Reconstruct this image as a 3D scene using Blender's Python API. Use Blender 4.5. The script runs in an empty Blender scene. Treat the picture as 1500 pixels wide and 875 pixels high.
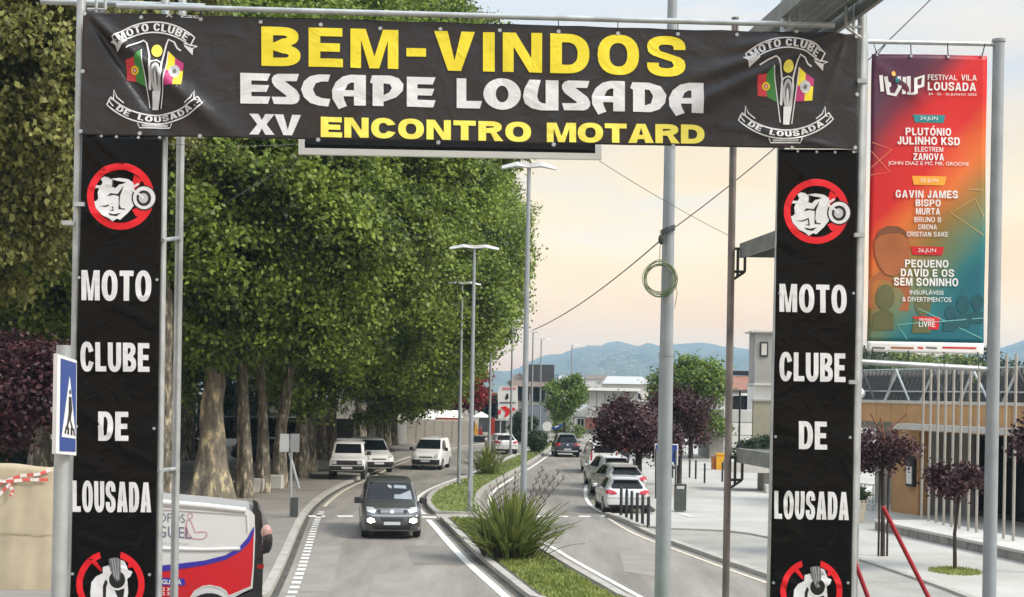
import bpy, bmesh, math, random
import numpy as np
from mathutils import Vector, Matrix
from mathutils.bvhtree import BVHTree
from mathutils.geometry import tessellate_polygon

sc = bpy.context.scene
COL = sc.collection
random.seed(7)
R = math.radians

# ------------------------------------------------------------------ camera
F = 2100.0; CX = 750.0; CY = 575.0; ROLL = R(1.0); CAMZ = 4.5
cam_d = bpy.data.cameras.new("camera"); cam = bpy.data.objects.new("camera", cam_d); COL.objects.link(cam)
cam_d.sensor_width = 36.0; cam_d.lens = 36.0 * F / 1500.0
cam_d.shift_y = (CY - 437.5) / 1500.0
cam_d.clip_start = 0.1; cam_d.clip_end = 20000
cam.matrix_world = Matrix.Translation((0, 0, CAMZ)) @ Matrix.Rotation(R(90), 4, 'X') @ Matrix.Rotation(ROLL, 4, 'Z')
sc.camera = cam

# ------------------------------------------------------------------ light
SUN_EL, SUN_AZ = R(42), R(112)       # azimuth: clockwise from +Y (view direction); the light comes from the right and a little behind
w = bpy.data.worlds.new("World"); sc.world = w; w.use_nodes = True
nt = w.node_tree; nt.nodes.clear()
def nn(tree, t, **k):
    n = tree.nodes.new(t)
    for a, b in k.items(): setattr(n, a, b)
    return n
out = nn(nt, 'ShaderNodeOutputWorld')
tc = nn(nt, 'ShaderNodeTexCoord'); sep = nn(nt, 'ShaderNodeSeparateXYZ')
nt.links.new(tc.outputs['Generated'], sep.inputs[0])
ramp = nn(nt, 'ShaderNodeValToRGB'); cr = ramp.color_ramp
def S(r, g, b, a=1.0):
    f = lambda c: (c/255/12.92) if c/255 <= .04045 else ((c/255+.055)/1.055)**2.4
    return (f(r), f(g), f(b), a)
stops = [(0.0, S(245, 186, 130)), (0.03, S(255, 204, 146)), (0.07, S(255, 212, 160)), (0.12, S(255, 224, 176)), (0.16, S(253, 230, 192)),
         (0.20, S(238, 228, 214)), (0.26, S(216, 221, 226)), (0.45, S(210, 219, 230)), (1.0, S(222, 230, 240))]
cr.elements[0].position, cr.elements[0].color = stops[0]
cr.elements[1].position, cr.elements[1].color = stops[-1]
for p, c in stops[1:-1]:
    e = cr.elements.new(p); e.color = c
# soft cloud bands: the elevation is disturbed by stretched noise
mp = nn(nt, 'ShaderNodeMapping'); mp.inputs['Scale'].default_value = (2.0, 2.0, 9.0)
nz = nn(nt, 'ShaderNodeTexNoise'); nz.inputs['Scale'].default_value = 2.2; nz.inputs['Detail'].default_value = 6
nt.links.new(tc.outputs['Generated'], mp.inputs[0]); nt.links.new(mp.outputs[0], nz.inputs['Vector'])
ma = nn(nt, 'ShaderNodeMath', operation='MULTIPLY_ADD'); ma.inputs[1].default_value = 0.28; ma.inputs[2].default_value = -0.14
nt.links.new(nz.outputs[0], ma.inputs[0])
ad = nn(nt, 'ShaderNodeMath', operation='ADD'); nt.links.new(sep.outputs[2], ad.inputs[0]); nt.links.new(ma.outputs[0], ad.inputs[1])
nt.links.new(ad.outputs[0], ramp.inputs[0])
bg1 = nn(nt, 'ShaderNodeBackground'); bg1.inputs[1].default_value = 0.70
# an overcast sky brightens towards the zenith
zb_ = nn(nt, 'ShaderNodeMath', operation='SUBTRACT', use_clamp=True); zb_.inputs[1].default_value = .22; nt.links.new(sep.outputs[2], zb_.inputs[0])
zm_ = nn(nt, 'ShaderNodeMath', operation='MULTIPLY_ADD'); zm_.inputs[1].default_value = 1.3; zm_.inputs[2].default_value = .76; nt.links.new(zb_.outputs[0], zm_.inputs[0]); # the low evening glow
mr_ = nn(nt, 'ShaderNodeMapRange'); mr_.inputs[1].default_value = 0.0; mr_.inputs[2].default_value = .17; mr_.inputs[3].default_value = .34; mr_.inputs[4].default_value = 0.0
nt.links.new(sep.outputs[2], mr_.inputs[0]); za_ = nn(nt, 'ShaderNodeMath', operation='ADD'); nt.links.new(zm_.outputs[0], za_.inputs[0]); nt.links.new(mr_.outputs[0], za_.inputs[1]); nt.links.new(za_.outputs[0], bg1.inputs[1])
nt.links.new(ramp.outputs[0], bg1.inputs[0])
sky = nn(nt, 'ShaderNodeTexSky', sky_type='NISHITA'); sky.sun_disc = False; sky.sun_elevation = SUN_EL; sky.sun_rotation = SUN_AZ
bg2 = nn(nt, 'ShaderNodeBackground'); bg2.inputs[1].default_value = 0.008
nt.links.new(sky.outputs[0], bg2.inputs[0])
adds = nn(nt, 'ShaderNodeAddShader'); nt.links.new(bg1.outputs[0], adds.inputs[0]); nt.links.new(bg2.outputs[0], adds.inputs[1])
nt.links.new(adds.outputs[0], out.inputs[0])
sd = bpy.data.lights.new("sun", 'SUN'); sd.energy = 3.0; sd.angle = R(16); sd.color = (1.0, 0.93, 0.82)
so = bpy.data.objects.new("sun", sd); COL.objects.link(so)
sdir = Vector((math.sin(SUN_AZ)*math.cos(SUN_EL), math.cos(SUN_AZ)*math.cos(SUN_EL), math.sin(SUN_EL)))
so.rotation_euler = sdir.to_track_quat('Z', 'Y').to_euler(); so.location = (0, 0, 60)
sc.view_settings.view_transform = 'Standard'; sc.view_settings.look = 'None'
sc.view_settings.exposure = 0.5; sc.view_settings.gamma = 1.0
sc.cycles.volume_bounces = 0
sc.cycles.max_bounces = 6; sc.cycles.transparent_max_bounces = 8

# ------------------------------------------------------------------ geometry of the place
def ray(px, py):
    a = (px-CX)/F; b = (CY-py)/F
    return a*math.cos(ROLL)-b*math.sin(ROLL), a*math.sin(ROLL)+b*math.cos(ROLL)     # X/Y, (Z-cam)/Y
def W(px, py, Y):
    u, v = ray(px, py); return Vector((u*Y, Y, CAMZ+v*Y))
def G(px, py, z=0.0):
    u, v = ray(px, py); Y = (z-CAMZ)/v
    return Vector((u*Y, Y, z))
def hill(Y):                                # the road climbs towards the viewer
    return min(2.6, max(0.0, 0.1*(31-Y)))
def scl(Y): return F/Y

# ------------------------------------------------------------------ materials
MATS = {}
def M(name, col, rough=.6, metal=0, var=.12, scale=4.0, bump=0.0, bscale=None, col2=None, spec=.5, coat=0, detail=5, lo=.35, hi=.65):
    if name in MATS: return MATS[name]
    m = bpy.data.materials.new(name); m.use_nodes = True; t = m.node_tree
    b = t.nodes['Principled BSDF']; b.inputs['Roughness'].default_value = rough; b.inputs['Metallic'].default_value = metal
    b.inputs['Specular IOR Level'].default_value = spec; b.inputs['Coat Weight'].default_value = coat
    c = tuple(col[:3])
    if var or col2:
        g = nn(t, 'ShaderNodeTexCoord')
        n = nn(t, 'ShaderNodeTexNoise'); n.inputs['Scale'].default_value = scale; n.inputs['Detail'].default_value = detail
        n.inputs['Roughness'].default_value = .6
        t.links.new(g.outputs['Object'], n.inputs['Vector'])
        r = nn(t, 'ShaderNodeValToRGB'); e = r.color_ramp.elements; e[0].position = lo; e[1].position = hi
        e[0].color = (*[max(0, x*(1-var)) for x in c], 1)
        e[1].color = (*(col2[:3] if col2 else [min(1, x*(1+var)) for x in c]), 1)
        t.links.new(n.outputs[0], r.inputs[0]); t.links.new(r.outputs[0], b.inputs['Base Color'])
        if bump:
            n2 = nn(t, 'ShaderNodeTexNoise'); n2.inputs['Scale'].default_value = bscale or scale*6; n2.inputs['Detail'].default_value = 4
            t.links.new(g.outputs['Object'], n2.inputs['Vector'])
            bp = nn(t, 'ShaderNodeBump'); bp.inputs['Strength'].default_value = min(1, bump*4); bp.inputs['Distance'].default_value = bump
            t.links.new(n2.outputs[0], bp.inputs['Height']); t.links.new(bp.outputs[0], b.inputs['Normal'])
    else:
        b.inputs['Base Color'].default_value = (*c, 1)
    MATS[name] = m; return m
def glow(name, col, strength):
    m = bpy.data.materials.new(name); m.use_nodes = True; b = m.node_tree.nodes['Principled BSDF']
    b.inputs['Base Color'].default_value = (*col[:3], 1); b.inputs['Emission Color'].default_value = (*col[:3], 1)
    b.inputs['Emission Strength'].default_value = strength; MATS[name] = m; return m
def leafmat(name, dark, light, trans=.3, patch=.35):
    m = bpy.data.materials.new(name); m.use_nodes = True; t = m.node_tree; t.nodes.clear()
    o = nn(t, 'ShaderNodeOutputMaterial'); g = nn(t, 'ShaderNodeNewGeometry'); tcn = nn(t, 'ShaderNodeTexCoord')
    n = nn(t, 'ShaderNodeTexNoise'); n.inputs['Scale'].default_value = patch; n.inputs['Detail'].default_value = 3
    t.links.new(tcn.outputs['Object'], n.inputs['Vector'])
    mx = nn(t, 'ShaderNodeMath', operation='MULTIPLY_ADD'); mx.inputs[1].default_value = .55
    t.links.new(g.outputs['Random Per Island'], mx.inputs[0])
    m2 = nn(t, 'ShaderNodeMath', operation='MULTIPLY_ADD'); m2.inputs[1].default_value = 1.5; m2.inputs[2].default_value = -.52
    t.links.new(n.outputs[0], m2.inputs[0]); t.links.new(m2.outputs[0], mx.inputs[2])
    r = nn(t, 'ShaderNodeValToRGB'); e = r.color_ramp.elements; e[0].position = 0.05; e[1].position = .85
    e[0].color = (*dark[:3], 1); e[1].color = (*light[:3], 1); t.links.new(mx.outputs[0], r.inputs[0])
    p = nn(t, 'ShaderNodeBsdfPrincipled'); p.inputs['Roughness'].default_value = .5; p.inputs['Specular IOR Level'].default_value = .35
    tr = nn(t, 'ShaderNodeBsdfTranslucent'); ms = nn(t, 'ShaderNodeMixShader'); ms.inputs[0].default_value = trans
    t.links.new(r.outputs[0], p.inputs['Base Color']); t.links.new(r.outputs[0], tr.inputs[0])
    t.links.new(p.outputs[0], ms.inputs[1]); t.links.new(tr.outputs[0], ms.inputs[2]); t.links.new(ms.outputs[0], o.inputs[0])
    MATS[name] = m; return m

galv = M('galvanised_steel', (.42, .45, .46), .42, .55, .18, 3, bump=.002, bscale=20)
greypaint = M('grey_pole_paint', (.30, .335, .35), .45, .1, .08, 2)
brownsteel = M('weathered_steel', (.19, .165, .16), .5, .4, .25, 3)
darkmetal = M('dark_metal', (.025, .027, .03), .45, .3, .2, 6)
white_p = M('white_paint', (.78, .78, .76), .35, 0, .03, 3)
rubber = M('tyre_rubber', (.018, .018, .018), .85, 0, .2, 8)
glass = M('dark_window_glass', (.010, .012, .014), .12, 0, 0, spec=.16)
blackplastic = M('black_plastic', (.02, .02, .021), .55, 0, .15, 10)

# ------------------------------------------------------------------ object helpers
def tag(o, label=None, cat=None, group=None, kind=None):
    if label: o['label'] = label
    if cat: o['category'] = cat
    if group: o['group'] = group
    if kind: o['kind'] = kind
    return o
def thing(name, label, cat, loc=(0, 0, 0), rz=0, group=None):
    o = bpy.data.objects.new(name, None); COL.objects.link(o); o.empty_display_size = .3
    o.location = loc; o.rotation_euler = (0, 0, rz); tag(o, label, cat, group); return o
def link_mesh(name, me, mat, parent=None, smooth=False):
    o = bpy.data.objects.new(name, me); COL.objects.link(o)
    if mat is not None:
        for mm in (mat if isinstance(mat, (list, tuple)) else [mat]): me.materials.append(mm)
    if smooth: me.polygons.foreach_set('use_smooth', [True]*len(me.polygons))
    if parent: o.parent = parent
    return o
class MB:
    def __init__(s): s.v = []; s.f = []
    def add(s, vs, fs):
        k = len(s.v); s.v += [tuple(x) for x in vs]; s.f += [tuple(i+k for i in q) for q in fs]; return s
    def box(s, c, d, rz=0, rx=0, ry=0, M3=None):
        m = M3 or (Matrix.Rotation(rz, 3, 'Z') @ Matrix.Rotation(ry, 3, 'Y') @ Matrix.Rotation(rx, 3, 'X'))
        c = Vector(c); h = Vector(d)/2
        vs = [c + m @ Vector((x*h.x, y*h.y, z*h.z)) for x in (-1, 1) for y in (-1, 1) for z in (-1, 1)]
        return s.add(vs, [(0, 1, 3, 2), (4, 6, 7, 5), (0, 4, 5, 1), (2, 3, 7, 6), (0, 2, 6, 4), (1, 5, 7, 3)])
    def tube(s, pts, rad, n=8, caps=True):
        pts = [Vector(p) for p in pts]; L = len(pts)
        rad = rad if isinstance(rad, (list, tuple)) else [rad]*L
        vs = []; fs = []; pu = None
        for i, p in enumerate(pts):
            t = (pts[min(i+1, L-1)]-pts[max(i-1, 0)]).normalized()
            if pu is None: pu = t.orthogonal().normalized()
            pu = (pu - t*pu.dot(t)).normalized(); q = t.cross(pu)
            for k in range(n):
                a = 2*math.pi*k/n; vs.append(p+(pu*math.cos(a)+q*math.sin(a))*rad[i])
        for i in range(L-1):
            for k in range(n): fs.append((i*n+k, i*n+(k+1) % n, (i+1)*n+(k+1) % n, (i+1)*n+k))
        if caps: fs.append(tuple(range(n))[::-1]); fs.append(tuple((L-1)*n+k for k in range(n)))
        return s.add(vs, fs)
    def prism(s, poly, vec):
        """poly: list of 3D points (planar), extruded by vec"""
        n = len(poly); vec = Vector(vec); a = [Vector(p) for p in poly]; vs = a+[p+vec for p in a]
        fs = [tuple(range(n))[::-1], tuple(range(n, 2*n))]+[(i, (i+1) % n, n+(i+1) % n, n+i) for i in range(n)]
        return s.add(vs, fs)
    def ell(s, c, r, nu=12, nv=8, M3=None):
        c = Vector(c); vs = []; fs = []
        for j in range(nv+1):
            th = math.pi*j/nv
            for i in range(nu):
                a = 2*math.pi*i/nu; p = Vector((r[0]*math.sin(th)*math.cos(a), r[1]*math.sin(th)*math.sin(a), r[2]*math.cos(th)))
                vs.append(c+(M3 @ p if M3 else p))
        for j in range(nv):
            for i in range(nu): fs.append((j*nu+i, (j+1)*nu+i, (j+1)*nu+(i+1) % nu, j*nu+(i+1) % nu))
        return s.add(vs, fs)
    def build(s, name, mat, parent=None, smooth=False, local=False, kind=None):
        off = Vector((0, 0, 0))
        if parent is not None and not local: off = absloc(parent)
        me = bpy.data.meshes.new(name); me.from_pydata([tuple(Vector(p)-off) for p in s.v], [], s.f); me.validate(); me.update()
        bm = bmesh.new(); bm.from_mesh(me); bmesh.ops.recalc_face_normals(bm, faces=bm.faces); bm.to_mesh(me); bm.free()
        o = link_mesh(name, me, mat, parent, False)
        if smooth:
            me.polygons.foreach_set('use_smooth', [True]*len(me.polygons))
            try: me.set_sharp_from_angle(angle=R(42))
            except Exception: pass
        if kind: o['kind'] = kind
        return o
def absloc(o):
    v = Vector((0, 0, 0))
    while o is not None: v += o.location; o = o.parent
    return v
def copy_tree(o, parent=None):
    c = o.copy(); COL.objects.link(c)
    if parent is not None: c.parent = parent
    for ch in list(o.children): copy_tree(ch, c)
    return c

# ------------------------------------------------------------------ flat print on planes
DG = None
def curve_tris(kind, data, offset=0.0, space=1.0):
    """returns (verts2d, faces, bbox) of a filled text or of filled outlines"""
    if kind == 'text':
        cu = bpy.data.curves.new('tmp', 'FONT'); cu.body = data; cu.offset = offset; cu.space_character = space; cu.resolution_u = 5
    else:
        cu = bpy.data.curves.new('tmp', 'CURVE'); cu.dimensions = '2D'; cu.fill_mode = 'BOTH'
        for poly in data:
            sp = cu.splines.new('POLY'); sp.points.add(len(poly)-1)
            for i, p in enumerate(poly): sp.points[i].co = (p[0], p[1], 0, 1)
            sp.use_cyclic_u = True
    o = bpy.data.objects.new('tmp', cu); COL.objects.link(o)
    dg = bpy.context.evaluated_depsgraph_get()
    me = bpy.data.meshes.new_from_object(o.evaluated_get(dg))
    vs = [(v.co.x, v.co.y) for v in me.vertices]; fs = [tuple(p.vertices) for p in me.polygons]
    bpy.data.objects.remove(o); bpy.data.meshes.remove(me); bpy.data.curves.remove(cu)
    return vs, fs
def fitbox(vs):
    xs = [v[0] for v in vs]; ys = [v[1] for v in vs]
    x0, x1, y0, y1 = min(xs), max(xs), min(ys), max(ys)
    return [((v[0]-x0)/(x1-x0), (v[1]-y0)/(y1-y0)) for v in vs]
class Plane:
    """a sheet hanging in the place: three measured points, optional folds along its normal"""
    def __init__(s, a, b, c, folds=None):
        s.o = W(*a); p = W(*b); q = W(*c)
        s.ex = (p-s.o).normalized(); n = s.ex.cross(q-s.o).normalized()
        if n.dot(Vector((0, 0, CAMZ))-s.o) < 0: n = -n
        s.n = n; s.ez = n.cross(s.ex).normalized()
        if s.ez.z < 0: s.ez = -s.ez
        s.folds = folds
    def uv(s, px, py):
        u, v = ray(px, py); d = Vector((u, 1, v)); c = Vector((0, 0, CAMZ))
        t = (s.o-c).dot(s.n)/d.dot(s.n); p = c+d*t-s.o
        return p.dot(s.ex), p.dot(s.ez)
    def at(s, u, v, off=0.0):
        d = s.folds(u, v) if s.folds else 0.0
        return s.o+s.ex*u+s.ez*v+s.n*(d+off)
    def P(s, px, py, off=0.0): return s.at(*s.uv(px, py), off)
def decal(name, plane, vs_px, fs, off, mat, parent, cut=0.0):
    """vs_px in photo-measured coordinates of the sheet; each vertex follows the folds"""
    uv = [plane.uv(*p) for p in vs_px]
    bm = bmesh.new(); bv = [bm.verts.new((a, b, 0)) for a, b in uv]
    for f in fs:
        try: bm.faces.new([bv[i] for i in f])
        except ValueError: pass
    if cut:
        us = [a for a, b in uv]; ws = [b for a, b in uv]
        for ax, lo, hi in ((0, min(us), max(us)), (1, min(ws), max(ws))):
            k = math.floor(lo/cut)+1
            while k*cut < hi:
                co = (k*cut, 0, 0) if ax == 0 else (0, k*cut, 0); no = (1, 0, 0) if ax == 0 else (0, 1, 0)
                bmesh.ops.bisect_plane(bm, geom=list(bm.verts)+list(bm.edges)+list(bm.faces), plane_co=co, plane_no=no); k += 1
    base = absloc(parent)
    for v in bm.verts: v.co = plane.at(v.co.x, v.co.y, off)-base
    for f in bm.faces:
        f.normal_update()
        if f.normal.dot(plane.n) < 0: f.normal_flip()
    me = bpy.data.meshes.new(name); bm.to_mesh(me); bm.free()
    return link_mesh(name, me, mat, parent, True)
def text(name, plane, body, quad, off, mat, parent, offset=.02, space=1.0, cut=0.0, warp=None, shear=0):
    """quad: (x0,y0top,x1,y1top, y0bot, y1bot) photo px of the printed word"""
    vs, fs = curve_tris('text', body, offset, space); vs = fitbox(vs)
    if warp: pv = [warp(a, b) for a, b in vs]
    else:
        x0, yt0, x1, yt1, yb0, yb1 = quad
        pv = [(x0+(x1-x0)*a, (yb0+(yb1-yb0)*a)*(1-b)+(yt0+(yt1-yt0)*a)*b) for a, b in vs]
    return decal(name, plane, pv, fs, off, mat, parent, cut)
def shape(name, plane, polys, off, mat, parent, cut=0.0):
    vs, fs = curve_tris('poly', polys); return decal(name, plane, vs, fs, off, mat, parent, cut)
def ribbon(pts, wd, closed=False):
    """outline polygon(s) of a stroke of width wd along pts"""
    n = len(pts); L = []; Rr = []
    for i, p in enumerate(pts):
        if closed: a, b = pts[i-1], pts[(i+1) % n]
        else: a, b = pts[max(i-1, 0)], pts[min(i+1, n-1)]
        dx, dy = b[0]-a[0], b[1]-a[1]; l = math.hypot(dx, dy) or 1; nx, ny = -dy/l*wd/2, dx/l*wd/2
        L.append((p[0]+nx, p[1]+ny)); Rr.append((p[0]-nx, p[1]-ny))
    return [L, Rr] if closed else [L+Rr[::-1]]
def arc(cx, cy, rx, ry, a0, a1, n=16):
    return [(cx+rx*math.cos(R(a0+(a1-a0)*i/n)), cy-ry*math.sin(R(a0+(a1-a0)*i/n))) for i in range(n+1)]

# ------------------------------------------------------------------ haze
hz = MB().box((0, 1850, 76), (6400, 4000, 158)).build('haze', None)
hm = bpy.data.materials.new('haze_air'); hm.use_nodes = True; ht = hm.node_tree; ht.nodes.clear()
ho = nn(ht, 'ShaderNodeOutputMaterial'); hp = nn(ht, 'ShaderNodeVolumePrincipled')
hp.inputs['Color'].default_value = (.48, .76, 1.0, 1); hp.inputs['Density'].default_value = 0.00025; hp.inputs['Anisotropy'].default_value = 0
ht.links.new(hp.outputs[0], ho.inputs['Volume']); hz.data.materials.append(hm); tag(hz, kind='stuff')
# ================================================================== GROUND
def sheet(name, pts, z, mat, bends=(5.0, 31.0), kind='structure', parent=None):
    bm = bmesh.new(); tri = tessellate_polygon([[Vector((p[0], p[1], 0)) for p in pts]])
    bv = [bm.verts.new((p[0], p[1], 0)) for p in pts]
    for t in tri:
        try: bm.faces.new([bv[i] for i in t])
        except ValueError: pass
    for b in bends:
        bmesh.ops.bisect_plane(bm, geom=list(bm.verts)+list(bm.edges)+list(bm.faces), plane_co=(0, b, 0), plane_no=(0, 1, 0))
    for v in bm.verts: v.co.z = hill(v.co.y)+z
    for f in bm.faces:
        f.normal_update()
        if f.normal.z < 0: f.normal_flip()
    me = bpy.data.meshes.new(name); bm.to_mesh(me); bm.free()
    o = link_mesh(name, me, mat, parent)
    if kind: o['kind'] = kind
    return o
def GL(pxs, z=0.0): return [tuple(G(a, b, z)[:2]) for a, b in pxs]
def smooth(pts, n=3):
    for _ in range(n):
        q = [pts[0]]
        for a, b in zip(pts, pts[1:]):
            q += [(a[0]*.75+b[0]*.25, a[1]*.75+b[1]*.25), (a[0]*.25+b[0]*.75, a[1]*.25+b[1]*.75)]
        pts = q+[pts[-1]]
    return pts
def offs(pts, d):
    """shift a plan polyline sideways (left of travel is positive)"""
    o = []
    for i, p in enumerate(pts):
        a, b = pts[max(i-1, 0)], pts[min(i+1, len(pts)-1)]; dx, dy = b[0]-a[0], b[1]-a[1]; l = math.hypot(dx, dy) or 1
        o.append((p[0]-dy/l*d, p[1]+dx/l*d))
    return o
def kerb(name, pts, w=.22, h=.13, mat=None, side=1, step=1.0):
    """stones of about a metre with open joints, following a plan line"""
    ds = [0]
    for a, b in zip(pts, pts[1:]): ds.append(ds[-1]+math.hypot(b[0]-a[0], b[1]-a[1]))
    xs = [p[0] for p in pts]; ys = [p[1] for p in pts]; n = max(1, int(ds[-1]/step)); m = MB()
    at = lambda t: (float(np.interp(t, ds, xs)), float(np.interp(t, ds, ys)))
    for i in range(n):
        t0, t1 = ds[-1]*i/n+.012, ds[-1]*(i+1)/n-.012
        a, b = at(t0), at(t1); dx, dy = b[0]-a[0], b[1]-a[1]; l = math.hypot(dx, dy) or 1; nx, ny = -dy/l*w*side, dx/l*w*side
        hh = h+random.uniform(-.006, .006)
        q = [(a[0], a[1]), (b[0], b[1]), (b[0]+nx, b[1]+ny), (a[0]+nx, a[1]+ny)]
        vs = [(x, y, hill(y)-.05) for x, y in q]+[(x, y, hill(y)+hh) for x, y in q]
        m.add(vs, [(4, 5, 6, 7), (0, 1, 5, 4), (1, 2, 6, 5), (2, 3, 7, 6), (3, 0, 4, 7)])
    o = m.build(name, mat); o['kind'] = 'structure'; return o
def strip(name, pts, w, z, mat, dash=None, kind='structure'):
    """painted line; dash=(on, off)"""
    ds = [0]
    for a, b in zip(pts, pts[1:]): ds.append(ds[-1]+math.hypot(b[0]-a[0], b[1]-a[1]))
    xs = [p[0] for p in pts]; ys = [p[1] for p in pts]; at = lambda t: (float(np.interp(t, ds, xs)), float(np.interp(t, ds, ys)))
    segs = []; t = 0
    if dash:
        while t < ds[-1]: segs.append((t, min(t+dash[0], ds[-1]))); t += sum(dash)
    else: segs = [(0, ds[-1])]
    m = MB()
    for t0, t1 in segs:
        k = max(1, int((t1-t0)/.7)); prev = None
        for i in range(k+1):
            a = at(t0+(t1-t0)*i/k); b0 = at(max(0, t0+(t1-t0)*i/k-.2)); b1 = at(min(ds[-1], t0+(t1-t0)*i/k+.2))
            dx, dy = b1[0]-b0[0], b1[1]-b0[1]; l = math.hypot(dx, dy) or 1; nx, ny = -dy/l*w/2, dx/l*w/2
            cur = [(a[0]+nx, a[1]+ny, hill(a[1])+z), (a[0]-nx, a[1]-ny, hill(a[1])+z)]
            if prev: m.add(prev+cur, [(0, 1, 3, 2)])
            prev = cur
    o = m.build(name, mat); o['kind'] = kind; return o

def groundmat(name, c1, c2, big, c3, fine=30, rough=.9, bump=.004, cracks=0, stretch=None):
    m = bpy.data.materials.new(name); m.use_nodes = True; t = m.node_tree; b = t.nodes['Principled BSDF']
    b.inputs['Roughness'].default_value = rough
    g = nn(t, 'ShaderNodeTexCoord'); src = g.outputs['Object']
    if stretch:
        mpn = nn(t, 'ShaderNodeMapping'); mpn.inputs['Scale'].default_value = stretch; t.links.new(src, mpn.inputs[0]); src2 = mpn.outputs[0]
    else: src2 = src
    n1 = nn(t, 'ShaderNodeTexNoise'); n1.inputs['Scale'].default_value = big; n1.inputs['Detail'].default_value = 6; n1.inputs['Roughness'].default_value = .65
    t.links.new(src2, n1.inputs['Vector'])
    r = nn(t, 'ShaderNodeValToRGB'); e = r.color_ramp.elements; e[0].position = .32; e[1].position = .68
    e[0].color = (*c1, 1); e[1].color = (*c2, 1); t.links.new(n1.outputs[0], r.inputs[0])
    n2 = nn(t, 'ShaderNodeTexNoise'); n2.inputs['Scale'].default_value = fine; n2.inputs['Detail'].default_value = 4
    t.links.new(src, n2.inputs['Vector'])
    mx = nn(t, 'ShaderNodeMix', data_type='RGBA'); mx.inputs[7].default_value = (*c3, 1)
    rr = nn(t, 'ShaderNodeValToRGB'); rr.color_ramp.elements[0].position = .55; rr.color_ramp.elements[1].position = .75
    rr.color_ramp.elements[1].color = (.6, .6, .6, 1)
    t.links.new(n2.outputs[0], rr.inputs[0]); t.links.new(rr.outputs[0], mx.inputs[0]); t.links.new(r.outputs[0], mx.inputs[6])
    last = mx.outputs[2]
    if cracks:
        v = nn(t, 'ShaderNodeTexVoronoi', feature='DISTANCE_TO_EDGE'); v.inputs['Scale'].default_value = cracks
        dn = nn(t, 'ShaderNodeMix', data_type='VECTOR'); dn.inputs[0].default_value = .12
        t.links.new(src, dn.inputs[4]); t.links.new(n1.outputs['Color'], dn.inputs[5]); t.links.new(dn.outputs[1], v.inputs['Vector'])
        r3 = nn(t, 'ShaderNodeValToRGB'); r3.color_ramp.elements[0].color = (.5, .5, .5, 1); r3.color_ramp.elements[1].position = .012
        t.links.new(v.outputs[0], r3.inputs[0])
        mm = nn(t, 'ShaderNodeMix', data_type='RGBA', blend_type='MULTIPLY'); mm.inputs[0].default_value = .6
        t.links.new(last, mm.inputs[6]); t.links.new(r3.outputs[0], mm.inputs[7]); last = mm.outputs[2]
    t.links.new(last, b.inputs['Base Color'])
    bp = nn(t, 'ShaderNodeBump'); bp.inputs['Distance'].default_value = bump; bp.inputs['Strength'].default_value = .6
    t.links.new(n2.outputs[0], bp.inputs['Height']); t.links.new(bp.outputs[0], b.inputs['Normal'])
    MATS[name] = m; return m
asphalt = groundmat('worn_asphalt', (.150, .138, .120), (.290, .266, .232), .34, (.11, .102, .088), 12, .85, stretch=(2.4, .30, 1), bump=.008)
plaza_m = groundmat('pale_concrete_paving', (.32, .312, .285), (.46, .448, .415), .22, (.27, .26, .235), 7, .85)
gravel_m = groundmat('compacted_gravel', (.23, .222, .20), (.34, .328, .30), .5, (.17, .16, .145), 11, .95)
walk_m = groundmat('brown_tree_pavement', (.17, .155, .135), (.26, .24, .21), .3, (.14, .125, .10), 10, .95)
earth_m = groundmat('dry_earth', (.16, .14, .10), (.22, .20, .15), .05, (.10, .12, .05), 2, .95)
kerb_m = groundmat('kerb_concrete', (.30, .285, .25), (.42, .40, .365), 1.5, (.24, .22, .19), 30, .9)
grass_base = groundmat('lawn_soil', (.10, .145, .035), (.19, .22, .065), .8, (.24, .22, .10), 9, .95)
paint = groundmat('worn_road_paint', (.55, .55, .51), (.78, .77, .73), 3, (.40, .38, .35), 16, .8)
paint_y = M('pale_worn_paint', (.56, .50, .40), .8, 0, .2, 6)

X6 = 6000
sheet('ground', [(-X6, -60), (X6, -60), (X6, 8000), (-X6, 8000)], -.03, earth_m)
# line work measured in the photograph, taken down to the plan
L_left = smooth(GL([(385, 895), (415, 835), (437, 780), (450, 752), (474, 729), (501, 713), (530, 702), (560, 686), (600, 671), (650, 660), (720, 650), (790, 641)]), 2)
L_med_l1 = smooth(GL([(790, 893), (760, 868), (728, 842), (700, 818), (672, 790), (655, 772), (645, 762)]), 2)
L_med_l2 = smooth(GL([(637, 754), (628, 747), (622, 736), (630, 724), (650, 713), (690, 698), (720, 686), (750, 671), (780, 659), (812, 645)]), 2)
L_med_r1 = smooth(GL([(935, 888), (900, 868), (860, 845), (820, 822), (790, 802), (755, 782), (725, 768), (716, 764)]), 2)
L_med_r2 = smooth(GL([(708, 756), (703, 747), (701, 735), (706, 722), (725, 709), (748, 696), (773, 682), (800, 664), (816, 650)]), 2)
L_right = smooth(GL([(1300, 905), (1200, 874), (1130, 850), (1080, 833), (1020, 811), (953, 787), (924, 772), (905, 760)]), 2)
L_bay = smooth(GL([(905, 760), (893, 757), (872, 749), (857, 737), (853, 722), (858, 705), (868, 688), (880, 668), (886, 652), (888, 641)]), 2)
near_l = [(L_left[0][0]+.2, 5), (L_left[0][0], -40)]
road = [(-5.6, -40), (-5.6, 5)] + L_left + GL([(812, 637), (900, 637)]) + L_bay[::-1] + L_right[::-1] + [(L_right[0][0]+4, 5), (L_right[0][0]+4, -40)]
# far side street towards the retaining wall, kept below the main sheet
sheet('far_road', GL([(500, 700), (470, 672), (475, 652), (600, 648), (690, 648), (800, 637), (800, 660), (600, 690)]), .002, asphalt)
sheet('road', road, .006, asphalt)
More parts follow.
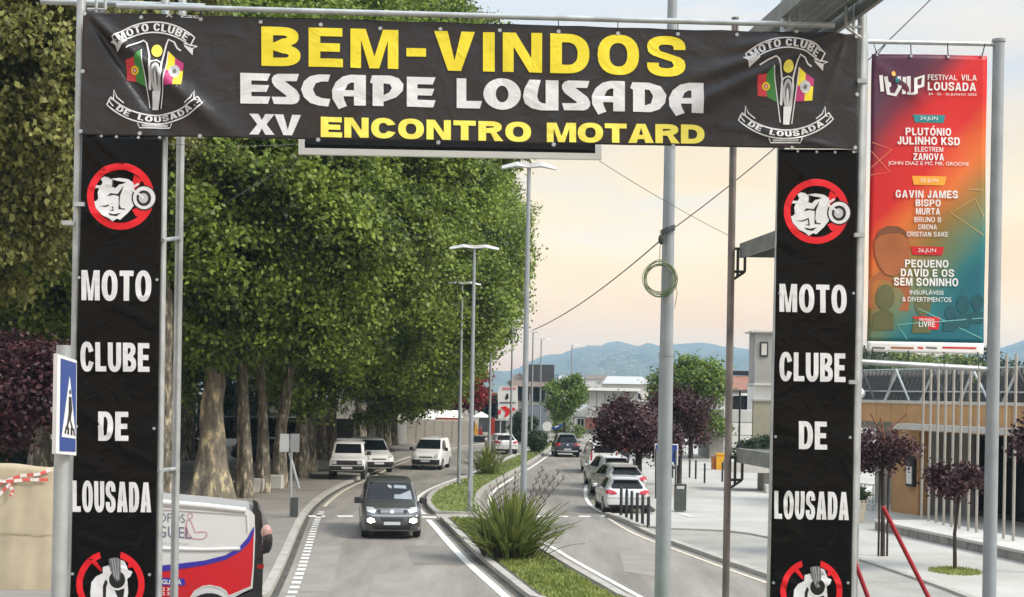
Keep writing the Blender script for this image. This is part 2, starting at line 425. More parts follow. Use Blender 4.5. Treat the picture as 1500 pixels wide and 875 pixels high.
# left pavement
P_left = offs(L_left, .22)
lp = [p for p in P_left if p[1] < 112]
sheet('left_pavement', [(-60, -40), (-5.9, -40), (-5.9, 5)] + lp + [(-14.0, 124), (-60, 124)], .11, walk_m)
kerb('left_kerb', L_left, .22, .12, kerb_m, 1)
# right side
sheet('gravel_margin', [(L_right[0][0]+4.3, -40), (L_right[0][0]+4.3, 5)] + offs(L_right, -.24) + GL([(905, 757), (960, 757), (1140, 740), (1560, 800)]) + [(60, 5), (60, -40)], .10, gravel_m)
kerb('right_kerb', L_right, .24, .12, kerb_m, -1)
bay_k = smooth(GL([(893, 757), (924, 767), (945, 778), (981, 780), (1080, 783), (1128, 792), (1255, 822), (1380, 865), (1450, 893)]), 1)
bay_b = smooth(GL([(892, 642), (899, 655), (905, 672), (914, 695), (932, 725), (950, 745), (965, 755), (940, 760), (905, 757)]), 2)
plaza_pts = bay_b + bay_k + [(60, 25), (60, 160), (12, 190)]
sheet('plaza', plaza_pts, .125, plaza_m)
kerb('plaza_kerb', bay_k, .2, .16, kerb_m, -1)
kerb('parking_bay_kerb', bay_b[:-3], .2, .15, kerb_m, 1)
# the median
def island(name, left, right, closed_near):
    pts = left + right[::-1]
    sheet(name, pts, .09, grass_base)
near = [(L_med_l1[0][0]-.35, 5)]
m1 = [(L_med_l1[0][0]+.6, 5)] + L_med_l1; m1r = [(L_med_r1[0][0]+1.4, 5)] + L_med_r1
sheet('median_lawn', m1 + m1r[::-1], .09, grass_base)
sheet('median_lawn', L_med_l2 + L_med_r2[::-1], .09, grass_base)
kerb('median_kerb', L_med_l1, .2, .13, kerb_m, -1); kerb('median_kerb', L_med_r1, .2, .13, kerb_m, 1)
kerb('median_kerb', L_med_l2, .2, .13, kerb_m, -1); kerb('median_kerb', L_med_r2, .2, .13, kerb_m, 1)
kerb('median_kerb', [L_med_l1[-1], L_med_r1[-1]], .2, .12, kerb_m, -1); kerb('median_kerb', [L_med_l2[0], L_med_r2[0]], .2, .12, kerb_m, 1)
sheet('median_crossing', [L_med_l1[-1], L_med_r1[-1], L_med_r2[0], L_med_l2[0]], .03, kerb_m)
patch_a = groundmat('repair_asphalt_dark', (.155, .144, .126), (.225, .208, .182), .8, (.10, .095, .085), 18, .9); patch_b = groundmat('repair_asphalt_pale', (.20, .186, .163), (.27, .248, .218), .8, (.2, .19, .17), 18, .9)
for q_, m_ in ((((592, 800), (668, 800), (694, 828), (606, 828)), patch_a), (((455, 800), (500, 800), (486, 868), (428, 868)), patch_b), (((548, 838), (600, 838), (604, 892), (538, 892)), patch_b), (((820, 735), (866, 745), (880, 762), (812, 752)), patch_a),
               (((560, 722), (604, 722), (606, 735), (556, 735)), patch_b), (((905, 800), (960, 812), (985, 850), (915, 838)), patch_b), (((600, 668), (640, 662), (640, 672), (596, 678)), patch_a)): sheet('asphalt_patch', GL(q_), .011, m_)
dark_gut = M('gutter_and_shade', (.07, .065, .055), .9, 0, .4, 2)  # dark tone for gutters and for the shadow painted inside the kerb
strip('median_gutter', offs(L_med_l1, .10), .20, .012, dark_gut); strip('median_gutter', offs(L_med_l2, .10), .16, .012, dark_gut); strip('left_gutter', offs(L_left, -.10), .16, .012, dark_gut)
strip('median_shade_edge', offs(L_med_l1, -.27), .12, .095, dark_gut); strip('median_shade_edge', offs(L_med_r1, .27), .10, .095, dark_gut)  # shadow along the kerb's inner side, painted as dark strips
# painted lines
strip('edge_line', offs(L_med_l1, .42), .20, .016, paint)
strip('edge_line', offs(L_med_l2, .38), .17, .016, paint)
strip('edge_line', offs(L_med_r1, -.38), .14, .016, paint)
strip('edge_line', offs(L_med_r2, -.42), .17, .016, paint)
ll = [p for p in L_left if p[1] < 53]; lr = [p for p in L_left if p[1] >= 54]
strip('edge_dashes', offs(ll, -.45), .21, .016, paint, dash=(.42, .38))
strip('edge_line', offs(lr, -.40), .14, .016, paint_y)
strip('bay_line', offs(L_bay, -.1), .16, .016, paint)
strip('edge_line', [p for p in offs(L_right, .35)], .12, .016, paint_y)
for a, b in (((452, 757), (476, 757)), ((494, 757), (517, 757)), ((538, 757.5), (560, 757.5)), ((582, 758), (604, 758)), ((618, 758), (640, 758.5))):
    strip('crossing_dash', GL([a, b]), .6, .016, paint)
for i in range(7):
    x = 716+i*33; strip('crossing_dash', GL([(x, 757), (x+17, 757.5)]), .5, .016, paint)
strip('plaza_line', GL([(994, 757), (1014, 763)]), .22, .14, paint)
strip('plaza_line', GL([(1300, 700), (1260, 726)], .1), .15, .14, paint)
# grass blades on the median (one uncountable sheet)
def in_poly(x, y, P):
    c = False; j = len(P)-1
    for i in range(len(P)):
        if (P[i][1] > y) != (P[j][1] > y) and x < (P[j][0]-P[i][0])*(y-P[i][1])/(P[j][1]-P[i][1])+P[i][0]: c = not c
        j = i
    return c
def quads_mesh(name, V):
    """V: (N,k,3) array of k-gons"""
    n, k = V.shape[:2]; me = bpy.data.meshes.new(name)
    me.vertices.add(n*k); me.vertices.foreach_set('co', V.reshape(-1).astype(np.float32))
    me.loops.add(n*k); me.loops.foreach_set('vertex_index', np.arange(n*k, dtype=np.int32))
    me.polygons.add(n); me.polygons.foreach_set('loop_start', np.arange(0, n*k, k, dtype=np.int32))
    try: me.polygons.foreach_set('loop_total', np.full(n, k, dtype=np.int32))
    except Exception: pass
    me.update(); me.validate(); return me
grass_m = leafmat('grass_blades', S(84, 100, 38)[:3], S(150, 158, 84)[:3], .25, 1.2)
def grass(P, dens, name='grass'):
    xs = [p[0] for p in P]; ys = [p[1] for p in P]; rng = np.random.default_rng(3); T = []
    area = (max(xs)-min(xs))*(max(ys)-min(ys)); n = int(area*dens)
    X = rng.uniform(min(xs), max(xs), n); Y = rng.uniform(min(ys), max(ys), n); keep = [i for i in range(n) if in_poly(X[i], Y[i], P)]
    X, Y = X[keep], Y[keep]; n = len(X); a = rng.uniform(0, 6.28, n); h = rng.uniform(.04, .11, n); ww = rng.uniform(.012, .03, n)
    lx, ly = rng.normal(0, .04, n), rng.normal(0, .04, n); z = np.array([hill(y) for y in Y])+.09
    V = np.stack([np.stack([X-np.cos(a)*ww, Y-np.sin(a)*ww, z], 1), np.stack([X+np.cos(a)*ww, Y+np.sin(a)*ww, z], 1), np.stack([X+lx, Y+ly, z+h], 1)], 1)
    o = link_mesh(name, quads_mesh(name, V), grass_m); o['kind'] = 'stuff'
grass(offs(L_med_l1, -.33)+offs(L_med_r1, .33)[::-1], 420); grass(offs(L_med_l2, -.25)+offs(L_med_r2, .25)[::-1], 60)
# ================================================================== ENTRANCE GATE (scaffold towers and banner)
YL, YR = 17.6, 18.1
def gY(px): return YL+(YR-YL)*(px-110)/(1250-110)
def vinylmat(name, col, rough, seed, spec=.4):
    m = bpy.data.materials.new(name); m.use_nodes = True; t = m.node_tree; b = t.nodes['Principled BSDF']
    b.inputs['Base Color'].default_value = (*col, 1); b.inputs['Roughness'].default_value = rough; b.inputs['Specular IOR Level'].default_value = spec
    g = nn(t, 'ShaderNodeTexCoord'); n = nn(t, 'ShaderNodeTexNoise', noise_dimensions='4D'); n.inputs['W'].default_value = seed
    n.inputs['Scale'].default_value = 2.2; n.inputs['Detail'].default_value = 3; n.inputs['Distortion'].default_value = 1.4
    t.links.new(g.outputs['Object'], n.inputs['Vector']); bp = nn(t, 'ShaderNodeBump'); bp.inputs['Strength'].default_value = .55; bp.inputs['Distance'].default_value = .06
    t.links.new(n.outputs[0], bp.inputs['Height']); t.links.new(bp.outputs[0], b.inputs['Normal']); MATS[name] = m; return m
v_dark = vinylmat('charcoal_vinyl', (.024, .0215, .022), .32, 1.0)
v_black = vinylmat('black_vinyl', (.0035, .0035, .0038), .24, 2.0, .14)
ink = lambda n, c, r=.45: vinylmat(n, c[:3], r, 1.0)
i_yel = ink('yellow_ink', S(226, 208, 48)); i_yel2 = ink('pale_yellow_ink', S(240, 226, 96)); i_whi = ink('white_ink', (.66, .66, .67)); i_blk = ink('black_ink', (.012, .012, .012))
i_red = ink('red_ink', S(214, 22, 34)); i_grn = ink('green_ink', S(60, 130, 60)); i_mag = ink('magenta_ink', S(175, 50, 110)); i_redf = ink('flag_red_ink', S(205, 60, 66))
i_gry = ink('grey_ink', (.13, .13, .135)); i_sil = ink('silver_ink', (.45, .46, .47))


# ---- bold block letters drawn as outlines (cap height 1)
def superarc(cx, cy, rx, ry, a0, a1, n=14, e=2.3):
    o = []
    for i in range(n+1):
        a = R(a0+(a1-a0)*i/n); c, s_ = math.cos(a), math.sin(a)
        o.append((cx+rx*math.copysign(abs(c)**(2/e), c), cy+ry*math.copysign(abs(s_)**(2/e), s_)))
    return o
def glyph(ch, w_, v, h):
    """outline loops of one capital; v: upright stroke, h: level stroke; all as parts of the cap height"""
    if ch == 'I': return v, [[(0, 0), (0, 1), (v, 1), (v, 0)]]
    if ch == '-': return w_*.5, [[(0, .33), (0, .33+h), (w_*.5, .33+h), (w_*.5, .33)]]
    if ch == ' ': return w_*.55, []
    if ch == 'E': w_ *= .86; return w_, [[(0, 0), (0, 1), (w_, 1), (w_, 1-h), (v, 1-h), (v, .5+h*.5), (w_*.93, .5+h*.5), (w_*.93, .5-h*.5), (v, .5-h*.5), (v, h), (w_*1.02, h), (w_*1.02, 0)]]
    if ch == 'L': w_ *= .82; return w_, [[(0, 0), (0, 1), (v, 1), (v, h), (w_, h), (w_, 0)]]
    if ch == 'T': w_ *= .92; return w_, [[(0, 1), (w_, 1), (w_, 1-h), (w_/2+v/2, 1-h), (w_/2+v/2, 0), (w_/2-v/2, 0), (w_/2-v/2, 1-h), (0, 1-h)]]
    if ch == 'M': w_ *= 1.22; k = min(1.3*v, w_*.33); return w_, [[(0, 0), (0, 1), (k, 1), (w_/2, .30), (w_-k, 1), (w_, 1), (w_, 0), (w_-v*.9, 0), (w_-v*.9, .72), (w_/2+v*.42, 0), (w_/2-v*.42, 0), (v*.9, .72), (v*.9, 0)]]
    if ch == 'N': return w_, [[(0, 0), (0, 1), (v*1.1, 1), (w_-v*.92, .36), (w_-v*.92, 1), (w_, 1), (w_, 0), (w_-v*1.1, 0), (v*.92, .64), (v*.92, 0)]]
    if ch == 'V': w_ *= 1.04; return w_, [[(0, 1), (v*1.15, 1), (w_/2, .26), (w_-v*1.15, 1), (w_, 1), (w_/2+.56*v, 0), (w_/2-.56*v, 0)]]
    if ch == 'A':
        w_ *= 1.06; xi = lambda y: 1.12*v+(w_/2-1.12*v)*y/.8; a, b = .2, .2+h*.9
        return w_, [[(0, 0), (w_/2-.58*v, 1), (w_/2+.58*v, 1), (w_, 0), (w_-1.12*v, 0), (w_-xi(a), a), (xi(a), a), (1.12*v, 0)], [(xi(b), b), (w_-xi(b), b), (w_/2, .8)]]
    if ch == 'X': return w_, [[(0, 0), (w_/2-.6*v, .5), (0, 1), (1.2*v, 1), (w_/2, .70), (w_-1.2*v, 1), (w_, 1), (w_/2+.6*v, .5), (w_, 0), (w_-1.2*v, 0), (w_/2, .30), (1.2*v, 0)]]
    if ch == 'O': w_ *= 1.06; return w_, [superarc(w_/2, .5, w_/2, .515, 0, 345, 23), superarc(w_/2, .5, w_/2-v, .515-h, 0, 345, 23)]
    if ch == 'C':
        o = superarc(w_/2, .5, w_/2, .515, 38, 322, 22); i_ = superarc(w_/2, .5, w_/2-v, .515-h, 325, 35, 20); return w_, [o+[(w_*1.0, .30), (w_-v*.9, .36)]+i_+[(w_-v*.9, .64), (w_*1.0, .70)]]
    if ch == 'D':
        r_ = w_*.55; return w_, [[(0, 0), (0, 1)]+superarc(w_-r_, .5, r_, .5, 90, -90, 16), [(v, h)]+superarc(w_-r_, .5, r_-v, .5-h, -90, 90, 14)+[(v, 1-h)]]
    if ch == 'B':
        r1, r2 = w_*.42, w_*.46; return w_, [[(0, 0), (0, 1)]+superarc(w_*.95-r1, .755, r1, .245, 90, -60, 9)+superarc(w_-r2, .27, r2, .27, 62, -90, 10),
            [(v, .5+h*.42)]+superarc(w_*.95-r1, .745, r1-v, .255-h, -88, 88, 8)+[(v, 1-h)], [(v, h)]+superarc(w_-r2, .27, r2-v, .27-h, -88, 88, 8)+[(v, .5-h*.45)]]
    if ch == 'R':
        r1 = w_*.46; return w_, [[(0, 0), (0, 1)]+superarc(w_*.96-r1, .71, r1, .29, 90, -55, 10)+[(w_*.74, .42), (w_*1.03, 0), (w_*1.03-v*1.15, 0), (w_*.50, .40), (v, .40), (v, 0)], [(v, .42+h*.85)]+superarc(w_*.96-r1, .71, r1-v, .29-h, -88, 88, 8)+[(v, 1-h)]]
    if ch == 'U': return w_, [[(0, 1), (v, 1), (v, .38)]+superarc(w_/2, .38, w_/2-v, .38-h+.01, 180, 360, 12)+[(w_-v, 1), (w_, 1), (w_, .38)]+superarc(w_/2, .38, w_/2, .395, 0, -180, 14)]
    if ch == 'S':
        w_ *= .98
        return w_, [superarc(w_/2, .73, w_/2, .285, 0, 180, 14)+[(.03*w_, .60), (.14*w_, .52), (.38*w_, .445), (w_-v*1.15, .37), (w_-v, .29)]+superarc(w_/2, .27, w_/2-v, .285-h, 0, -180, 10)+[(v, .33), (0, .33)]
            +superarc(w_/2, .27, w_/2, .285, 180, 360, 14)+[(.97*w_, .40), (.86*w_, .48), (.62*w_, .555), (v*1.15, .63), (v, .70)]+superarc(w_/2, .73, w_/2-v, .285-h, 180, 0, 10)+[(w_-v, .67), (w_, .67)]]
    if ch == 'P':
        r1 = w_*.48; return w_, [[(0, 0), (0, 1)]+superarc(w_-r1, .69, r1, .31, 90, -90, 12)+[(v, .38), (v, 0)], [(v, .38+h*.9)]+superarc(w_-r1, .69, r1-v, .31-h*.9, -88, 88, 8)+[(v, 1-h*.9)]]
    if ch == 'G':
        o = superarc(w_/2, .5, w_/2, .515, 38, 335, 22); i_ = superarc(w_/2, .5, w_/2-v, .515-h, 325, 35, 18); return w_, [o+[(w_, .34), (w_, .52), (w_*.55, .52), (w_*.55, .52-h*.8), (w_-v, .52-h*.8)]+i_+[(w_-v*.9, .66), (w_, .70)]]
    if ch == 'J': w_ *= .7; return w_, [[(w_-v, 1), (w_, 1), (w_, .3)]+superarc(w_/2, .3, w_/2, .31, 0, -180, 12)+[(0, .36), (v, .36)]+superarc(w_/2, .3, w_/2-v, .31-h, 180, 360, 10)]
    if ch == 'K': return w_, [[(0, 0), (0, 1), (v, 1), (v, .6), (w_-v*1.2, 1), (w_+.02, 1), (w_*.58, .56), (w_*1.04, 0), (w_*1.04-v*1.25, 0), (w_*.42, .40), (v, .26), (v, 0)]]
    if ch == 'H': return w_, [[(0, 0), (0, 1), (v, 1), (v, .5+h/2), (w_-v, .5+h/2), (w_-v, 1), (w_, 1), (w_, 0), (w_-v, 0), (w_-v, .5-h/2), (v, .5-h/2), (v, 0)]]
    if ch == 'Z': w_ *= .92; return w_, [[(0, 0), (0, h), (w_-v*1.35, 1-h), (0, 1-h), (0, 1), (w_, 1), (w_, 1-h), (v*1.35, h), (w_, h), (w_, 0)]]
    if ch == 'Q': w_ *= 1.06; return w_, [superarc(w_/2, .5, w_/2, .515, 0, 345, 23), superarc(w_/2, .5, w_/2-v, .515-h, 0, 345, 23), [(w_*.56, -.02), (w_*.9, -.02), (w_*.9, -.18), (w_*.7, -.18)]]
    if ch == 'F': w_ *= .82; return w_, [[(0, 0), (0, 1), (w_, 1), (w_, 1-h), (v, 1-h), (v, .5+h*.4), (w_*.9, .5+h*.4), (w_*.9, .5-h*.6), (v, .5-h*.6), (v, 0)]]
    if ch == 'Ó': w_ *= 1.06; return w_, [superarc(w_/2, .5, w_/2, .515, 0, 345, 23), superarc(w_/2, .5, w_/2-v, .515-h, 0, 345, 23), [(w_*.4, 1.08), (w_*.55, 1.3), (w_*.85, 1.3), (w_*.6, 1.08)]]
    raise KeyError(ch)
def bold(name, plane, body, quad, off, mat, parent, lw=.62, v=.2, h=None, gap=.12, cut=0.0, warp=None, grow=0.0):
    x = 0; loops = []; h = h or v*.82
    for ch in body:
        a, L = glyph(ch, lw, v, h)
        loops.append((x, L)); x += a+gap*(1 if ch != ' ' else 0)
    x -= gap; out_ = []
    if not warp:
        x0, yt0, x1, yt1, yb0, yb1 = quad
        warp = lambda a, b: (x0+(x1-x0)*a, (yb0+(yb1-yb0)*a)*(1-b)+(yt0+(yt1-yt0)*a)*b)
    for ox, L in loops:
        if not L: continue
        shape(name, plane, [[warp((ox+p[0])/x, p[1]) for p in pl] for pl in L], off, mat, parent, cut)

gate = thing('entrance_gate', 'tall galvanised scaffold gate spanning the road and carrying the welcome banner', 'gate', W(680, 575, 18.4)*1.0)
gate.location.z = hill(18)
def tubeW(name, a, b, r, parent, mat=galv, n=10):
    return MB().tube([a, b], r, n).build(name, mat, parent, True)
def drop(px_t, py_t, px_b, py_b, Y):
    """a post through two measured points, continued down to the ground"""
    a, b = W(px_t, py_t, Y), W(px_b, py_b, Y); d = (b-a).normalized(); g = hill(Y); return a, a+d*((a.z-g)/-d.z)
posts = [((120, -40), (104, 875), YL+.10, .055), ((243, -40), (231, 875), YL+.20, .05), ((1150, -40), (1128, 875), YR+.20, .05), ((1265, -60), (1247, 875), YR+.14, .06),
         ((268, -40), (255, 875), YL+1.35, .052)]
for a, b, Y, r in posts:
    p, q = drop(a[0], a[1], b[0], b[1], Y); tubeW('post', p, q, r, gate)
    MB().box((q.x, q.y, hill(q.y)+.02), (.3, .3, .03)).build('base_plate', galv, gate)
p, q = drop(1077, 26, 1063, 875, 20.0); tubeW('post', p, q, .052, gate, brownsteel)
# couplers and rungs on the left tower
for y0 in (352, 690):
    a = W(238 - (y0-345)*.018, y0, YL+.1); b = W(262-(y0-345)*.016, y0-3, YL+1.3); tubeW('rung', a, b, .028, gate)
for px, py, Y in ((100, 327, YL), (258, 350, YL+1.3), (252, 690, YL+1.3), (117, 300, YL), (1258, 345, YR), (1250, 560, YR), (1262, 120, YR)):
    MB().box(W(px, py, Y), (.13, .12, .05)).build('coupler', galv, gate)
# brackets that carry the decks
def bracket(px, py, Y, s, mat):
    m = MB(); a = W(px, py, Y)
    for p, q in (((0, 0), (.20*s, 0)), ((.20*s, .0), (.20*s, .32)), ((0, .32), (.2*s, .32)), ((0, -.14), (.2*s, 0)), ((.1*s, -.07), (.1*s, .32))):
        m.tube([a+Vector((p[0], 0, p[1])), a+Vector((q[0], 0, q[1]))], .02, 6)
    m.build('bracket', mat, gate)
bracket(1070, 398, 20.0, 1, darkmetal); bracket(1066, 703, 20.0, 1, darkmetal)
bracket(1143, 34, YR+.1, 1.2, galv); bracket(1262, 40, YR+.1, -1.0, galv); bracket(128, 14, YL+.1, 1.1, galv)
# scaffold decks on the right tower: ribbed planks running away from the viewer
deck_m = M('scaffold_deck_metal', (.13, .135, .12), .55, .4, .25, 3)
deck_side = M('scaffold_deck_edge', (.25, .26, .25), .5, .5, .2, 3)
for zt, nm in ((9.43, 'top'), (6.53, 'mid'), (3.68, 'low')):
    y0, y1 = 17.0 if zt > 9 else 18.25, 20.0
    xl = lambda y: 3.17+.115*(20-y); wdt = .92
    d = thing('deck_frame', None, None, (0, 0, 0)); d.parent = gate; d.location = Vector((xl(y0), y0, zt))-gate.location
    m = MB()
    for k, s in ((0, 0), (1, wdt)):
        m.add([], [])
        a = [(xl(y)+s+e, y, zt+z) for y in (y0, y1) for e in (-.03, .03) for z in (-.10, .10)]
        m.add(a, [(0, 1, 3, 2), (4, 6, 7, 5), (0, 4, 5, 1), (2, 3, 7, 6), (0, 2, 6, 4), (1, 5, 7, 3)])
    for y in (y0+.03, y1-.03): m.box((xl(y)+wdt/2, y, zt), (wdt-.08, .05, .18))
    m.build('deck_edge', deck_side, d)
    for k in range(6):
        xx = .05+k*(wdt-.1)/6; m = MB(); wk = (wdt-.1)/6-.018
        a = [(xl(y)+xx+e, y, zt+z) for y in (y0+.06, y1-.06) for e in (0.01, wk) for z in (.055, .08)]
        m.add(a, [(0, 1, 3, 2), (4, 6, 7, 5), (0, 4, 5, 1), (2, 3, 7, 6), (0, 2, 6, 4), (1, 5, 7, 3)]).build('plank', deck_m, d)
# the horizontal tube above the banner
tubeW('top_tube', W(171, 9, YL-.05), W(1222, 37.5, YR-.05), .036, gate)
tubeW('cross_tube', W(60, 2, YL+.5), W(300, 10, YL+.5), .04, gate)

# ---- main banner
def ridge(u, v, a, b, h, wd):
    """a crease from a to b (banner metres)"""
    ax, ay = a; dx, dy = b[0]-a[0], b[1]-a[1]; l = math.hypot(dx, dy); t = ((u-ax)*dx+(v-ay)*dy)/l/l
    if t < 0 or t > 1: return 0
    d = ((u-ax)*-dy+(v-ay)*dx)/l; ww = wd*(.35+t*.9); return h*math.exp(-(d/ww)**2)*min(1, t*6)*min(1, (1-t)*3)
def main_folds(u, v):
    W_, H = 9.55, 1.47; x = u; y = v
    d = ridge(x, y, (0.02, 1.5), (2.0, -.15), .10, .13)+ridge(x, y, (0.02, 1.5), (1.2, -.2), -.05, .09)
    d += ridge(x, y, (9.5, 1.5), (7.0, .25), .065, .11)+ridge(x, y, (9.5, 1.5), (7.2, .75), .07, .10)+ridge(x, y, (9.5, 1.5), (7.8, 1.2), .05, .08)
    d += ridge(x, y, (9.5, 1.5), (8.9, -.3), .02, .07)+ridge(x, y, (9.5, .0), (7.5, .35), .02, .07)
    d += .010*math.sin(x*2.1+y*1.3)+.006*math.sin(x*5.3-y*2.7+1)+.004*math.sin(x*11+y*6)
    return d
PM = Plane((122, 197, YL-.02), (1256, 219, YR-.02), (122, 18, YL-.02), main_folds)
ban = thing('welcome_banner', 'wide charcoal vinyl banner reading BEM-VINDOS strung across the top of the gate', 'banner', PM.at(4.7, .7))
def sheet_grid(name, plane, quad, mat, parent, nu, nv, off=0, sag=None):
    """quad px: tl, tr, br, bl"""
    tl, tr, br, bl = [plane.uv(*q) for q in quad]; vs = []; fs = []
    base = absloc(parent)
    for j in range(nv+1):
        for i in range(nu+1):
            s, t = i/nu, j/nv
            u = (tl[0]*(1-s)+tr[0]*s)*(1-t)+(bl[0]*(1-s)+br[0]*s)*t; v = (tl[1]*(1-s)+tr[1]*s)*(1-t)+(bl[1]*(1-s)+br[1]*s)*t
            if sag: v += sag(s, t)
            vs.append(plane.at(u, v, off)-base)
    for j in range(nv):
        for i in range(nu): k = j*(nu+1)+i; fs.append((k, k+nu+1, k+nu+2, k+1))
    me = bpy.data.meshes.new(name); me.from_pydata([tuple(v) for v in vs], [], fs); me.update()
    o = link_mesh(name, me, mat, parent, True)
    so_ = o.modifiers.new('thickness', 'SOLIDIFY'); so_.thickness = .004; so_.offset = -1
    return o
sheet_grid('vinyl_sheet', PM, [(122, 17), (1257, 50), (1256, 219), (118, 198)], v_dark, ban, 400, 60, 0, lambda s, t: .006*math.sin(s*60)*(1-abs(2*t-1)) - (.008*abs(math.sin(s*math.pi*11)) if t == 0 else 0))
T = lambda *a, **k: text('lettering', PM, *a, parent=ban, cut=.12, **k)
bold('lettering', PM, 'BEM-VINDOS', (383, 39.5, 1004, 54.5, 96.5, 112.5), .012, i_yel, ban, lw=.92, v=.275, h=.215, gap=.19, cut=.12)
bold('lettering', PM, 'XV', (365, 166.5, 441, 169, 197, 199), .012, i_whi, ban, lw=1.25, v=.38, gap=.0, cut=.12)
bold('lettering', PM, 'ENCONTRO', (470, 171.5, 778, 179.5, 201, 208), .012, i_yel2, ban, lw=1.15, v=.36, h=.25, gap=.12, cut=.12)
bold('lettering', PM, 'MOTARD', (801, 180, 1032, 183.5, 208.5, 211), .012, i_yel2, ban, lw=1.15, v=.36, h=.25, gap=.08, cut=.12)
def ell(cx, cy, rx, ry, n=24): return [(cx+rx*math.cos(2*math.pi*i/n), cy+ry*math.sin(2*math.pi*i/n)) for i in range(n)]
GLY = {
 'E': [[(0, 0), (0, 1), (1, 1), (.9, .76), (.37, .76), (.37, .62), (.96, .62), (.87, .39), (.37, .39), (.37, .24), (1, .24), (.92, 0)]],
 'S': [[(.08, 0), (0, .24), (.5, .24), (.54, .27), (.1, .58), (.01, .72), (.0, .84), (.08, .95), (.22, 1), (.98, 1), (.9, .76), (.47, .76), (.9, .46), (1, .3), (1, .16), (.92, .05), (.78, 0)]],
 'C': [[(1, 1), (.6, 1), (.3, .93), (.1, .76), (0, .5), (.1, .24), (.32, .05), (.62, -.03), (.93, -.05), (1.0, .2), (.72, .22), (.5, .3), (.41, .5), (.5, .7), (.7, .77), (.93, .77)]],
 'A': [[(1, 0), (1, 1.02), (.58, 1.02), (.34, .95), (.14, .76), (.03, .5), (.04, .22), (.22, -.13), (.46, -.02), (.38, .18), (.36, .3), (.66, .3), (.66, 0)], [(.40, .5), (.66, .5), (.66, .76), (.58, .76), (.47, .68)]],
 'P': [[(.04, 0), (.04, .74), (-.04, .78), (.02, 1.02), (.6, 1.02), (.85, .94), (1, .74), (.98, .52), (.78, .3), (.38, .14), (.38, 0)], [(.38, .36), (.56, .46), (.64, .6), (.58, .73), (.38, .76)]],
 'L': [[(0, 0), (0, 1), (.38, 1), (.38, .25), (1, .25), (.92, 0)]],
 'O': [[(.5+.5*math.cos(a*.2618), .5+.53*math.sin(a*.2618)) for a in range(24)], [(.5+.17*math.cos(a*.2618), .5+.28*math.sin(a*.2618)) for a in range(24)]],
 'U': [[(.18, 1), (.5, 1), (.44, .74), (.4, .45), (.44, .3), (.52, .23), (.64, .21), (.64, 1), (1, 1), (1, -.01), (.5, -.02), (.24, .05), (.06, .2), (0, .42), (.04, .7)]],
 'D': [[(.04, 0), (.04, .74), (-.04, .8), (.02, 1), (.5, 1), (.84, .88), (1, .6), (.96, .32), (.8, .1), (.55, 0)], [(.38, .22), (.38, .77), (.52, .75), (.62, .55), (.56, .3)]]}
for ch, x0, x1 in (('E', 352, 396), ('S', 398, 439), ('C', 441, 484), ('A', 485, 536), ('P', 544, 591), ('E', 596, 638), ('L', 669, 706), ('O', 708, 763), ('U', 766, 818), ('S', 823, 864), ('A', 865, 915), ('D', 925, 976), ('A', 978, 1030)):
    yt = lambda x: 107+(x-352)/680*16.5; yb = lambda x: 151.5+(x-352)/680*15
    polys = [[(x0+(x1-x0)*a, yb(x0+(x1-x0)*a)*(1-b)+yt(x0+(x1-x0)*a)*b) for a, b in pl] for pl in GLY[ch]]
    shape('lettering', PM, polys, .012, i_whi, ban, .12)
# little letters on the upper left hem
text('lettering', PM, 'A', (243, 20.5, 253, 21, 25.5, 26), .012, i_whi, ban, offset=.03); text('lettering', PM, 'Esc', (265, 20, 291, 21, 26, 27), .012, i_whi, ban, offset=.03)
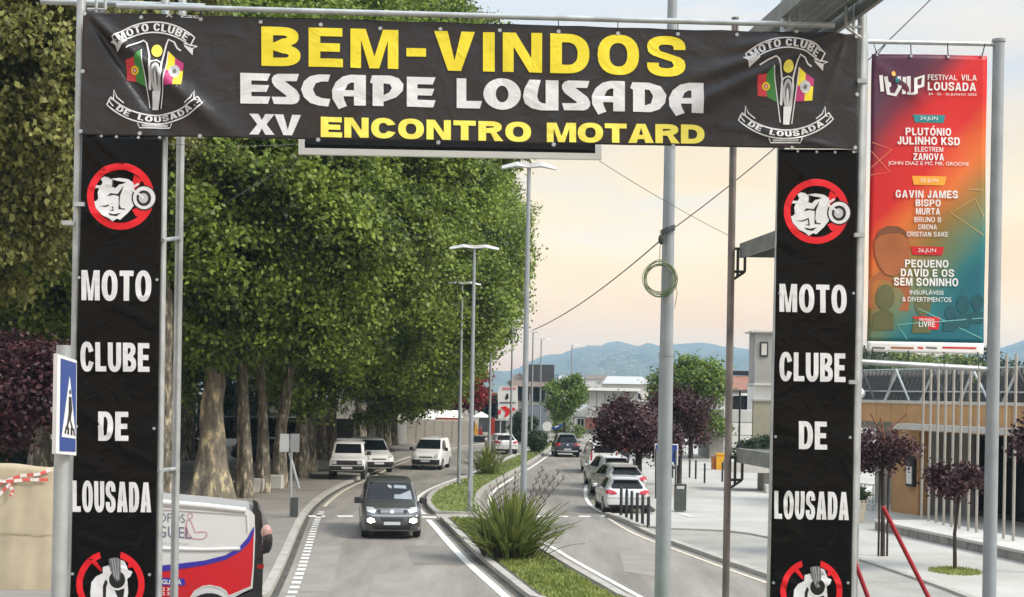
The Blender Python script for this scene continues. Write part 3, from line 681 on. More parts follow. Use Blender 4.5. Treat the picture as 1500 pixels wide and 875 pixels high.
# ---- club emblem
def emblem(dx, dy, s=1.0):
    o_ = (229.5, 106)
    q = lambda zx, zy: (o_[0]+dx+(150+zx*.1829-o_[0])*s, o_[1]+dy+(30+zy*.1829-o_[1])*s)
    Q = lambda pts: [q(*p) for p in pts]
    e = thing('emblem', None, None); e.parent = ban; e.location = Vector((0, 0, 0))
    e.location = PM.P(o_[0]+dx, o_[1]+dy)-absloc(ban)
    sh = lambda nm, polys, off, m, c=.04: shape(nm, PM, [Q(p) for p in polys], off+.003, m, e, c)
    # upper ribbon: arc band with white outline
    cx, cy = 420, 560
    top = arc(cx, cy, 505, 545, 130.5, 51, 24); bot = arc(cx, cy, 440, 462, 50, 132.5, 24)
    sh('ribbon', [top+bot], .006, i_blk); sh('ribbon_outline', ribbon(top+bot+[top[0]], 11), .009, i_whi)
    for pts in (((178, 160), (70, 178), (112, 200), (118, 250), (205, 170)), ((650, 185), (760, 210), (722, 225), (724, 275), (655, 200))):
        sh('ribbon_outline', ribbon(list(pts), 10), .007, i_whi)
    def warp_u(a, b):
        an = R(127-(127-56)*a); rx = 458+(525-458)*b*.9-6; return q(cx+(rx-8)*math.cos(an), cy-(rx+22)*math.sin(an))
    bold('lettering', PM, 'MOTO CLUBE', None, .017, i_whi, e, lw=.72, v=.24, h=.17, gap=.14, warp=warp_u, cut=.04)
    # lower ribbon
    cx2, cy2 = 420, 330
    t2 = arc(cx2, cy2, 470, 430, 222, 318, 24); b2 = arc(cx2, cy2, 530, 500, 317, 224, 24)
    sh('ribbon', [t2+b2], .006, i_blk); sh('ribbon_outline', ribbon(t2+b2+[t2[0]], 11), .009, i_whi)
    for pts in (((175, 665), (120, 620), (98, 560), (92, 640), (50, 640), (90, 690)), ((665, 670), (715, 630), (738, 570), (745, 645), (788, 652), (748, 695))):
        sh('ribbon_outline', ribbon(list(pts), 10), .007, i_whi)
    def warp_l(a, b):
        an = R(233+(307-233)*a); k = 1-b; return q(cx2+(452+50*k)*math.cos(an)*1.03, cy2-(440+44*k)*math.sin(an))
    bold('lettering', PM, 'DE  LOUSADA', None, .017, i_whi, e, lw=.72, v=.24, h=.17, gap=.14, warp=warp_l, cut=.04)
    sh('ribbon_outline', ribbon([(285, 825), (300, 862), (540, 862), (555, 825)], 9), .007, i_whi)
    sh('ribbon', [[(312, 835), (528, 835), (520, 852), (322, 852)]], .006, i_sil)
    # flags
    sh('flag', [[(186, 318), (262, 304), (268, 488), (196, 482)]], .006, i_redf)
    sh('flag', [[(262, 304), (318, 236), (350, 534), (268, 488)]], .0065, i_grn)
    sh('flag', [ell(262, 404, 32, 34)], .009, i_yel); sh('flag', [ell(262, 404, 17, 20)], .011, i_redf); sh('flag', [ell(262, 406, 8, 10)], .013, i_whi)
    sh('flag', [[(532, 250), (582, 300), (578, 405), (505, 400)]], .006, i_yel); sh('flag', [[(582, 300), (652, 345), (645, 405), (578, 405)]], .0065, i_mag)
    sh('flag', [[(505, 400), (578, 405), (572, 525), (492, 530)]], .0065, i_mag); sh('flag', [[(578, 405), (645, 405), (636, 520), (572, 525)]], .006, i_yel)
    sh('flag', [ell(578, 408, 44, 50)], .009, i_sil); sh('flag', [ell(578, 410, 15, 20)], .011, i_gry); sh('flag', [ell(578, 452, 26, 7)], .011, i_whi)
    # handlebars, fork and wheel
    for pts in (((205, 235), (270, 195), (335, 165), (358, 185), (385, 300), (395, 420), (385, 560)), ((320, 240), (376, 700)), ((528, 250), (470, 710)),
                ((630, 245), (600, 225), (575, 175), (530, 155), (512, 200), (480, 330), (470, 460))):
        sh('motorcycle_outline', ribbon(list(pts), 13 if len(pts) > 2 else 8), .013, i_whi)
    sh('motorcycle_outline', ribbon([(385, 560), (378, 545), (388, 370), (402, 340), (440, 325), (475, 345), (480, 400), (465, 560), (455, 600)], 12), .016, i_whi)
    sh('headlight', [ell(439, 247, 43, 50)], .013, i_yel2)
    sh('wheel', [ell(437, 470, 40, 125)], .018, i_sil); sh('wheel', [ell(437, 455, 22, 80)], .020, i_gry); sh('wheel', [ell(433, 480, 9, 60)], .022, i_whi)
    sh('wheel', [[(402, 570), (470, 570), (448, 718), (398, 716)]], .0205, i_whi)
emblem(0, 0); emblem(923.5, 23, .985)
# grommets and ties
def grommets(plane, pts, parent, r=.028, off=.012):
    base = absloc(parent)
    for px, py in pts:
        c = plane.P(px, py, off)-base; m = MB(); m.tube([c-plane.n*.006, c+plane.n*.006], [r, r*.8], 10)
        m.build('grommet', galv, parent, local=True)
g_top = [(124, 21), (207, 26), (294, 28), (382, 33), (470, 37), (557, 42), (645, 43), (732, 45), (818, 47), (905, 49.5), (993, 50), (1079, 51.5), (1166, 47), (1254, 54)]
g_bot = [(118, 193), (205, 196), (293, 200), (466, 205), (642, 209), (811, 212), (986, 214.5), (1160, 217), (1252, 217)]
grommets(PM, g_top+g_bot+[(121, 105), (1255, 139)], ban)
for px, py in g_top[1:-1]:
    x = (px-171)/1051; ty = 9+28.5*x; c = PM.P(px, py, .01)
    MB().tube([c, W(px, ty, gY(px)-.05)], .006, 5).build('tie', darkmetal, ban)

# ---- column banners
def col_folds(seed):
    rr = random.Random(seed); rid = [((rr.uniform(0, 1), 6-rr.uniform(0, .1)), (rr.uniform(.1, .9), 6-rr.uniform(.5, .9)), rr.uniform(.008, .02), .04) for _ in range(6)]
    rid += [((rr.choice([0, 1]), y0), (rr.uniform(.3, .7), y0-rr.uniform(-.4, .5)), rr.uniform(.008, .018), .05) for y0 in [rr.uniform(.3, 5.4) for _ in range(14)]]
    def f(u, v):
        d = .006*math.sin(v*3.1+seed)+.004*math.sin(v*7.7+u*4)
        for a, b, h, w_ in rid: d += ridge(u, v, a, b, h, w_)
        return d
    return f
PL = Plane((112, 900, YL), (236, 900, YL+.02), (121, 196, YL), col_folds(3))
PR = Plane((1128, 905, YR), (1249, 905, YR+.02), (1140, 219, YR), col_folds(9))
b1 = thing('club_banner', 'narrow black club banner hanging on the left tower of the gate', 'banner', PL.at(.5, 3), group='black club banners on the gate towers')
b2 = thing('club_banner', 'narrow black club banner hanging on the right tower of the gate', 'banner', PR.at(.5, 3), group='black club banners on the gate towers')
sheet_grid('vinyl_sheet', PL, [(121, 197), (238, 200), (226, 935), (101, 935)], v_black, b1, 24, 120)
sheet_grid('vinyl_sheet', PR, [(1140, 219), (1257, 219), (1246, 935), (1127, 935)], v_black, b2, 24, 120)
for body, q1, q2 in (('MOTO', (119.5, 396, 222, 397, 440, 441.5), (1141.5, 416, 1240, 418, 457, 459)), ('CLUBE', (118, 501, 219, 503, 544, 545), (1141.5, 516, 1238, 518, 558, 560)),
                     ('DE', (144, 603, 188, 603.5, 646, 646), (1170, 617, 1211, 618, 658, 659)), ('LOUSADA', (106.5, 704, 222, 707, 750, 750.5), (1134, 719, 1243, 721, 760, 762))):
    lw_, v_, g_ = (.40, .165, .055) if body == 'LOUSADA' else (.58, .215, .075)
    for pl_, q_, b_ in ((PL, q1, b1), (PR, q2, b2)): bold('lettering', pl_, body, q_, .008, i_whi, b_, lw=lw_, v=v_, h=.18, gap=g_, cut=.1)
def no_wheelie(plane, dx, dy, parent, s=1.0):
    c0 = (177, 288); q = lambda zx, zy: (c0[0]+dx+(120+zx*.1314-c0[0])*s, c0[1]+dy+(230+zy*.1314-c0[1])*s); Q = lambda p: [q(*a) for a in p]
    e = thing('prohibition_emblem', None, None); e.parent = parent; e.location = plane.P(c0[0]+dx, c0[1]+dy)-absloc(parent)
    sh = lambda nm, polys, off, m: shape(nm, plane, [Q(p) for p in polys], off, m, e, .12)
    sh('red_ring', [ell(433, 442, 375, 372, 48), ell(433, 442, 298, 295, 48)], .007, i_red)
    sh('red_bar', [[(590, 205), (672, 262), (640, 318), (450, 500), (395, 450), (570, 270)]], .009, i_red)
    sh('red_bar', [[(560, 590), (640, 560), (720, 620), (668, 672), (600, 660)]], .009, i_red)
    sh('rider', [[(215, 245), (255, 222), (300, 232), (345, 262), (345, 318), (330, 330), (375, 350), (420, 310), (470, 300), (495, 285), (395, 268), (330, 248), (420, 236), (520, 250),
                  (575, 290), (590, 345), (560, 420), (578, 548), (520, 620), (430, 705), (400, 690), (345, 722), (310, 690), (230, 650), (160, 570), (140, 500), (165, 490), (185, 470), (178, 400),
                  (195, 350), (150, 350), (165, 318), (220, 320), (235, 290)]], .011, i_whi)
    for pl in ([(285, 440), (320, 405), (400, 415), (470, 320), (430, 430), (420, 530), (440, 575), (480, 575), (480, 590), (410, 585), (415, 440), (360, 425)],
               [(195, 548), (270, 545), (345, 515), (358, 605), (290, 598), (340, 590), (335, 535), (270, 560)], [(290, 625), (360, 640), (440, 625), (390, 665), (320, 655)],
               [(345, 262), (370, 262), (362, 300), (372, 340), (345, 330)]):
        sh('rider_detail', [pl], .0125, i_blk)
    sh('wheel_gap', [ell(695, 458, 140, 140, 36), ell(695, 458, 124, 126, 36)], .0125, i_blk)
    sh('wheel', [ell(695, 458, 124, 126, 36), ell(692, 462, 82, 88, 36)], .0135, i_whi)
    sh('wheel_well', [ell(692, 462, 82, 88, 36), ell(688, 462, 52, 56, 28)], .0135, i_blk)
    sh('wheel_hub', [ell(688, 462, 52, 56, 28)], .0135, i_sil)
    sh('fork', ribbon([(560, 365), (640, 415), (690, 460)], 24), .015, i_whi); sh('fork', ribbon([(580, 335), (640, 300)], 22), .0155, i_whi)
no_wheelie(PL, 0, 0, b1); no_wheelie(PR, 18.8+1000, 22, b2, .97)
def scooter(plane, q, parent):
    Q = lambda p: [q(*a) for a in p]
    e = thing('prohibition_emblem', None, None); e.parent = parent; e.location = plane.P(*q(650, 700))-absloc(parent)
    sh = lambda nm, polys, off, m: shape(nm, plane, [Q(p) for p in polys], off, m, e, .12)
    cx, cy, ro, ri = 637, 680, 515, 420
    ringR = arc(cx, cy, ro, ro, 72, -252, 60)+arc(cx, cy, ri, ri, -250, 70, 60)
    # ring left open at the top between two cut ends
    sh('red_ring', [ringR], .007, i_red)
    sh('red_bar', [[(330, 330), (410, 300), (505, 440), (500, 500)]], .009, i_red); sh('red_bar', [[(900, 400), (930, 330), (1000, 400), (920, 440)]], .009, i_red)
    sh('scooter_body', [[(525, 420), (610, 395), (640, 420), (790, 420), (790, 310), (850, 330), (890, 420), (900, 460), (970, 490), (940, 560), (890, 600), (905, 800), (880, 960), (860, 1150), (560, 1150), (600, 900),
                         (350, 1000), (335, 800), (350, 650), (420, 560), (520, 515)]], .011, i_whi)
    sh('scooter_detail', [[(560, 610), (600, 640), (575, 720), (570, 860), (600, 1000), (540, 1000), (525, 860), (525, 700)]], .0125, i_blk)
    sh('scooter_detail', [[(700, 770), (850, 745), (830, 900), (800, 960), (760, 900)]], .0125, i_blk)
    sh('headlight_ring', [ell(738, 610, 122, 130, 30)], .0135, i_blk); sh('headlight_ring', [ell(738, 610, 150, 160, 30), ell(738, 610, 124, 132, 30)], .0145, i_whi)
    sh('tyre_print', [[(610, 300), (660, 280), (740, 275), (788, 300), (795, 470), (780, 610), (740, 640), (700, 600), (640, 470)]], .016, i_gry)
    for a in ((660, 290, 700, 560), (700, 285, 735, 600), (755, 285, 755, 600)):
        sh('tyre_print', ribbon([(a[0], a[1]), (a[2], a[3])], 9), .018, i_sil)
scooter(PL, lambda a, b: (100+a*.09715, 790+b*.09715), b1); scooter(PR, lambda a, b: (1130+(a+25)*.0865*1.02, 800+(b+45)*.0865*1.06), b2)
grommets(PL, [(149, 200), (171, 201), (203, 202), (234, 202), (116, 407), (230, 410), (112, 625), (226, 628), (106, 841), (219, 842)], b1, .02)
grommets(PR, [(1168, 222), (1196, 223), (1223, 223.5), (1250, 223), (1142, 430), (1250, 430), (1136, 640), (1245, 641), (1133, 854), (1242, 854)], b2, .02)

# ---- framed sign hanging behind the banner
sg = thing('hanging_sign', 'black sign in a white frame hanging behind the welcome banner', 'sign', W(658, 215, 18.9))
PS = Plane((438, 228, 18.75), (880, 235, 19.0), (438, 130, 18.75))
def bar(m, plane, a, b, t, d, off=0):
    p, q = plane.P(*a), plane.P(*b); c = (p+q)/2+plane.n*off; ax = (q-p).normalized(); n = plane.n; k = ax.cross(n)
    m.box(c, ((q-p).length+t, t, d), M3=Matrix((ax, k, n)).transposed())
m = MB(); bar(m, PS, (442, 222), (876, 230), .08, .08); bar(m, PS, (442, 120), (876, 130), .08, .08); m.build('frame', white_p, sg)
m = MB(); bar(m, PS, (442, 125), (442, 216), .08, .079); bar(m, PS, (876, 135), (876, 224), .08, .079); m.build('frame', white_p, sg)
m = MB(); a = [PS.P(*p) for p in ((446, 218), (872, 226), (872, 138), (446, 128))]; m.prism(a, -PS.n*.03); m.build('panel', M('dark_panel', (.02, .02, .023), .4), sg)
m = MB(); bar(m, PS, (446, 210), (872, 218), .035, .03, .02); m.build('trim', darkmetal, sg)
def cable(name, pts, r, mat, label=None, cat=None, parent=None, sag=0, n=24):
    P = []
    for a, b in zip(pts, pts[1:]):
        for i in range(n):
            t = i/n; p = a.lerp(b, t); p = p.copy(); p.z -= sag*4*t*(1-t); P.append(p)
    P.append(pts[-1]); o = MB().tube(P, r, 5).build(name, mat, parent, True)
    if label: tag(o, label, cat)
    return o
wire_m = M('grey_wire', (.10, .10, .10), .6, 0, 0); green_w = M('green_cable', (.12, .17, .07), .6, 0, .2, 8)
for pts in (([W(441, 228, 18.75), W(268, 332, YL+1.3)]), ([W(878, 236, 19), W(1067, 345, 20)]), ([W(243, 211, YL), W(438, 211, 18.75)])):
    cable('tie', pts, .004, wire_m, parent=sg, sag=.03)

# ================================================================== POSTER on its tubular frame
PP = Plane((1270, 499, 19.6), (1440, 499, 19.75), (1278, 82, 19.6), lambda u, v: .012*math.sin(u*5+.5)*math.sin(v*1.4)+.010*math.sin(v*3+u*2)+ridge(u, v, (0, 3.9), (.9, 3.2), .02, .05)+ridge(u, v, (1.55, 3.9), (1, 3.3), .015, .05))
frm = thing('poster_frame', 'grey steel frame of two posts holding the festival poster right of the gate', 'frame', (0, 0, 0)); pf = W(1462, 60, 19.85)
a, b = drop(1463, 62, 1449, 875, 19.85); frm.location = (b.x, b.y, hill(19.85))
bluegrey = M('blue_grey_paint', (.27, .30, .32), .42, .15, .10, 2.5)
MB().tube([a, b], [.078, .095], 16).build('post', bluegrey, frm, True); MB().tube([a, a+Vector((0, 0, .04))], .092, 16).build('post_cap', bluegrey, frm, True)
a2, b2_ = drop(1267, 50, 1251, 875, 19.5); MB().tube([a2, b2_], .05, 12).build('post', galv, frm, True)
tubeW('upper_rail', W(1267, 61, 19.5), W(1458, 65, 19.85), .032, frm); tubeW('lower_rail', W(1256, 530, 19.5), W(1446, 541, 19.85), .04, frm)
red_m = M('red_strut_paint', S(150, 20, 35), .4, 0, .1, 3)
for p, q in (((1293, 742), (1400, 930)), ((1251, 820), (1300, 930))):
    MB().tube([W(p[0], p[1], 19.3), W(q[0], q[1], 19.3)+Vector((0, -.2, -.3))], .032, 10).build('strut', red_m, frm, True)
pos = thing('festival_poster', 'tall red, orange and teal festival poster laced into a steel frame', 'poster', PP.at(.8, 2))
# printed colour wash: purple to red, orange, olive and teal
pm_ = bpy.data.materials.new('printed_colour_wash'); pm_.use_nodes = True; t = pm_.node_tree; b_ = t.nodes['Principled BSDF']; b_.inputs['Roughness'].default_value = .45
g = nn(t, 'ShaderNodeTexCoord'); sp_ = nn(t, 'ShaderNodeSeparateXYZ'); t.links.new(g.outputs['Object'], sp_.inputs[0])
ns = nn(t, 'ShaderNodeTexNoise'); ns.inputs['Scale'].default_value = .8; ns.inputs['Detail'].default_value = 2; t.links.new(g.outputs['Object'], ns.inputs['Vector'])
def mth(op, a, b, c=None):
    n = nn(t, 'ShaderNodeMath', operation=op)
    for i, x in enumerate((a, b, c)):
        if x is None: continue
        if isinstance(x, (int, float)): n.inputs[i].default_value = x
        else: t.links.new(x, n.inputs[i])
    return n.outputs[0]
dg_ = mth('MULTIPLY_ADD', sp_.outputs[0], .30, mth('MULTIPLY', sp_.outputs[2], -.25)); dg_ = mth('ADD', mth('ADD', dg_, mth('MULTIPLY', ns.outputs[0], .25)), .375)
rp = nn(t, 'ShaderNodeValToRGB'); cr = rp.color_ramp
st = [(-.05, S(75, 30, 60)), (.10, S(110, 18, 45)), (.22, S(200, 12, 22)), (.42, S(205, 22, 20)), (.56, S(215, 105, 35)), (.70, S(140, 110, 50)), (.82, S(95, 120, 90)), (.92, S(20, 110, 115)), (1, S(0, 95, 110))]
cr.elements[0].position = 0; cr.elements[0].color = st[0][1]; cr.elements[1].position = 1; cr.elements[1].color = st[-1][1]
for p_, c_ in st[1:-1]: e = cr.elements.new(p_); e.color = c_
t.links.new(dg_, rp.inputs[0]); t.links.new(rp.outputs[0], b_.inputs['Base Color'])
sheet_grid('printed_sheet', PP, [(1277.5, 79), (1446, 82), (1441, 503), (1270, 500)], pm_, pos, 24, 60)
whi2 = M('white_print', (.75, .75, .74), .5, 0, .03); sheet_grid('white_hem', PP, [(1270, 500), (1441, 503), (1440.5, 520), (1269.6, 515)], whi2, pos, 24, 4, .001)
def TP(body, x0, x1, y0, y1, m=whi2, o=.012, sp=1.0):
    q_ = (x0, y0, x1, y0+(x1-x0)*.012, y1, y1+(x1-x0)*.012)
    if body.replace('.', '').replace('&', '1').replace('Á', '1').isalpha() and not any(c.isdigit() for c in body) or all(c in 'ABCDEFGHIJKLMNOPQRSTUVXZÓ ' for c in body) and y1-y0 > 6:
        if all(c in 'ABCDEFGHIJKLMNOPQRSTUVXZÓ ' for c in body) and body != 'FESTIVAL':
            if 'Ó' in body: q_ = (x0, y0+3, x1, y0+3+(x1-x0)*.012, y1, y1+(x1-x0)*.012)
            return bold('lettering', PP, body, q_, .018, m, pos, lw=.82, v=.23 if y1-y0 > 8.5 else .17, gap=.16, cut=.15)
    return text('lettering', PP, body, q_, .018, m, pos, offset=0, space=sp, cut=.15)
_unused = lambda body, x0, x1, y0, y1, m=whi2, o=.012, sp=1.0: text('lettering', PP, body, (x0, y0, x1, y0+(x1-x0)*.012, y1, y1+(x1-x0)*.012), .006, m, pos, offset=o, space=sp, cut=.15)
for a_ in (('FESTIVAL', 1358, 1401, 110, 118, whi2, .0), ('VILA', 1407, 1430, 110, 118.3, whi2, .013), ('LOUSADA', 1358, 1429, 121, 133, whi2, .013), ('24 · 25 · 26 JUNHO 2022', 1359, 1430, 136.5, 141, whi2, .02),
           ('PLUTÓNIO', 1326, 1393, 184.5, 198.5, whi2, .013), ('JULINHO KSD', 1314, 1406, 200.5, 212, whi2, .013), ('ELECTREM', 1339, 1381, 215.5, 222.5, whi2, .0), ('ZANOVA', 1337, 1382, 225, 235, whi2, .013),
           ('JOHN DIAZ E MC MR. GROOVE', 1300, 1419, 236.5, 243.5, whi2, .01), ('GAVIN JAMES', 1311, 1402, 279, 290, whi2, .013), ('BISPO', 1340.5, 1377, 292.5, 302.5, whi2, .013), ('MURTA', 1341, 1376, 305, 314.5, whi2, .012),
           ('BRUNO B', 1339, 1378, 318, 325.5, whi2, .011), ('DBENA', 1345, 1372, 329, 336, whi2, .02), ('CRISTIAN SAKE', 1328, 1388, 339.5, 346.5, whi2, .02), ('PEQUENO', 1325.5, 1389, 380.5, 391.5, whi2, .013),
           ('DAVID E OS', 1319, 1397, 394, 405, whi2, .013), ('SEM SONINHO', 1308.5, 1403, 407, 418.5, whi2, .013), ('INSUFLÁVEIS', 1332, 1382, 424, 431.5, whi2, .02), ('& DIVERTIMENTOS', 1321, 1393, 435, 442, whi2, .02)):
    TP(*a_)
def tagshape(x0, y0, x1, y1, m, sk=3):
    shape('date_tag', PP, [[(x0, y0), (x1, y0+1), (x1-sk, y1+1), (x0+sk, y1)]], .006, m, pos)
teal = M('teal_print', S(20, 130, 135), .5, 0, .03); amber = M('amber_print', S(235, 160, 45), .5, 0, .03); crim = M('crimson_print', S(200, 15, 30), .5, 0, .03)
tagshape(1337, 168, 1385, 179.5, teal); tagshape(1335, 258, 1386, 271, amber); tagshape(1334, 361, 1383, 373, crim); tagshape(1337, 463.5, 1377, 482, crim)
TP('24.JUN', 1347, 1373, 171, 177.5, whi2, .012); TP('25.JUN', 1347, 1373, 262, 268.5, whi2, .011); TP('26.JUN', 1345, 1371, 364, 371, whi2, .012); TP('ENTRADA', 1346, 1368, 466.5, 470, whi2, .02); TP('LIVRE', 1345, 1369, 471, 479, whi2, .013)
# folded-ribbon festival word mark
for pl in (((1291, 110), (1293, 134)), ((1298, 112), (1302, 137), (1312, 139), (1318, 128), (1317, 112)), ((1325, 113), (1324, 138)), ((1331, 112), (1331, 138), (1340, 137)), ((1341, 138), (1341, 116), (1352, 112), (1351, 126), (1343, 128))):
    shape('word_mark', PP, ribbon(list(pl), 5.2), .007, whi2, pos)
for c_, m_ in (((1309, 108), amber), ((1314, 118), teal), ((1303, 124), whi2)): shape('word_mark', PP, [ell(c_[0], c_[1], 3, 4, 10)], .009, m_, pos)
thin = M('pale_line_print', S(225, 130, 100), .5, 0, .03); thin2 = M('pale_gold_print', S(190, 165, 110), .5, 0, .03); thin3 = M('pale_teal_print', S(120, 190, 185), .5, 0, .03)
for pl, m_ in ((((1277, 209), (1306, 219), (1276, 246)), thin), (((1276, 222), (1303, 252), (1275, 257)), thin), (((1440, 345), (1392, 312), (1428, 291), (1440, 318)), thin2), (((1418, 277), (1440, 279)), thin2),
               (((1328, 497), (1314, 476), (1346, 473)), thin3), (((1345, 452), (1438, 496)), thin3), (((1345, 474), (1440, 466)), thin3)):
    shape('line_drawing', PP, ribbon(list(pl), 1.0), .008, m_, pos)
# faint printed people behind the names (plain tone-on-tone shapes)
shadeA = M('brown_tone_print', S(158, 88, 42), .5, 0, .12, 3); shadeB = M('olive_tone_print', S(90, 92, 55), .5, 0, .12, 3); shadeC = M('deep_teal_print', S(0, 78, 88), .5, 0, .12, 3)
shape('portrait_print', PP, [[(1281, 375), (1280, 356), (1286, 340), (1300, 333), (1318, 333), (1331, 343), (1333, 362), (1331, 383), (1322, 398), (1308, 405), (1296, 402), (1287, 390)]], .012, shadeA, pos)
shape('portrait_print', PP, [[(1282, 352), (1290, 345), (1302, 341), (1320, 341), (1330, 350), (1327, 339), (1316, 332), (1300, 331), (1288, 337)]], .014, M('dark_brown_print', S(118, 66, 36), .5, 0, .1), pos)
shape('portrait_print', PP, [[(1272, 410), (1288, 398), (1308, 410), (1330, 398), (1334, 430), (1330, 456), (1272, 452)]], .0042, shadeA, pos)
for cx_, cy_, rx_, m_ in ((1296, 436, 14, shadeB), (1352, 447, 12, shadeB), (1411, 446, 10, shadeC), (1432, 443, 9, shadeC), (1392, 458, 8, shadeC)):
    shape('portrait_print', PP, [ell(cx_, cy_, rx_, rx_*1.35, 18)], .0055, m_, pos); 
    shape('portrait_print', PP, [[(cx_-rx_*1.4, cy_+rx_*3.4), (cx_-rx_*1.2, cy_+rx_*1.7), (cx_, cy_+rx_*1.2), (cx_+rx_*.9, cy_+rx_*1.7), (cx_+rx_*.9, cy_+rx_*3.4)]], .0062, m_, pos)
for x0, x1, c_ in ((1278, 1296, i_gry), (1305, 1338, shadeA), (1344, 1352, crim), (1356, 1372, i_gry), (1380, 1430, crim)): shape('sponsor_print', PP, [[(x0, 508), (x1, 509), (x1, 511.5), (x0, 510.5)]], .006, c_, pos)
grommets(PP, [(1285, 81), (1334, 83), (1388, 84), (1438, 82)], pos, .022)
for a_, b_2 in (((1285, 81), (1279, 61)), ((1285, 81), (1300, 62)), ((1334, 83), (1334, 62)), ((1388, 84), (1388, 63)), ((1438, 82), (1443, 64)), ((1278, 511), (1276, 531)), ((1330, 514), (1330, 534)), ((1382, 516), (1383, 537)), ((1432, 516), (1434, 540))):
    MB().tube([PP.P(*a_b, .01) if i == 0 else W(a_b[0], a_b[1], 19.65) for i, a_b in enumerate((a_, b_2))], .008, 5).build('tie', darkmetal, pos)

# ================================================================== thick mast, cable and coil
a, b = drop(987, -120, 970, 875, 24.0); top = a
mast = thing('steel_mast', 'thick blue-grey steel mast standing between the carriageways in the foreground', 'mast', (b.x, b.y, hill(24)))
j = a.lerp(b, .62)
MB().tube([a, j], [.072, .112], 20).build('upper_pole', bluegrey, mast, True); MB().tube([j, b], [.118, .135], 20).build('lower_pole', bluegrey, mast, True)
MB().tube([j+Vector((0, 0, .02)), j-Vector((0, 0, .03))], .126, 20).build('collar', bluegrey, mast, True)
MB().box((b.x, b.y, b.z+.02), (.45, .45, .04)).build('base_plate', galv, mast)
m = MB(); k0 = W(978, 338, 23.9)
for i in range(3): m.tube([k0+Vector((.12*math.cos(t_*.6), .12*math.sin(t_*.6), i*.035-.03+.05*math.cos(t_*.6))) for t_ in range(12)], .012, 5)
m.build('cable_clamp', darkmetal, mast); MB().ell(W(968.5, 351, 23.85), (.05, .05, .09), 8, 6).build('insulator', M('dark_green_insulator', (.03, .04, .02), .4), mast, True)
cable('overhead_cable', [W(1395, -32, 23.0), W(1129, 222, 23.6), W(975, 343, 23.85)], .010, wire_m, 'dark overhead cable running from the mast up to the top right', 'cable', sag=.03)
cable('overhead_cable', [W(968, 352, 23.85), W(780, 484, 40.2)], .012, wire_m, 'thin overhead cable sagging from the mast to the double lamp', 'cable', sag=.16)
cl = thing('cable_coil', 'coil of green cable hanging on the thick mast', 'cable coil', W(967, 408, 23.8))
m = MB(); rr_ = random.Random(4)
for i in range(10):
    c = W(967+rr_.uniform(-1.5, 1.5), 409+rr_.uniform(-2, 2), 23.78+i*.012); rx_, rz_ = rr_.uniform(.20, .29), rr_.uniform(.22, .31)
    m.tube([c+Vector((rx_*math.cos(t_*.3142), .02*math.sin(t_), rz_*math.sin(t_*.3142))) for t_ in range(21)], .0065, 5)
m.build('loops', green_w, cl, True)
MB().tube([W(967, 360, 23.8), W(966, 388, 23.8)], .006, 5).build('hanging_cord', green_w, cl); MB().tube([W(988, 408, 23.8), W(992, 430, 23.8), W(988, 452, 23.8)], .006, 5).build('loose_end', green_w, cl)

# ================================================================== street lamps down the median
lamp_w = M('white_lamp_housing', (.62, .64, .65), .4, .1, .05)
def lamp(px, top_y, base_y, label, H=9.9, span=.9, Y=None, lean=0.0):
    if Y is None: Y = F*H/(base_y-top_y)
    tp = W(px, top_y, Y); bt = Vector((tp.x, Y, hill(Y)+.09 if Y < 100 else .05))
    o = thing('street_lamp', label, 'street lamp', bt, 0, 'double-arm street lamps along the median'); h = tp.z-bt.z; l_ = lambda m: m
    m = MB(); m.tube([(0, 0, 0), (0, 0, h*.35), (0, 0, h)], [.095, .085, .055], 12); m.build('pole', bluegrey, o, True, local=True)
    MB().box((0, 0, .02), (.34, .34, .04)).build('base_plate', galv, o, local=True)
    MB().box((0, -.095, 1.0), (.10, .02, .5)).build('access_door', greypaint, o, local=True)
    for sx in (-1, 1):
        m = MB(); m.add([(0, -.10, h-.06), (0, .10, h-.06), (sx*span*.45, .15, h-.02), (sx*span*.45, -.15, h-.02), (sx*span, .09, h-.10), (sx*span, -.09, h-.10),
                         (0, -.10, h+.05), (0, .10, h+.05), (sx*span*.45, .12, h+.09), (sx*span*.45, -.12, h+.09), (sx*span, .06, h-.02), (sx*span, -.06, h-.02)],
                        [(0, 1, 2, 3), (3, 2, 4, 5), (6, 9, 8, 7), (9, 11, 10, 8), (0, 3, 9, 6), (3, 5, 11, 9), (1, 7, 8, 2), (2, 8, 10, 4), (4, 10, 11, 5)])
        m.build('luminaire', lamp_w, o, local=True)
    return o
lamp(775, 243, 812, 'tallest street lamp, rising behind the big spiky plant', Y=39.6, span=.75)
lamp(695, 362, 759, 'street lamp at the paved gap of the median, second tallest in view')
lamp(677, 415, 717, 'street lamp on the curved grass verge just past the paved gap')
lamp(720, 453, 686, 'street lamp behind the middle bush of the median')
lamp(751, 470, 672, 'street lamp beside the white billboard, just clear of the trees')
lamp(781, 487, 657, 'slim distant street lamp just right of the tallest lamp'); lamp(793, 497, 649, 'slim distant street lamp in front of the stone house')
lamp(838, 505, 642, 'slim distant street lamp beside the small green tree', span=.7)

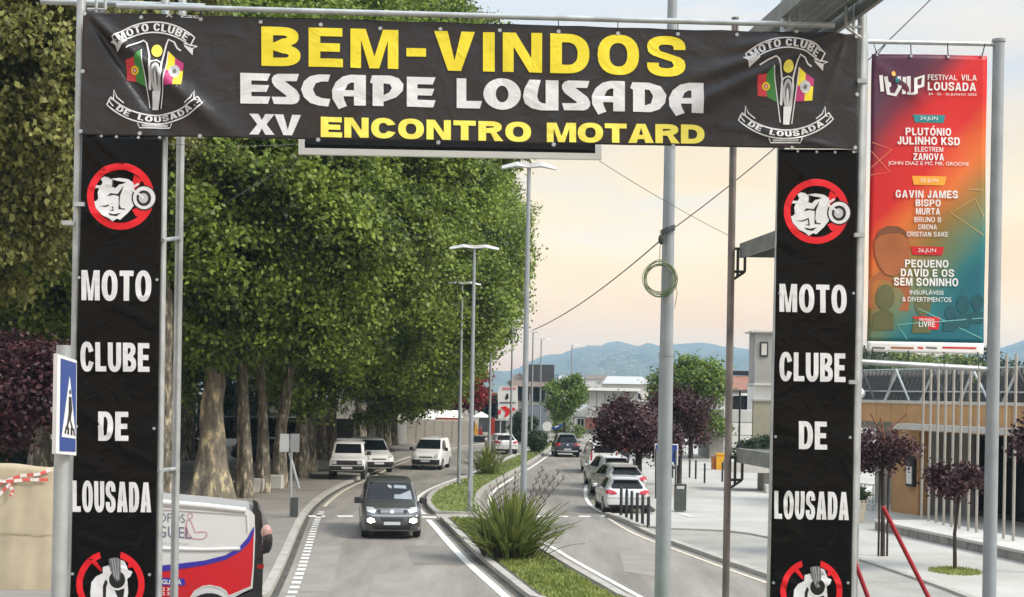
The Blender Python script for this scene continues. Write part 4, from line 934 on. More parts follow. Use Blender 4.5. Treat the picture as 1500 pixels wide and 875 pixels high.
# ================================================================== pedestrian crossing sign, near left
YA, YB = 8.5, 8.95
PX = Plane((81, 665, YA), (112, 668, YB), (83.5, 518, YA))
csn = thing('crossing_sign', 'blue pedestrian crossing sign seen nearly edge-on at the left', 'road sign', (0, 0, 0)); pa, pb = drop(94, 506, 86, 875, 8.9); csn.location = (pb.x, pb.y, pb.z)
MB().tube([pa, pb], .046, 14).build('post', galv, csn, True)
ublue = M('sign_blue', S(28, 62, 135), .35, 0, .05); 
def px_slab(name, q, off, th, m, parent, pl=PX): 
    MB().prism([pl.P(*p, off) for p in q], -pl.n*th).build(name, m, parent)
px_slab('sign_plate', [(83.5, 518), (112, 528), (111, 668), (81, 665)], 0, .02, M('aluminium_sheet', (.6, .6, .6), .4, .3, .05), csn)
px_slab('sign_border', [(83.7, 519), (111.8, 528.8), (110.9, 667.3), (81.4, 664.2)], .003, .002, white_p, csn)
px_slab('sign_face', [(88, 525), (110.5, 532), (109.5, 662), (86, 661)], .006, .002, ublue, csn)
px_slab('white_triangle', [(100.2, 552), (109, 643), (88.5, 640)], .009, .002, white_p, csn)
sg_k = M('sign_black', (.015, .015, .015), .4, 0, 0)
for q_ in ([(100.3, 570), (101.6, 575), (100, 579), (98.8, 574)], [(98.5, 581), (102, 582), (103, 600), (101, 615), (105, 630), (103, 631), (99.5, 614), (96, 630), (94.5, 629), (98, 606)],
           [(92, 634), (94, 624), (95, 624), (94, 636)], [(96, 636), (97, 626), (98.5, 626), (98.5, 637)], [(101, 637), (101, 627), (103, 627), (103.5, 638)], [(105.5, 638), (104.5, 628), (106, 628), (107.3, 639)]):
    px_slab('pictogram', q_, .012, .002, sg_k, csn)
for z_ in (600, 640): MB().box(W(93, z_, 8.86), (.12, .12, .03)).build('clamp', galv, csn)
# grey backs of two signs on a post at the left pavement
dsg = thing('road_sign', 'twin grey road sign backs on one post beside the left kerb', 'road sign', G(426, 762)); dY = dsg.location.y
MB().tube([W(427, 636, dY), G(426, 762)], .05, 10).build('post', galv, dsg, True)
aluback = M('sign_back_grey', (.36, .37, .37), .5, .2, .08, 3)
MB().box(W(416.5, 649, dY-.1), (.32, .03, .62), rz=.3).build('sign_panel', aluback, dsg); MB().box(W(432, 649, dY-.1), (.30, .03, .62), rz=-.2).build('sign_panel', aluback, dsg)
MB().tube([W(424, 664, dY), W(438, 716, dY)], .05, 8).build('brace', galv, dsg, True)
m = MB(); m.box(W(431, 745, dY-.1), (.26, .07, .75)); m.build('litter_box', M('dark_green_grey_paint', (.06, .07, .065), .5), dsg)
MB().tube([W(425, 725, dY), W(437, 716, dY)], .03, 6).build('box_handle', galv, dsg)
# blue sign behind the mast
bs = thing('road_sign', 'blue rectangular sign half hidden behind the thick mast', 'road sign', G(965, 731)); bY = bs.location.y
MB().tube([G(961, 735), W(961, 655, bY)], .05, 8).build('post', darkmetal, bs, True); MB().tube([G(990, 735), W(990, 655, bY)], .05, 8).build('post', darkmetal, bs, True)
MB().box(W(976, 666, bY-.08), (1.02, .03, .92)).build('border', white_p, bs); MB().box(W(976, 666, bY-.11), (.93, .03, .83)).build('sign_face', ublue, bs)
MB().box(W(964, 676, bY-.14), (.12, .02, .12), ry=.7).build('arrow', white_p, bs); MB().box(W(985, 679, bY-.14), (.12, .02, .1), ry=.4).build('arrow', white_p, bs)
# ================================================================== TREES
plane_leaf = leafmat('plane_tree_leaves', S(36, 51, 19)[:3], S(142, 163, 65)[:3], .32, .32)
plane_leaf2 = leafmat('olive_plane_leaves', S(58, 62, 30)[:3], S(150, 152, 84)[:3], .32, .35)
purple_leaf = leafmat('purple_plum_leaves', S(34, 19, 24)[:3], S(84, 50, 54)[:3], .2, 1.0)
lime_leaf = leafmat('lime_green_leaves', S(60, 84, 34)[:3], S(126, 148, 64)[:3], .35, .8)
dark_leaf = leafmat('dark_hedge_leaves', S(30, 40, 22)[:3], S(72, 88, 46)[:3], .25, .5)
red_leaf = leafmat('red_maple_leaves', S(95, 25, 22)[:3], S(160, 50, 40)[:3], .3, .8)
bush_leaf = leafmat('sage_bush_leaves', S(75, 90, 42)[:3], S(140, 155, 88)[:3], .3, 1.0)
def barkmat(name, a, b, c, sc_=1.6):
    m = bpy.data.materials.new(name); m.use_nodes = True; t = m.node_tree; p = t.nodes['Principled BSDF']; p.inputs['Roughness'].default_value = .85
    g = nn(t, 'ShaderNodeTexCoord'); mp_ = nn(t, 'ShaderNodeMapping'); mp_.inputs['Scale'].default_value = (1.6, 1.6, .55); t.links.new(g.outputs['Object'], mp_.inputs[0])
    n = nn(t, 'ShaderNodeTexNoise'); n.inputs['Scale'].default_value = sc_; n.inputs['Detail'].default_value = 5; n.inputs['Roughness'].default_value = .65; t.links.new(mp_.outputs[0], n.inputs['Vector'])
    r = nn(t, 'ShaderNodeValToRGB'); r.color_ramp.interpolation = 'EASE'; e = r.color_ramp.elements; e[0].position = .36; e[0].color = (*a, 1); e[1].position = .66; e[1].color = (*c, 1)
    e2 = r.color_ramp.elements.new(.52); e2.color = (*b, 1); t.links.new(n.outputs[0], r.inputs[0]); t.links.new(r.outputs[0], p.inputs['Base Color'])
    bp = nn(t, 'ShaderNodeBump'); bp.inputs['Distance'].default_value = .12; bp.inputs['Strength'].default_value = .8; t.links.new(n.outputs[0], bp.inputs['Height']); t.links.new(bp.outputs[0], p.inputs['Normal'])
    MATS[name] = m; return m
bark = barkmat('plane_tree_bark', S(70, 65, 56)[:3], S(108, 101, 88)[:3], S(182, 172, 146)[:3], 3.2)
bark_old = barkmat('old_plane_bark', S(88, 82, 72)[:3], S(122, 114, 100)[:3], S(212, 196, 154)[:3], 1.5)
bark_dark = barkmat('dark_bark', S(38, 32, 28)[:3], S(60, 50, 42)[:3], S(82, 70, 58)[:3])

def crown_mesh(name, seed, rad, nl, nc, per, ls, sig=.45, lobe=(.30, .46), droop=.25, aspect=.75, zc=0.0, shell=.55):
    """leaf quads spread through clumps that sit on the lobes of an uneven crown; rad=(rx,ry,rz)"""
    rng = np.random.default_rng(seed); rx, ry, rz = rad; rad = np.array(rad); rm = rad.mean()
    d = rng.normal(size=(nl, 3)); d /= np.linalg.norm(d, axis=1)[:, None]
    lc = d*rng.uniform(.45, .80, (nl, 1))*rad; lr = rng.uniform(*lobe, nl)*rm*.92
    li = rng.integers(0, nl, nc*3); dd = rng.normal(size=(nc*3, 3)); dd /= np.linalg.norm(dd, axis=1)[:, None]
    c = lc[li]+dd*(lr[li]*rng.uniform(.72, 1.05, nc*3))[:, None]
    # drop the clumps that lie buried inside the crown
    q = np.linalg.norm(c/rad, axis=1); inside = np.zeros(len(c), int)
    for k in range(nl): inside += (np.linalg.norm(c-lc[k], axis=1) < lr[k]*.68)
    keep = ((inside == 0) & (q > shell*.7)) | (rng.random(len(c)) < .05); c = c[keep][:nc]; dd = dd[keep][:nc]; n = len(c)
    cen = np.repeat(c, per, 0); od = np.repeat(dd, per, 0); N = len(cen); g = rng.normal(size=(N, 3))*sig; g[:, 2] *= .6
    g[:, 2] -= droop*np.linalg.norm(g[:, :2], axis=1); p = cen+g+np.array([0, 0, zc])
    nrm = od*.5+np.array([0, 0, .55])+rng.normal(size=(N, 3))*.65; nrm /= np.linalg.norm(nrm, axis=1)[:, None]
    a = np.cross(nrm, rng.normal(size=(N, 3))); a /= np.linalg.norm(a, axis=1)[:, None]; b = np.cross(nrm, a)
    s = ls*rng.uniform(.6, 1.25, (N, 1)); A = a*s; B = b*s*aspect
    V = np.stack([p-A*.55, p-A*.05+B*.5, p+A*.5, p-A*.1-B*.5], 1)
    return quads_mesh(name, V), c+np.array([0, 0, zc])
def limbs(m, top, r, targets, base_r):
    for tg in targets:
        tg = Vector(tg); mid = top.lerp(tg, .5)+Vector((0, 0, -.12*(tg-top).length)); 
        m.tube([top, mid, tg], [base_r, base_r*.6, base_r*.15], 6)
def big_trunk(seed, H, r, flare=1.5, tilt=(0, 0), knots=True):
    rr = random.Random(seed); m = MB(); n = 10; pts = []; rads = []
    for i in range(n+1):
        t = i/n; pts.append((tilt[0]*t*t+rr.uniform(-.05, .05)*r*2*(t > 0), tilt[1]*t*t, -.1+H*t)); rads.append(r*(flare*(1-t)**5+(1-.35*t)) if t < .5 else r*(1-.35*t))
    m.tube(pts, rads, 14)
    # uneven girth
    nv = []
    for v in m.v:
        a = math.atan2(v[1], v[0]); k = 1+.10*math.sin(3*a+v[2]*.6+seed)+.06*math.sin(7*a-v[2]*1.1); nv.append((v[0]*k, v[1]*k, v[2]))
    m.v = nv
    return m, Vector(pts[-1])

protoM = []
for i, (sd_, rd) in enumerate(((11, (6.4, 6.2, 9.2)), (23, (5.8, 6.4, 8.6)), (37, (6.8, 6.0, 8.0)))):
    protoM.append(crown_mesh('plane_crown', sd_, rd, 38, 1000, 160, .225, .44))
def plane_tree(x, y, r, crown, label, sc_=(1, 1, 1), cz=15.5, off=(0, 0), H=7.5, mat=bark, leaf=plane_leaf, group='tall plane trees along the left pavement', tilt=(0, 0), rot=None, seed=0):
    o = thing('plane_tree', label, 'tree', (x, y, hill(y)+.1 if y < 40 else .1), 0, group)
    m, tp = big_trunk(seed or int(x*7+y), H, r, .9 if r > .5 else .6, tilt)
    rr = random.Random(seed+int(y)); tg = []
    for k in range(9):
        a = rr.uniform(0, 6.28); q = rr.uniform(1.5, 4.8); tg.append((off[0]+q*math.cos(a)*sc_[0], off[1]+q*math.sin(a)*sc_[1], cz+rr.uniform(-4.5, 5)*sc_[2]))
    m2 = MB(); limbs(m2, tp-Vector((0, 0, .4)), r, tg, r*.55)
    m.build('trunk', mat, o, True, local=True); m2.build('branch', mat, o, True, local=True)
    me, _ = protoM[crown]
    if me.users == 0 or not me.materials: me.materials.append(leaf)
    c = bpy.data.objects.new('crown', me); COL.objects.link(c); c.parent = o; c.location = (off[0], off[1], cz); c.scale = sc_
    c.rotation_euler = (0, 0, rot if rot is not None else rr.uniform(0, 6.28))
    if leaf is not plane_leaf:
        c.material_slots[0].link = 'OBJECT'; c.material_slots[0].material = leaf
    return o
def PT(px, py, r, crown, label, **k):
    g = G(px, py, .11); return plane_tree(g.x, g.y, r, crown, label, **k)
# front line, measured from the trunk feet
PT(311, 730, .55, 0, 'stoutest plane tree with a flared foot and cream peeling bark', sc_=(1.0, 1.0, 1.05), cz=13.0, off=(-1.0, 0), H=6.5, mat=bark_old, seed=3)
PT(359, 729, .27, 1, 'slim grey plane trunk immediately right of the stoutest tree', sc_=(1.0, .9, .95), cz=12.2, off=(1.2, 1), seed=4, tilt=(-.5, 0))
PT(384, 722, .24, 2, 'slim pale-barked plane tree with a bench block at its right', sc_=(1.05, 1.0, .98), cz=15.6, off=(1.6, 3), seed=5, tilt=(-.3, 0))
PT(407, 715, .26, 0, 'leaning plane tree with a bright cream streak, behind the twin sign backs', sc_=(1.0, 1.0, .95), cz=11.7, off=(1.6, 4.0), seed=6, tilt=(.8, 0))
PT(441, 699, .30, 1, 'plane tree just right of the twin sign backs', sc_=(1.1, 1.05, .90), cz=10.8, off=(2.6, 5), seed=7)
PT(452, 692, .3, 2, 'second plane tree right of the twin sign backs', sc_=(1, 1, 1), cz=19.5, off=(4.8, 3), seed=8)
PT(470, 683, .3, 0, 'plane tree behind the parked white off-roader', sc_=(1, 1, .85), cz=10.0, off=(2.8, 4), seed=9)
PT(484, 676, .35, 1, 'plane tree between the parked white cars and the ramp wall', sc_=(1.05, 1, 1.25), cz=16, off=(4.6, 4), seed=10)
PT(527, 664, .38, 2, 'first plane tree of the far cluster by the retaining wall', sc_=(1.1, 1, 1.4), cz=16, off=(3.4, 2), seed=11, tilt=(-.6, 0))
PT(540, 661, .34, 0, 'second plane tree of the far cluster by the retaining wall', sc_=(1.05, 1, .92), cz=10.6, off=(2.4, 2), seed=12, tilt=(.5, 0))
PT(553, 658, .30, 1, 'third plane tree of the far cluster by the retaining wall', sc_=(1.02, 1, 1.35), cz=17.0, off=(4.2, 2), seed=13)
PT(565, 655, .30, 2, 'fourth plane tree of the far cluster by the retaining wall', sc_=(1.05, 1, .9), cz=10.0, off=(1.6, 2), seed=14)
PT(576, 652, .30, 0, 'rightmost plane tree of the far cluster by the retaining wall', sc_=(1.0, 1, 1.15), cz=15.5, off=(3.6, 2), seed=15)
# inner rows
inner = [(-19, 58, 0, 'plane tree of the inner row nearest the left tower'), (-22, 72, 1, 'plane tree of the inner row behind the stoutest trunk'), (-19.5, 86, 2, 'plane tree of the inner row beyond the stoutest trunk'),
         (-26, 64, 2, 'plane tree far left beyond the purple tree'), (-31, 84, 0, 'plane tree far left in the third row'), (-22, 104, 1, 'plane tree of the inner row level with the parked cars'), (-24, 126, 2, 'farthest plane tree of the inner row'),
         (-36, 108, 1, 'plane tree at the far left back corner'), (-44, 78, 2, 'plane tree at the far left edge')]
for i, (x, y, c, lb) in enumerate(inner):
    plane_tree(x, y, .42, c, lb, sc_=(1.1, 1.1, 1.05), cz=13.2 if i % 2 else 15.5, seed=30+i, group='inner rows of plane trees')
plane_tree(-16.5, 43, .4, 0, 'olive-green plane tree filling the left edge in front of the others', sc_=(.82, .85, 1.0), cz=15.2, leaf=plane_leaf2, seed=50, off=(-.6, 0), H=8, group='inner rows of plane trees')
plane_tree(-12.6, 52, .35, 1, 'olive-green plane tree behind the left tower of the gate', sc_=(.62, .7, .85), cz=15.6, leaf=plane_leaf2, seed=51, off=(-2.2, 0), H=8, group='inner rows of plane trees')

def small_tree(name, label, base, trunk_h, trunk_r, rad, zc, leaf, seed, nc=260, per=60, ls=.13, sig=.22, nl=16, tr=bark_dark, group=None, stakes=0, lobe=(.3, .45)):
    o = thing(name, label, 'tree', base, 0, group); rr = random.Random(seed)
    me, cs = crown_mesh('crown', seed, rad, nl, nc, per, ls, sig, lobe=lobe, zc=zc); link_mesh('crown', me, leaf, o)
    m = MB(); m.tube([(0, 0, -.05), (rr.uniform(-.05, .05), 0, trunk_h*.5), (rr.uniform(-.08, .08), 0, trunk_h)], [trunk_r*1.25, trunk_r, trunk_r*.8], 8); m.build('trunk', tr, o, True, local=True)
    m = MB(); 
    for k in range(10):
        c = Vector(cs[rr.randrange(len(cs))]); m.tube([Vector((0, 0, trunk_h-.1)), Vector((0, 0, trunk_h)).lerp(c, .5)+Vector((0, 0, .1)), c], [trunk_r*.6, trunk_r*.3, trunk_r*.12], 5)
    m.build('branch', tr, o, True, local=True)
    for k in range(stakes):
        MB().tube([(-.12+.24*k, 0, 0), (-.12+.24*k, 0, trunk_h*.8)], .03, 6).build('stake', tr, o, local=True)
    return o
g = G(934, 722, .12); small_tree('plum_tree', 'large round purple-leaved tree over the parked cars', g, 2.4, .16, (1.95, 1.7, 1.5), 3.2, purple_leaf, 5, 230, 60, .15, .26, group='purple-leaved trees')
g = G(994, 712, .12); small_tree('plum_tree', 'purple-leaved tree behind the thick mast and blue sign', g, 2.3, .12, (1.8, 1.4, 1.25), 3.5, purple_leaf, 6, 150, 52, .15, .27, group='purple-leaved trees')
g = G(1293, 815, .12); small_tree('plum_tree', 'purple-leaved young tree between two stakes in front of the tan building', g, 2.75, .055, (1.25, 1.0, .62), 3.15, purple_leaf, 7, 95, 40, .12, .17, nl=12, group='purple-leaved trees', stakes=2)
g = G(1399, 838, .12); small_tree('plum_tree', 'small purple-leaved tree in a grass patch in front of the white poles', g, 1.95, .045, (.95, .8, .36), 2.4, purple_leaf, 8, 75, 34, .11, .15, nl=10, group='purple-leaved trees')
bp_ = MB(); bp_.ell((g.x, g.y, .12), (.55, .7, .06), 16, 6); rg_ = random.Random(2)
for k in range(900):
    a_ = rg_.uniform(0, 6.28); q_ = math.sqrt(rg_.random()); x_, y_ = g.x+.66*q_*math.cos(a_), g.y+.8*q_*math.sin(a_); z_ = .12+.05*(1-q_*q_); b_ = rg_.uniform(0, 3.1); h_ = rg_.uniform(.04, .10)
    bp_.add([(x_-.014*math.cos(b_), y_-.014*math.sin(b_), z_), (x_+.014*math.cos(b_), y_+.014*math.sin(b_), z_), (x_+rg_.gauss(0, .03), y_+rg_.gauss(0, .03), z_+h_)], [(0, 1, 2)])
gp = bp_.build('grass_patch', grass_m); gp['kind'] = 'stuff'
g = Vector((13.6, 36.5, .12)); small_tree('plum_tree', 'purple-leaved tree cut off by the right edge of the photo', g, 2.6, .06, (1.1, .9, .8), 3.6, purple_leaf, 9, 90, 40, .12, .18, nl=10, group='purple-leaved trees')
# sparse upright twigs over the staked tree
g = G(1293, 815, .12); tw = bpy.data.objects[[o.name for o in bpy.data.objects if o.get('label', '').startswith('purple-leaved young')][0]]
m = MB(); 
for p, q in (((1292, 636), (1275, 605)), ((1295, 636), (1328, 606)), ((1293, 630), (1290, 612))): m.tube([W(p[0], p[1]+30, g.y), W(p[0], p[1], g.y), W(q[0], q[1], g.y)], [.03, .025, .03], 5)
m.build('twig', M('copper_young_leaves', S(120, 75, 50)[:3], .7, 0, .3, 9), tw)
g = G(24, 700, .1); g = Vector((-14.9, 41, .1)); small_tree('plum_tree', 'wide purple-leaved tree at the left edge above the hoarding', g, 2.6, .12, (2.5, 2.0, 1.6), 4.4, purple_leaf, 12, 340, 62, .15, .28, nl=20, group='purple-leaved trees')
g = G(1012, 672, .12); small_tree('lime_tree', 'bright green tree beside the grey block wall', Vector((g.x, g.y, .12)), 2.2, .15, (2.7, 2.4, 2.8), 4.3, lime_leaf, 14, 260, 60, .24, .36)
g = G(826, 648); small_tree('young_tree', 'small bright green tree in front of the stone house', g, 2.5, .12, (1.75, 1.7, 2.1), 4.4, lime_leaf, 15, 200, 50, .22, .3)
g = Vector((-7.4, 150, 0)); small_tree('red_tree', 'red-leaved tree behind the white awnings', g, 3, .2, (4.2, 3, 2.9), 5.6, red_leaf, 16, 300, 50, .32, .45)
g = Vector((-4.0, 148, 0)); small_tree('red_tree', 'dark red-leaved tree between the lamp posts', g, 3, .2, (1.6, 1.5, 2.4), 5.0, red_leaf, 17, 120, 50, .32, .4)
# bushes
def bush(label, base, rad, leaf, seed, nc=150, per=60, ls=.14, sig=.18, name='bush', cat='bush', group=None):
    o = thing(name, label, cat, base, 0, group); me, cs = crown_mesh('foliage', seed, rad, 12, nc, per, ls, sig, zc=rad[2]*.85, shell=.4); link_mesh('foliage', me, leaf, o)
    m = MB()
    for k in range(7): c = cs[(k*37) % len(cs)]; m.tube([(0, 0, 0), (c[0]*.4, c[1]*.4, c[2]*.6), tuple(c)], [.04, .03, .01], 5)
    m.build('stem', bark_dark, o, True, local=True); return o
g = G(833, 646); bush('round sage-green bush at the far end of the median', g, (1.85, 1.5, 1.15), bush_leaf, 20)
g = G(783, 664); bush('dark green bush on the median behind the tallest lamp', g, (.85, .9, 1.15), dark_leaf, 21)
g = G(766, 650); bush('dark green shrub under the white billboard', Vector((g.x, g.y, 0)), (1.3, 1, 1.6), dark_leaf, 22)
for i, (px, Y, rx, rz, zc_) in enumerate(((1100, 92, 2.2, 1.2, 0), (1118, 92, 1.6, 1.3, 0), (1132, 90, 1.6, 1.3, 0))):
    g = W(px, 668, Y); bush(('dark bush left in the row below the concrete tower', 'dark bush in the middle of the row below the concrete tower', 'dark bush behind the right tower, below the concrete tower')[i], Vector((g.x, g.y, .1)), (1.3, 1, 1.0), dark_leaf, 24+i, 90, 50, .2, .25)
g = W(1240, 600, 66); 
for i, (px, top, Y, rx) in enumerate(((1262, 517, 130, 5), (1310, 514, 160, 9), (1362, 512, 150, 7), (1400, 517, 140, 6), (1430, 522, 150, 7), (1486, 530, 120, 4), (1230, 520, 150, 8))):
    q = W(px, top, Y); H = q.z; small_tree('background_tree', ('dark tree behind the roof racks, next to the right tower', 'broad tree behind the left half of the roof racks', 'olive tree peeping under the poster', 'tree behind the middle of the roof racks', 'tree behind the roof racks beside the frame post', 'spindly tree at the right edge beyond the frame post', 'tree hidden mostly by the right column banner')[i],
        (q.x, Y, 0), H*.4, .25, (rx, rx*.7, H*.33), H*.68, bush_leaf if i in (2, 3) else dark_leaf, 40+i, 200, 45, .4, .5, group='trees behind the tan building')

# New Zealand flax clumps
flax_m = leafmat('flax_blades', S(58, 74, 34)[:3], S(142, 152, 82)[:3], .25, 1.5)
stalk_m = M('dark_flower_stalk', S(88, 76, 70)[:3], .8, 0, .25, 9)
def blade_mesh(seed, L, wd, lean, bend):
    rr = random.Random(seed); n = 8; vs = []; fs = []
    for i in range(n+1):
        t = i/n; x = lean*t*L+bend*t*t*t*L; z = L*t*math.sqrt(max(.05, 1-lean*lean))-abs(bend)*t**3*L*.45; w_ = wd*(.75+.5*t if t < .5 else 1-((t-.5)*2)**2.2)
        vs += [(x, -w_/2, z+.012), (x+.006, 0, z), (x, w_/2, z+.012)]
    for i in range(n): k = i*3; fs += [(k, k+1, k+4, k+3), (k+1, k+2, k+5, k+4)]
    me = bpy.data.meshes.new('blade'); me.from_pydata(vs, [], fs); me.update(); me.materials.append(flax_m); return me
blades = [blade_mesh(i, *a) for i, a in enumerate(((1.7, .085, .14, .08), (1.8, .09, .25, .12), (1.7, .085, .38, .15), (1.6, .085, .52, .2), (1.5, .08, .62, .25), (1.35, .08, .70, .3), (1.75, .085, .05, .05), (1.3, .075, .8, .25), (1.6, .08, .45, .35), (1.1, .07, .3, .2)))]
def flax(label, base, s, n, stalks, seed, extra=0):
    o = thing('flax_plant', label, 'plant', base, 0, 'spiky flax clumps on the median'); rr = random.Random(seed)
    for k in range(n):
        b = bpy.data.objects.new('blade', blades[rr.randrange(10)]); COL.objects.link(b); b.parent = o; a = rr.uniform(0, 6.283); q = abs(rr.gauss(0, .30))*s
        b.location = (q*math.cos(a), q*math.sin(a), rr.uniform(-.05, .05)); f = s*rr.uniform(.72, 1.12); b.scale = (f, f*1.1, f); b.rotation_euler = (rr.uniform(-.12, .12), rr.uniform(-.1, .12), a+rr.uniform(-.4, .4))
    tops = [(.83, 2.45), (.95, 2.25), (1.28, 2.35), (1.42, 2.2), (-.22, 2.2), (-.42, 2.05), (.1, 2.3), (-.6, 1.9)][:stalks]
    for k, (tx, tz) in enumerate(tops):
        tx *= s; tz *= s; m = MB(); ty = rr.uniform(-.3, .3)
        pts = [Vector((tx*(t**1.25), ty*t, tz*(t-.06*t*t*t)/.94)) for t in (0, .25, .5, .75, 1)]; m.tube(pts, [.015*s, .014*s, .012*s, .010*s, .006*s], 5)
        for j in range(11):
            t = .60+.40*j/11; i = min(3, int(t*4)); p = pts[i].lerp(pts[i+1], t*4-i); sd2 = 1 if j % 2 else -1
            m.tube([p, p+Vector((.04*sd2*s+.02, .02, .05*s)), p+Vector((.055*sd2*s+.05, .02, .11*s))], [.006, .017*s, .006], 5)
        m.build('flower_stalk', stalk_m, o, local=True)
    if extra:
        m = MB(); rr2 = random.Random(99)
        for k in range(extra):
            a = rr2.uniform(0, 6.28); q = rr2.uniform(.2, .75); b0 = Vector((q*math.cos(a), q*math.sin(a), .02)); c = b0+Vector((math.cos(a)*.35, math.sin(a)*.3, rr2.uniform(.2, .4)))
            m.tube([b0, b0.lerp(c, .6)+Vector((0, 0, .1)), c], [.02, .015, .004], 4)
        m.build('dead_leaves', M('dry_brown_leaves', S(60, 50, 34)[:3], .9, 0, .3, 9), o, local=True)['kind'] = 'stuff'
    return o
g = G(748, 822); flax('big spiky flax clump with tall dark flower stalks in the middle of the median', Vector((g.x, g.y, .1)), 1.0, 470, 8, 5, 140)
g = G(714, 697); flax('smaller spiky clump by the second street lamp', Vector((g.x, g.y, .1)), .92, 150, 2, 6)
g = G(656, 646); bush('small shrub growing on the retaining wall', Vector((g.x, g.y+.2, .4)), (1.3, .7, .8), dark_leaf, 33, 50, 40, .16, .2)
# ================================================================== BUILDINGS, WALLS, FAR CITY, HILLS
conc = groundmat('grey_concrete', (.25, .245, .225), (.36, .35, .325), .5, (.20, .195, .18), 6, .9)
wall_beige = groundmat('beige_render', (.44, .41, .36), (.54, .51, .46), .25, (.30, .28, .24), 3, .9)
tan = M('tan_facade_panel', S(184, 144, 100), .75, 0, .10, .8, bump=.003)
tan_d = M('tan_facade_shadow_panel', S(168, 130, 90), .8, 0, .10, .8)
ledge_m = M('pale_concrete_ledge', (.50, .485, .45), .8, 0, .10, 1.2, bump=.003)
whitewall = M('white_render', (.66, .655, .63), .85, 0, .06, .6)
stone_m = groundmat('rough_stone', (.19, .185, .17), (.33, .32, .30), 1.4, (.13, .125, .115), 8, .95, bump=.02)
redroof = M('red_clay_tiles', S(138, 96, 80), .85, 0, .22, 3, bump=.02, bscale=8)
darkint = M('dark_interior', (.03, .03, .032), .7, 0, .2, 2)
slate = M('dark_cladding', (.05, .05, .052), .6, 0, .15, 2)

def prismXZ(pxs, Y, th, Y2=None):
    """photo-measured outline standing at distance Y, th thick"""
    m = MB(); m.prism([W(p[0], p[1], Y) for p in pxs], (0, th, 0)); return m
def blockW(px0, px1, ptop, Y, depth, base_z=-.1, top2=None):
    a = W(px0, ptop, Y); b = W(px1, ptop if top2 is None else top2, Y); c = Vector(((a.x+b.x)/2, Y+depth/2, (a.z+base_z)/2))
    return MB().box(c, (b.x-a.x, depth, a.z-base_z)), a, b
def windows(parent, xs, zs, Y, w_, h_, frame=white_p):
    for x in xs:
        for z in zs:
            f = MB().box((x, Y-.04, z), (w_+.16, .10, h_+.16)).build('window', frame, parent); o = MB().box((x, Y-.10, z), (w_, .03, h_)).build('pane', glass, f)

# tan building on the right, along a wall line that comes nearer to the right
A = G(1310, 751, .1); B = Vector((G(1560, 790, .1)[:]))
bd = thing('tan_building', 'long tan flat-roofed building with dark glazed recess at the right', 'building', ((A.x+B.x)/2, (A.y+B.y)/2, 0)); 
ax = (B-A); ax.z = 0; LEN = ax.length; ax.normalize(); bk = Vector((-ax.y, ax.x, 0)); 
if bk.y < 0: bk = -bk
def along(t, d, z): return Vector((A.x, A.y, 0))+ax*t+bk*d+Vector((0, 0, z))
MM = Matrix((ax, bk, Vector((0, 0, 1)))).transposed()
def bx(t0, t1, d0, d1, z0, z1): 
    return MB().box(along((t0+t1)/2, (d0+d1)/2, (z0+z1)/2), (t1-t0, d1-d0, z1-z0), M3=MM)
LB = (W(1225, 590, 60)-A).dot(ax)
hz_ = lambda px, py, Y: W(px, py, Y).z
zt = CAMZ+(-(590-584.6)/F)*57; zl = CAMZ+(-(636-585)/F)*57+.2; 
L2 = LEN+9; np_ = 22
for i in range(np_):                       # facade panels of the parapet with open joints
    t0 = LB+(L2-LB)*i/np_; t1 = LB+(L2-LB)*(i+1)/np_-.03; bx(t0, t1, -.02, .25, zl+.28, zt-.02).build('facade_panel', tan, bd)
bx(LB, L2, -.06, .3, zt-.02, zt+.10).build('coping', ledge_m, bd)
bx(1.0, L2, -.75, .3, zl+.05, zl+.27).build('canopy', ledge_m, bd)
bx(LB, L2, .3, 9, zl, zt-.1).build('roof', conc, bd)
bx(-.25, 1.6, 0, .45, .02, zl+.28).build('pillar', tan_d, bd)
bx(-.3, L2, 2.4, 2.7, .02, zl+.2).build('back_wall', darkint, bd)
bx(LB, 2.0, 1.9, 2.2, .02, zl+.28).build('grey_wall', conc, bd)
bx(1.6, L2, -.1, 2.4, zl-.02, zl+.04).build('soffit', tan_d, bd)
for i in range(11):
    t = 2.0+i*1.15; bx(t, t+1.05, 2.30, 2.34, .35, zl-.3).build('window', glass, bd); bx(t+1.05, t+1.13, 2.2, 2.38, .02, zl-.04).build('mullion', darkmetal, bd)
bx(5.0, 7.4, .7, 1.0, .02, zl-.02).build('pillar', tan_d, bd) if False else None
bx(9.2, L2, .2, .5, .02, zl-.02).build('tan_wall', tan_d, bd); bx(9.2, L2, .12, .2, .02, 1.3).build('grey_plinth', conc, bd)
bx(1.0, 1.5, -.16, -.01, 1.2, 2.35).build('notice_board', darkmetal, bd); bx(1.08, 1.42, -.19, -.16, 1.3, 1.95).build('notice', whitewall, bd)
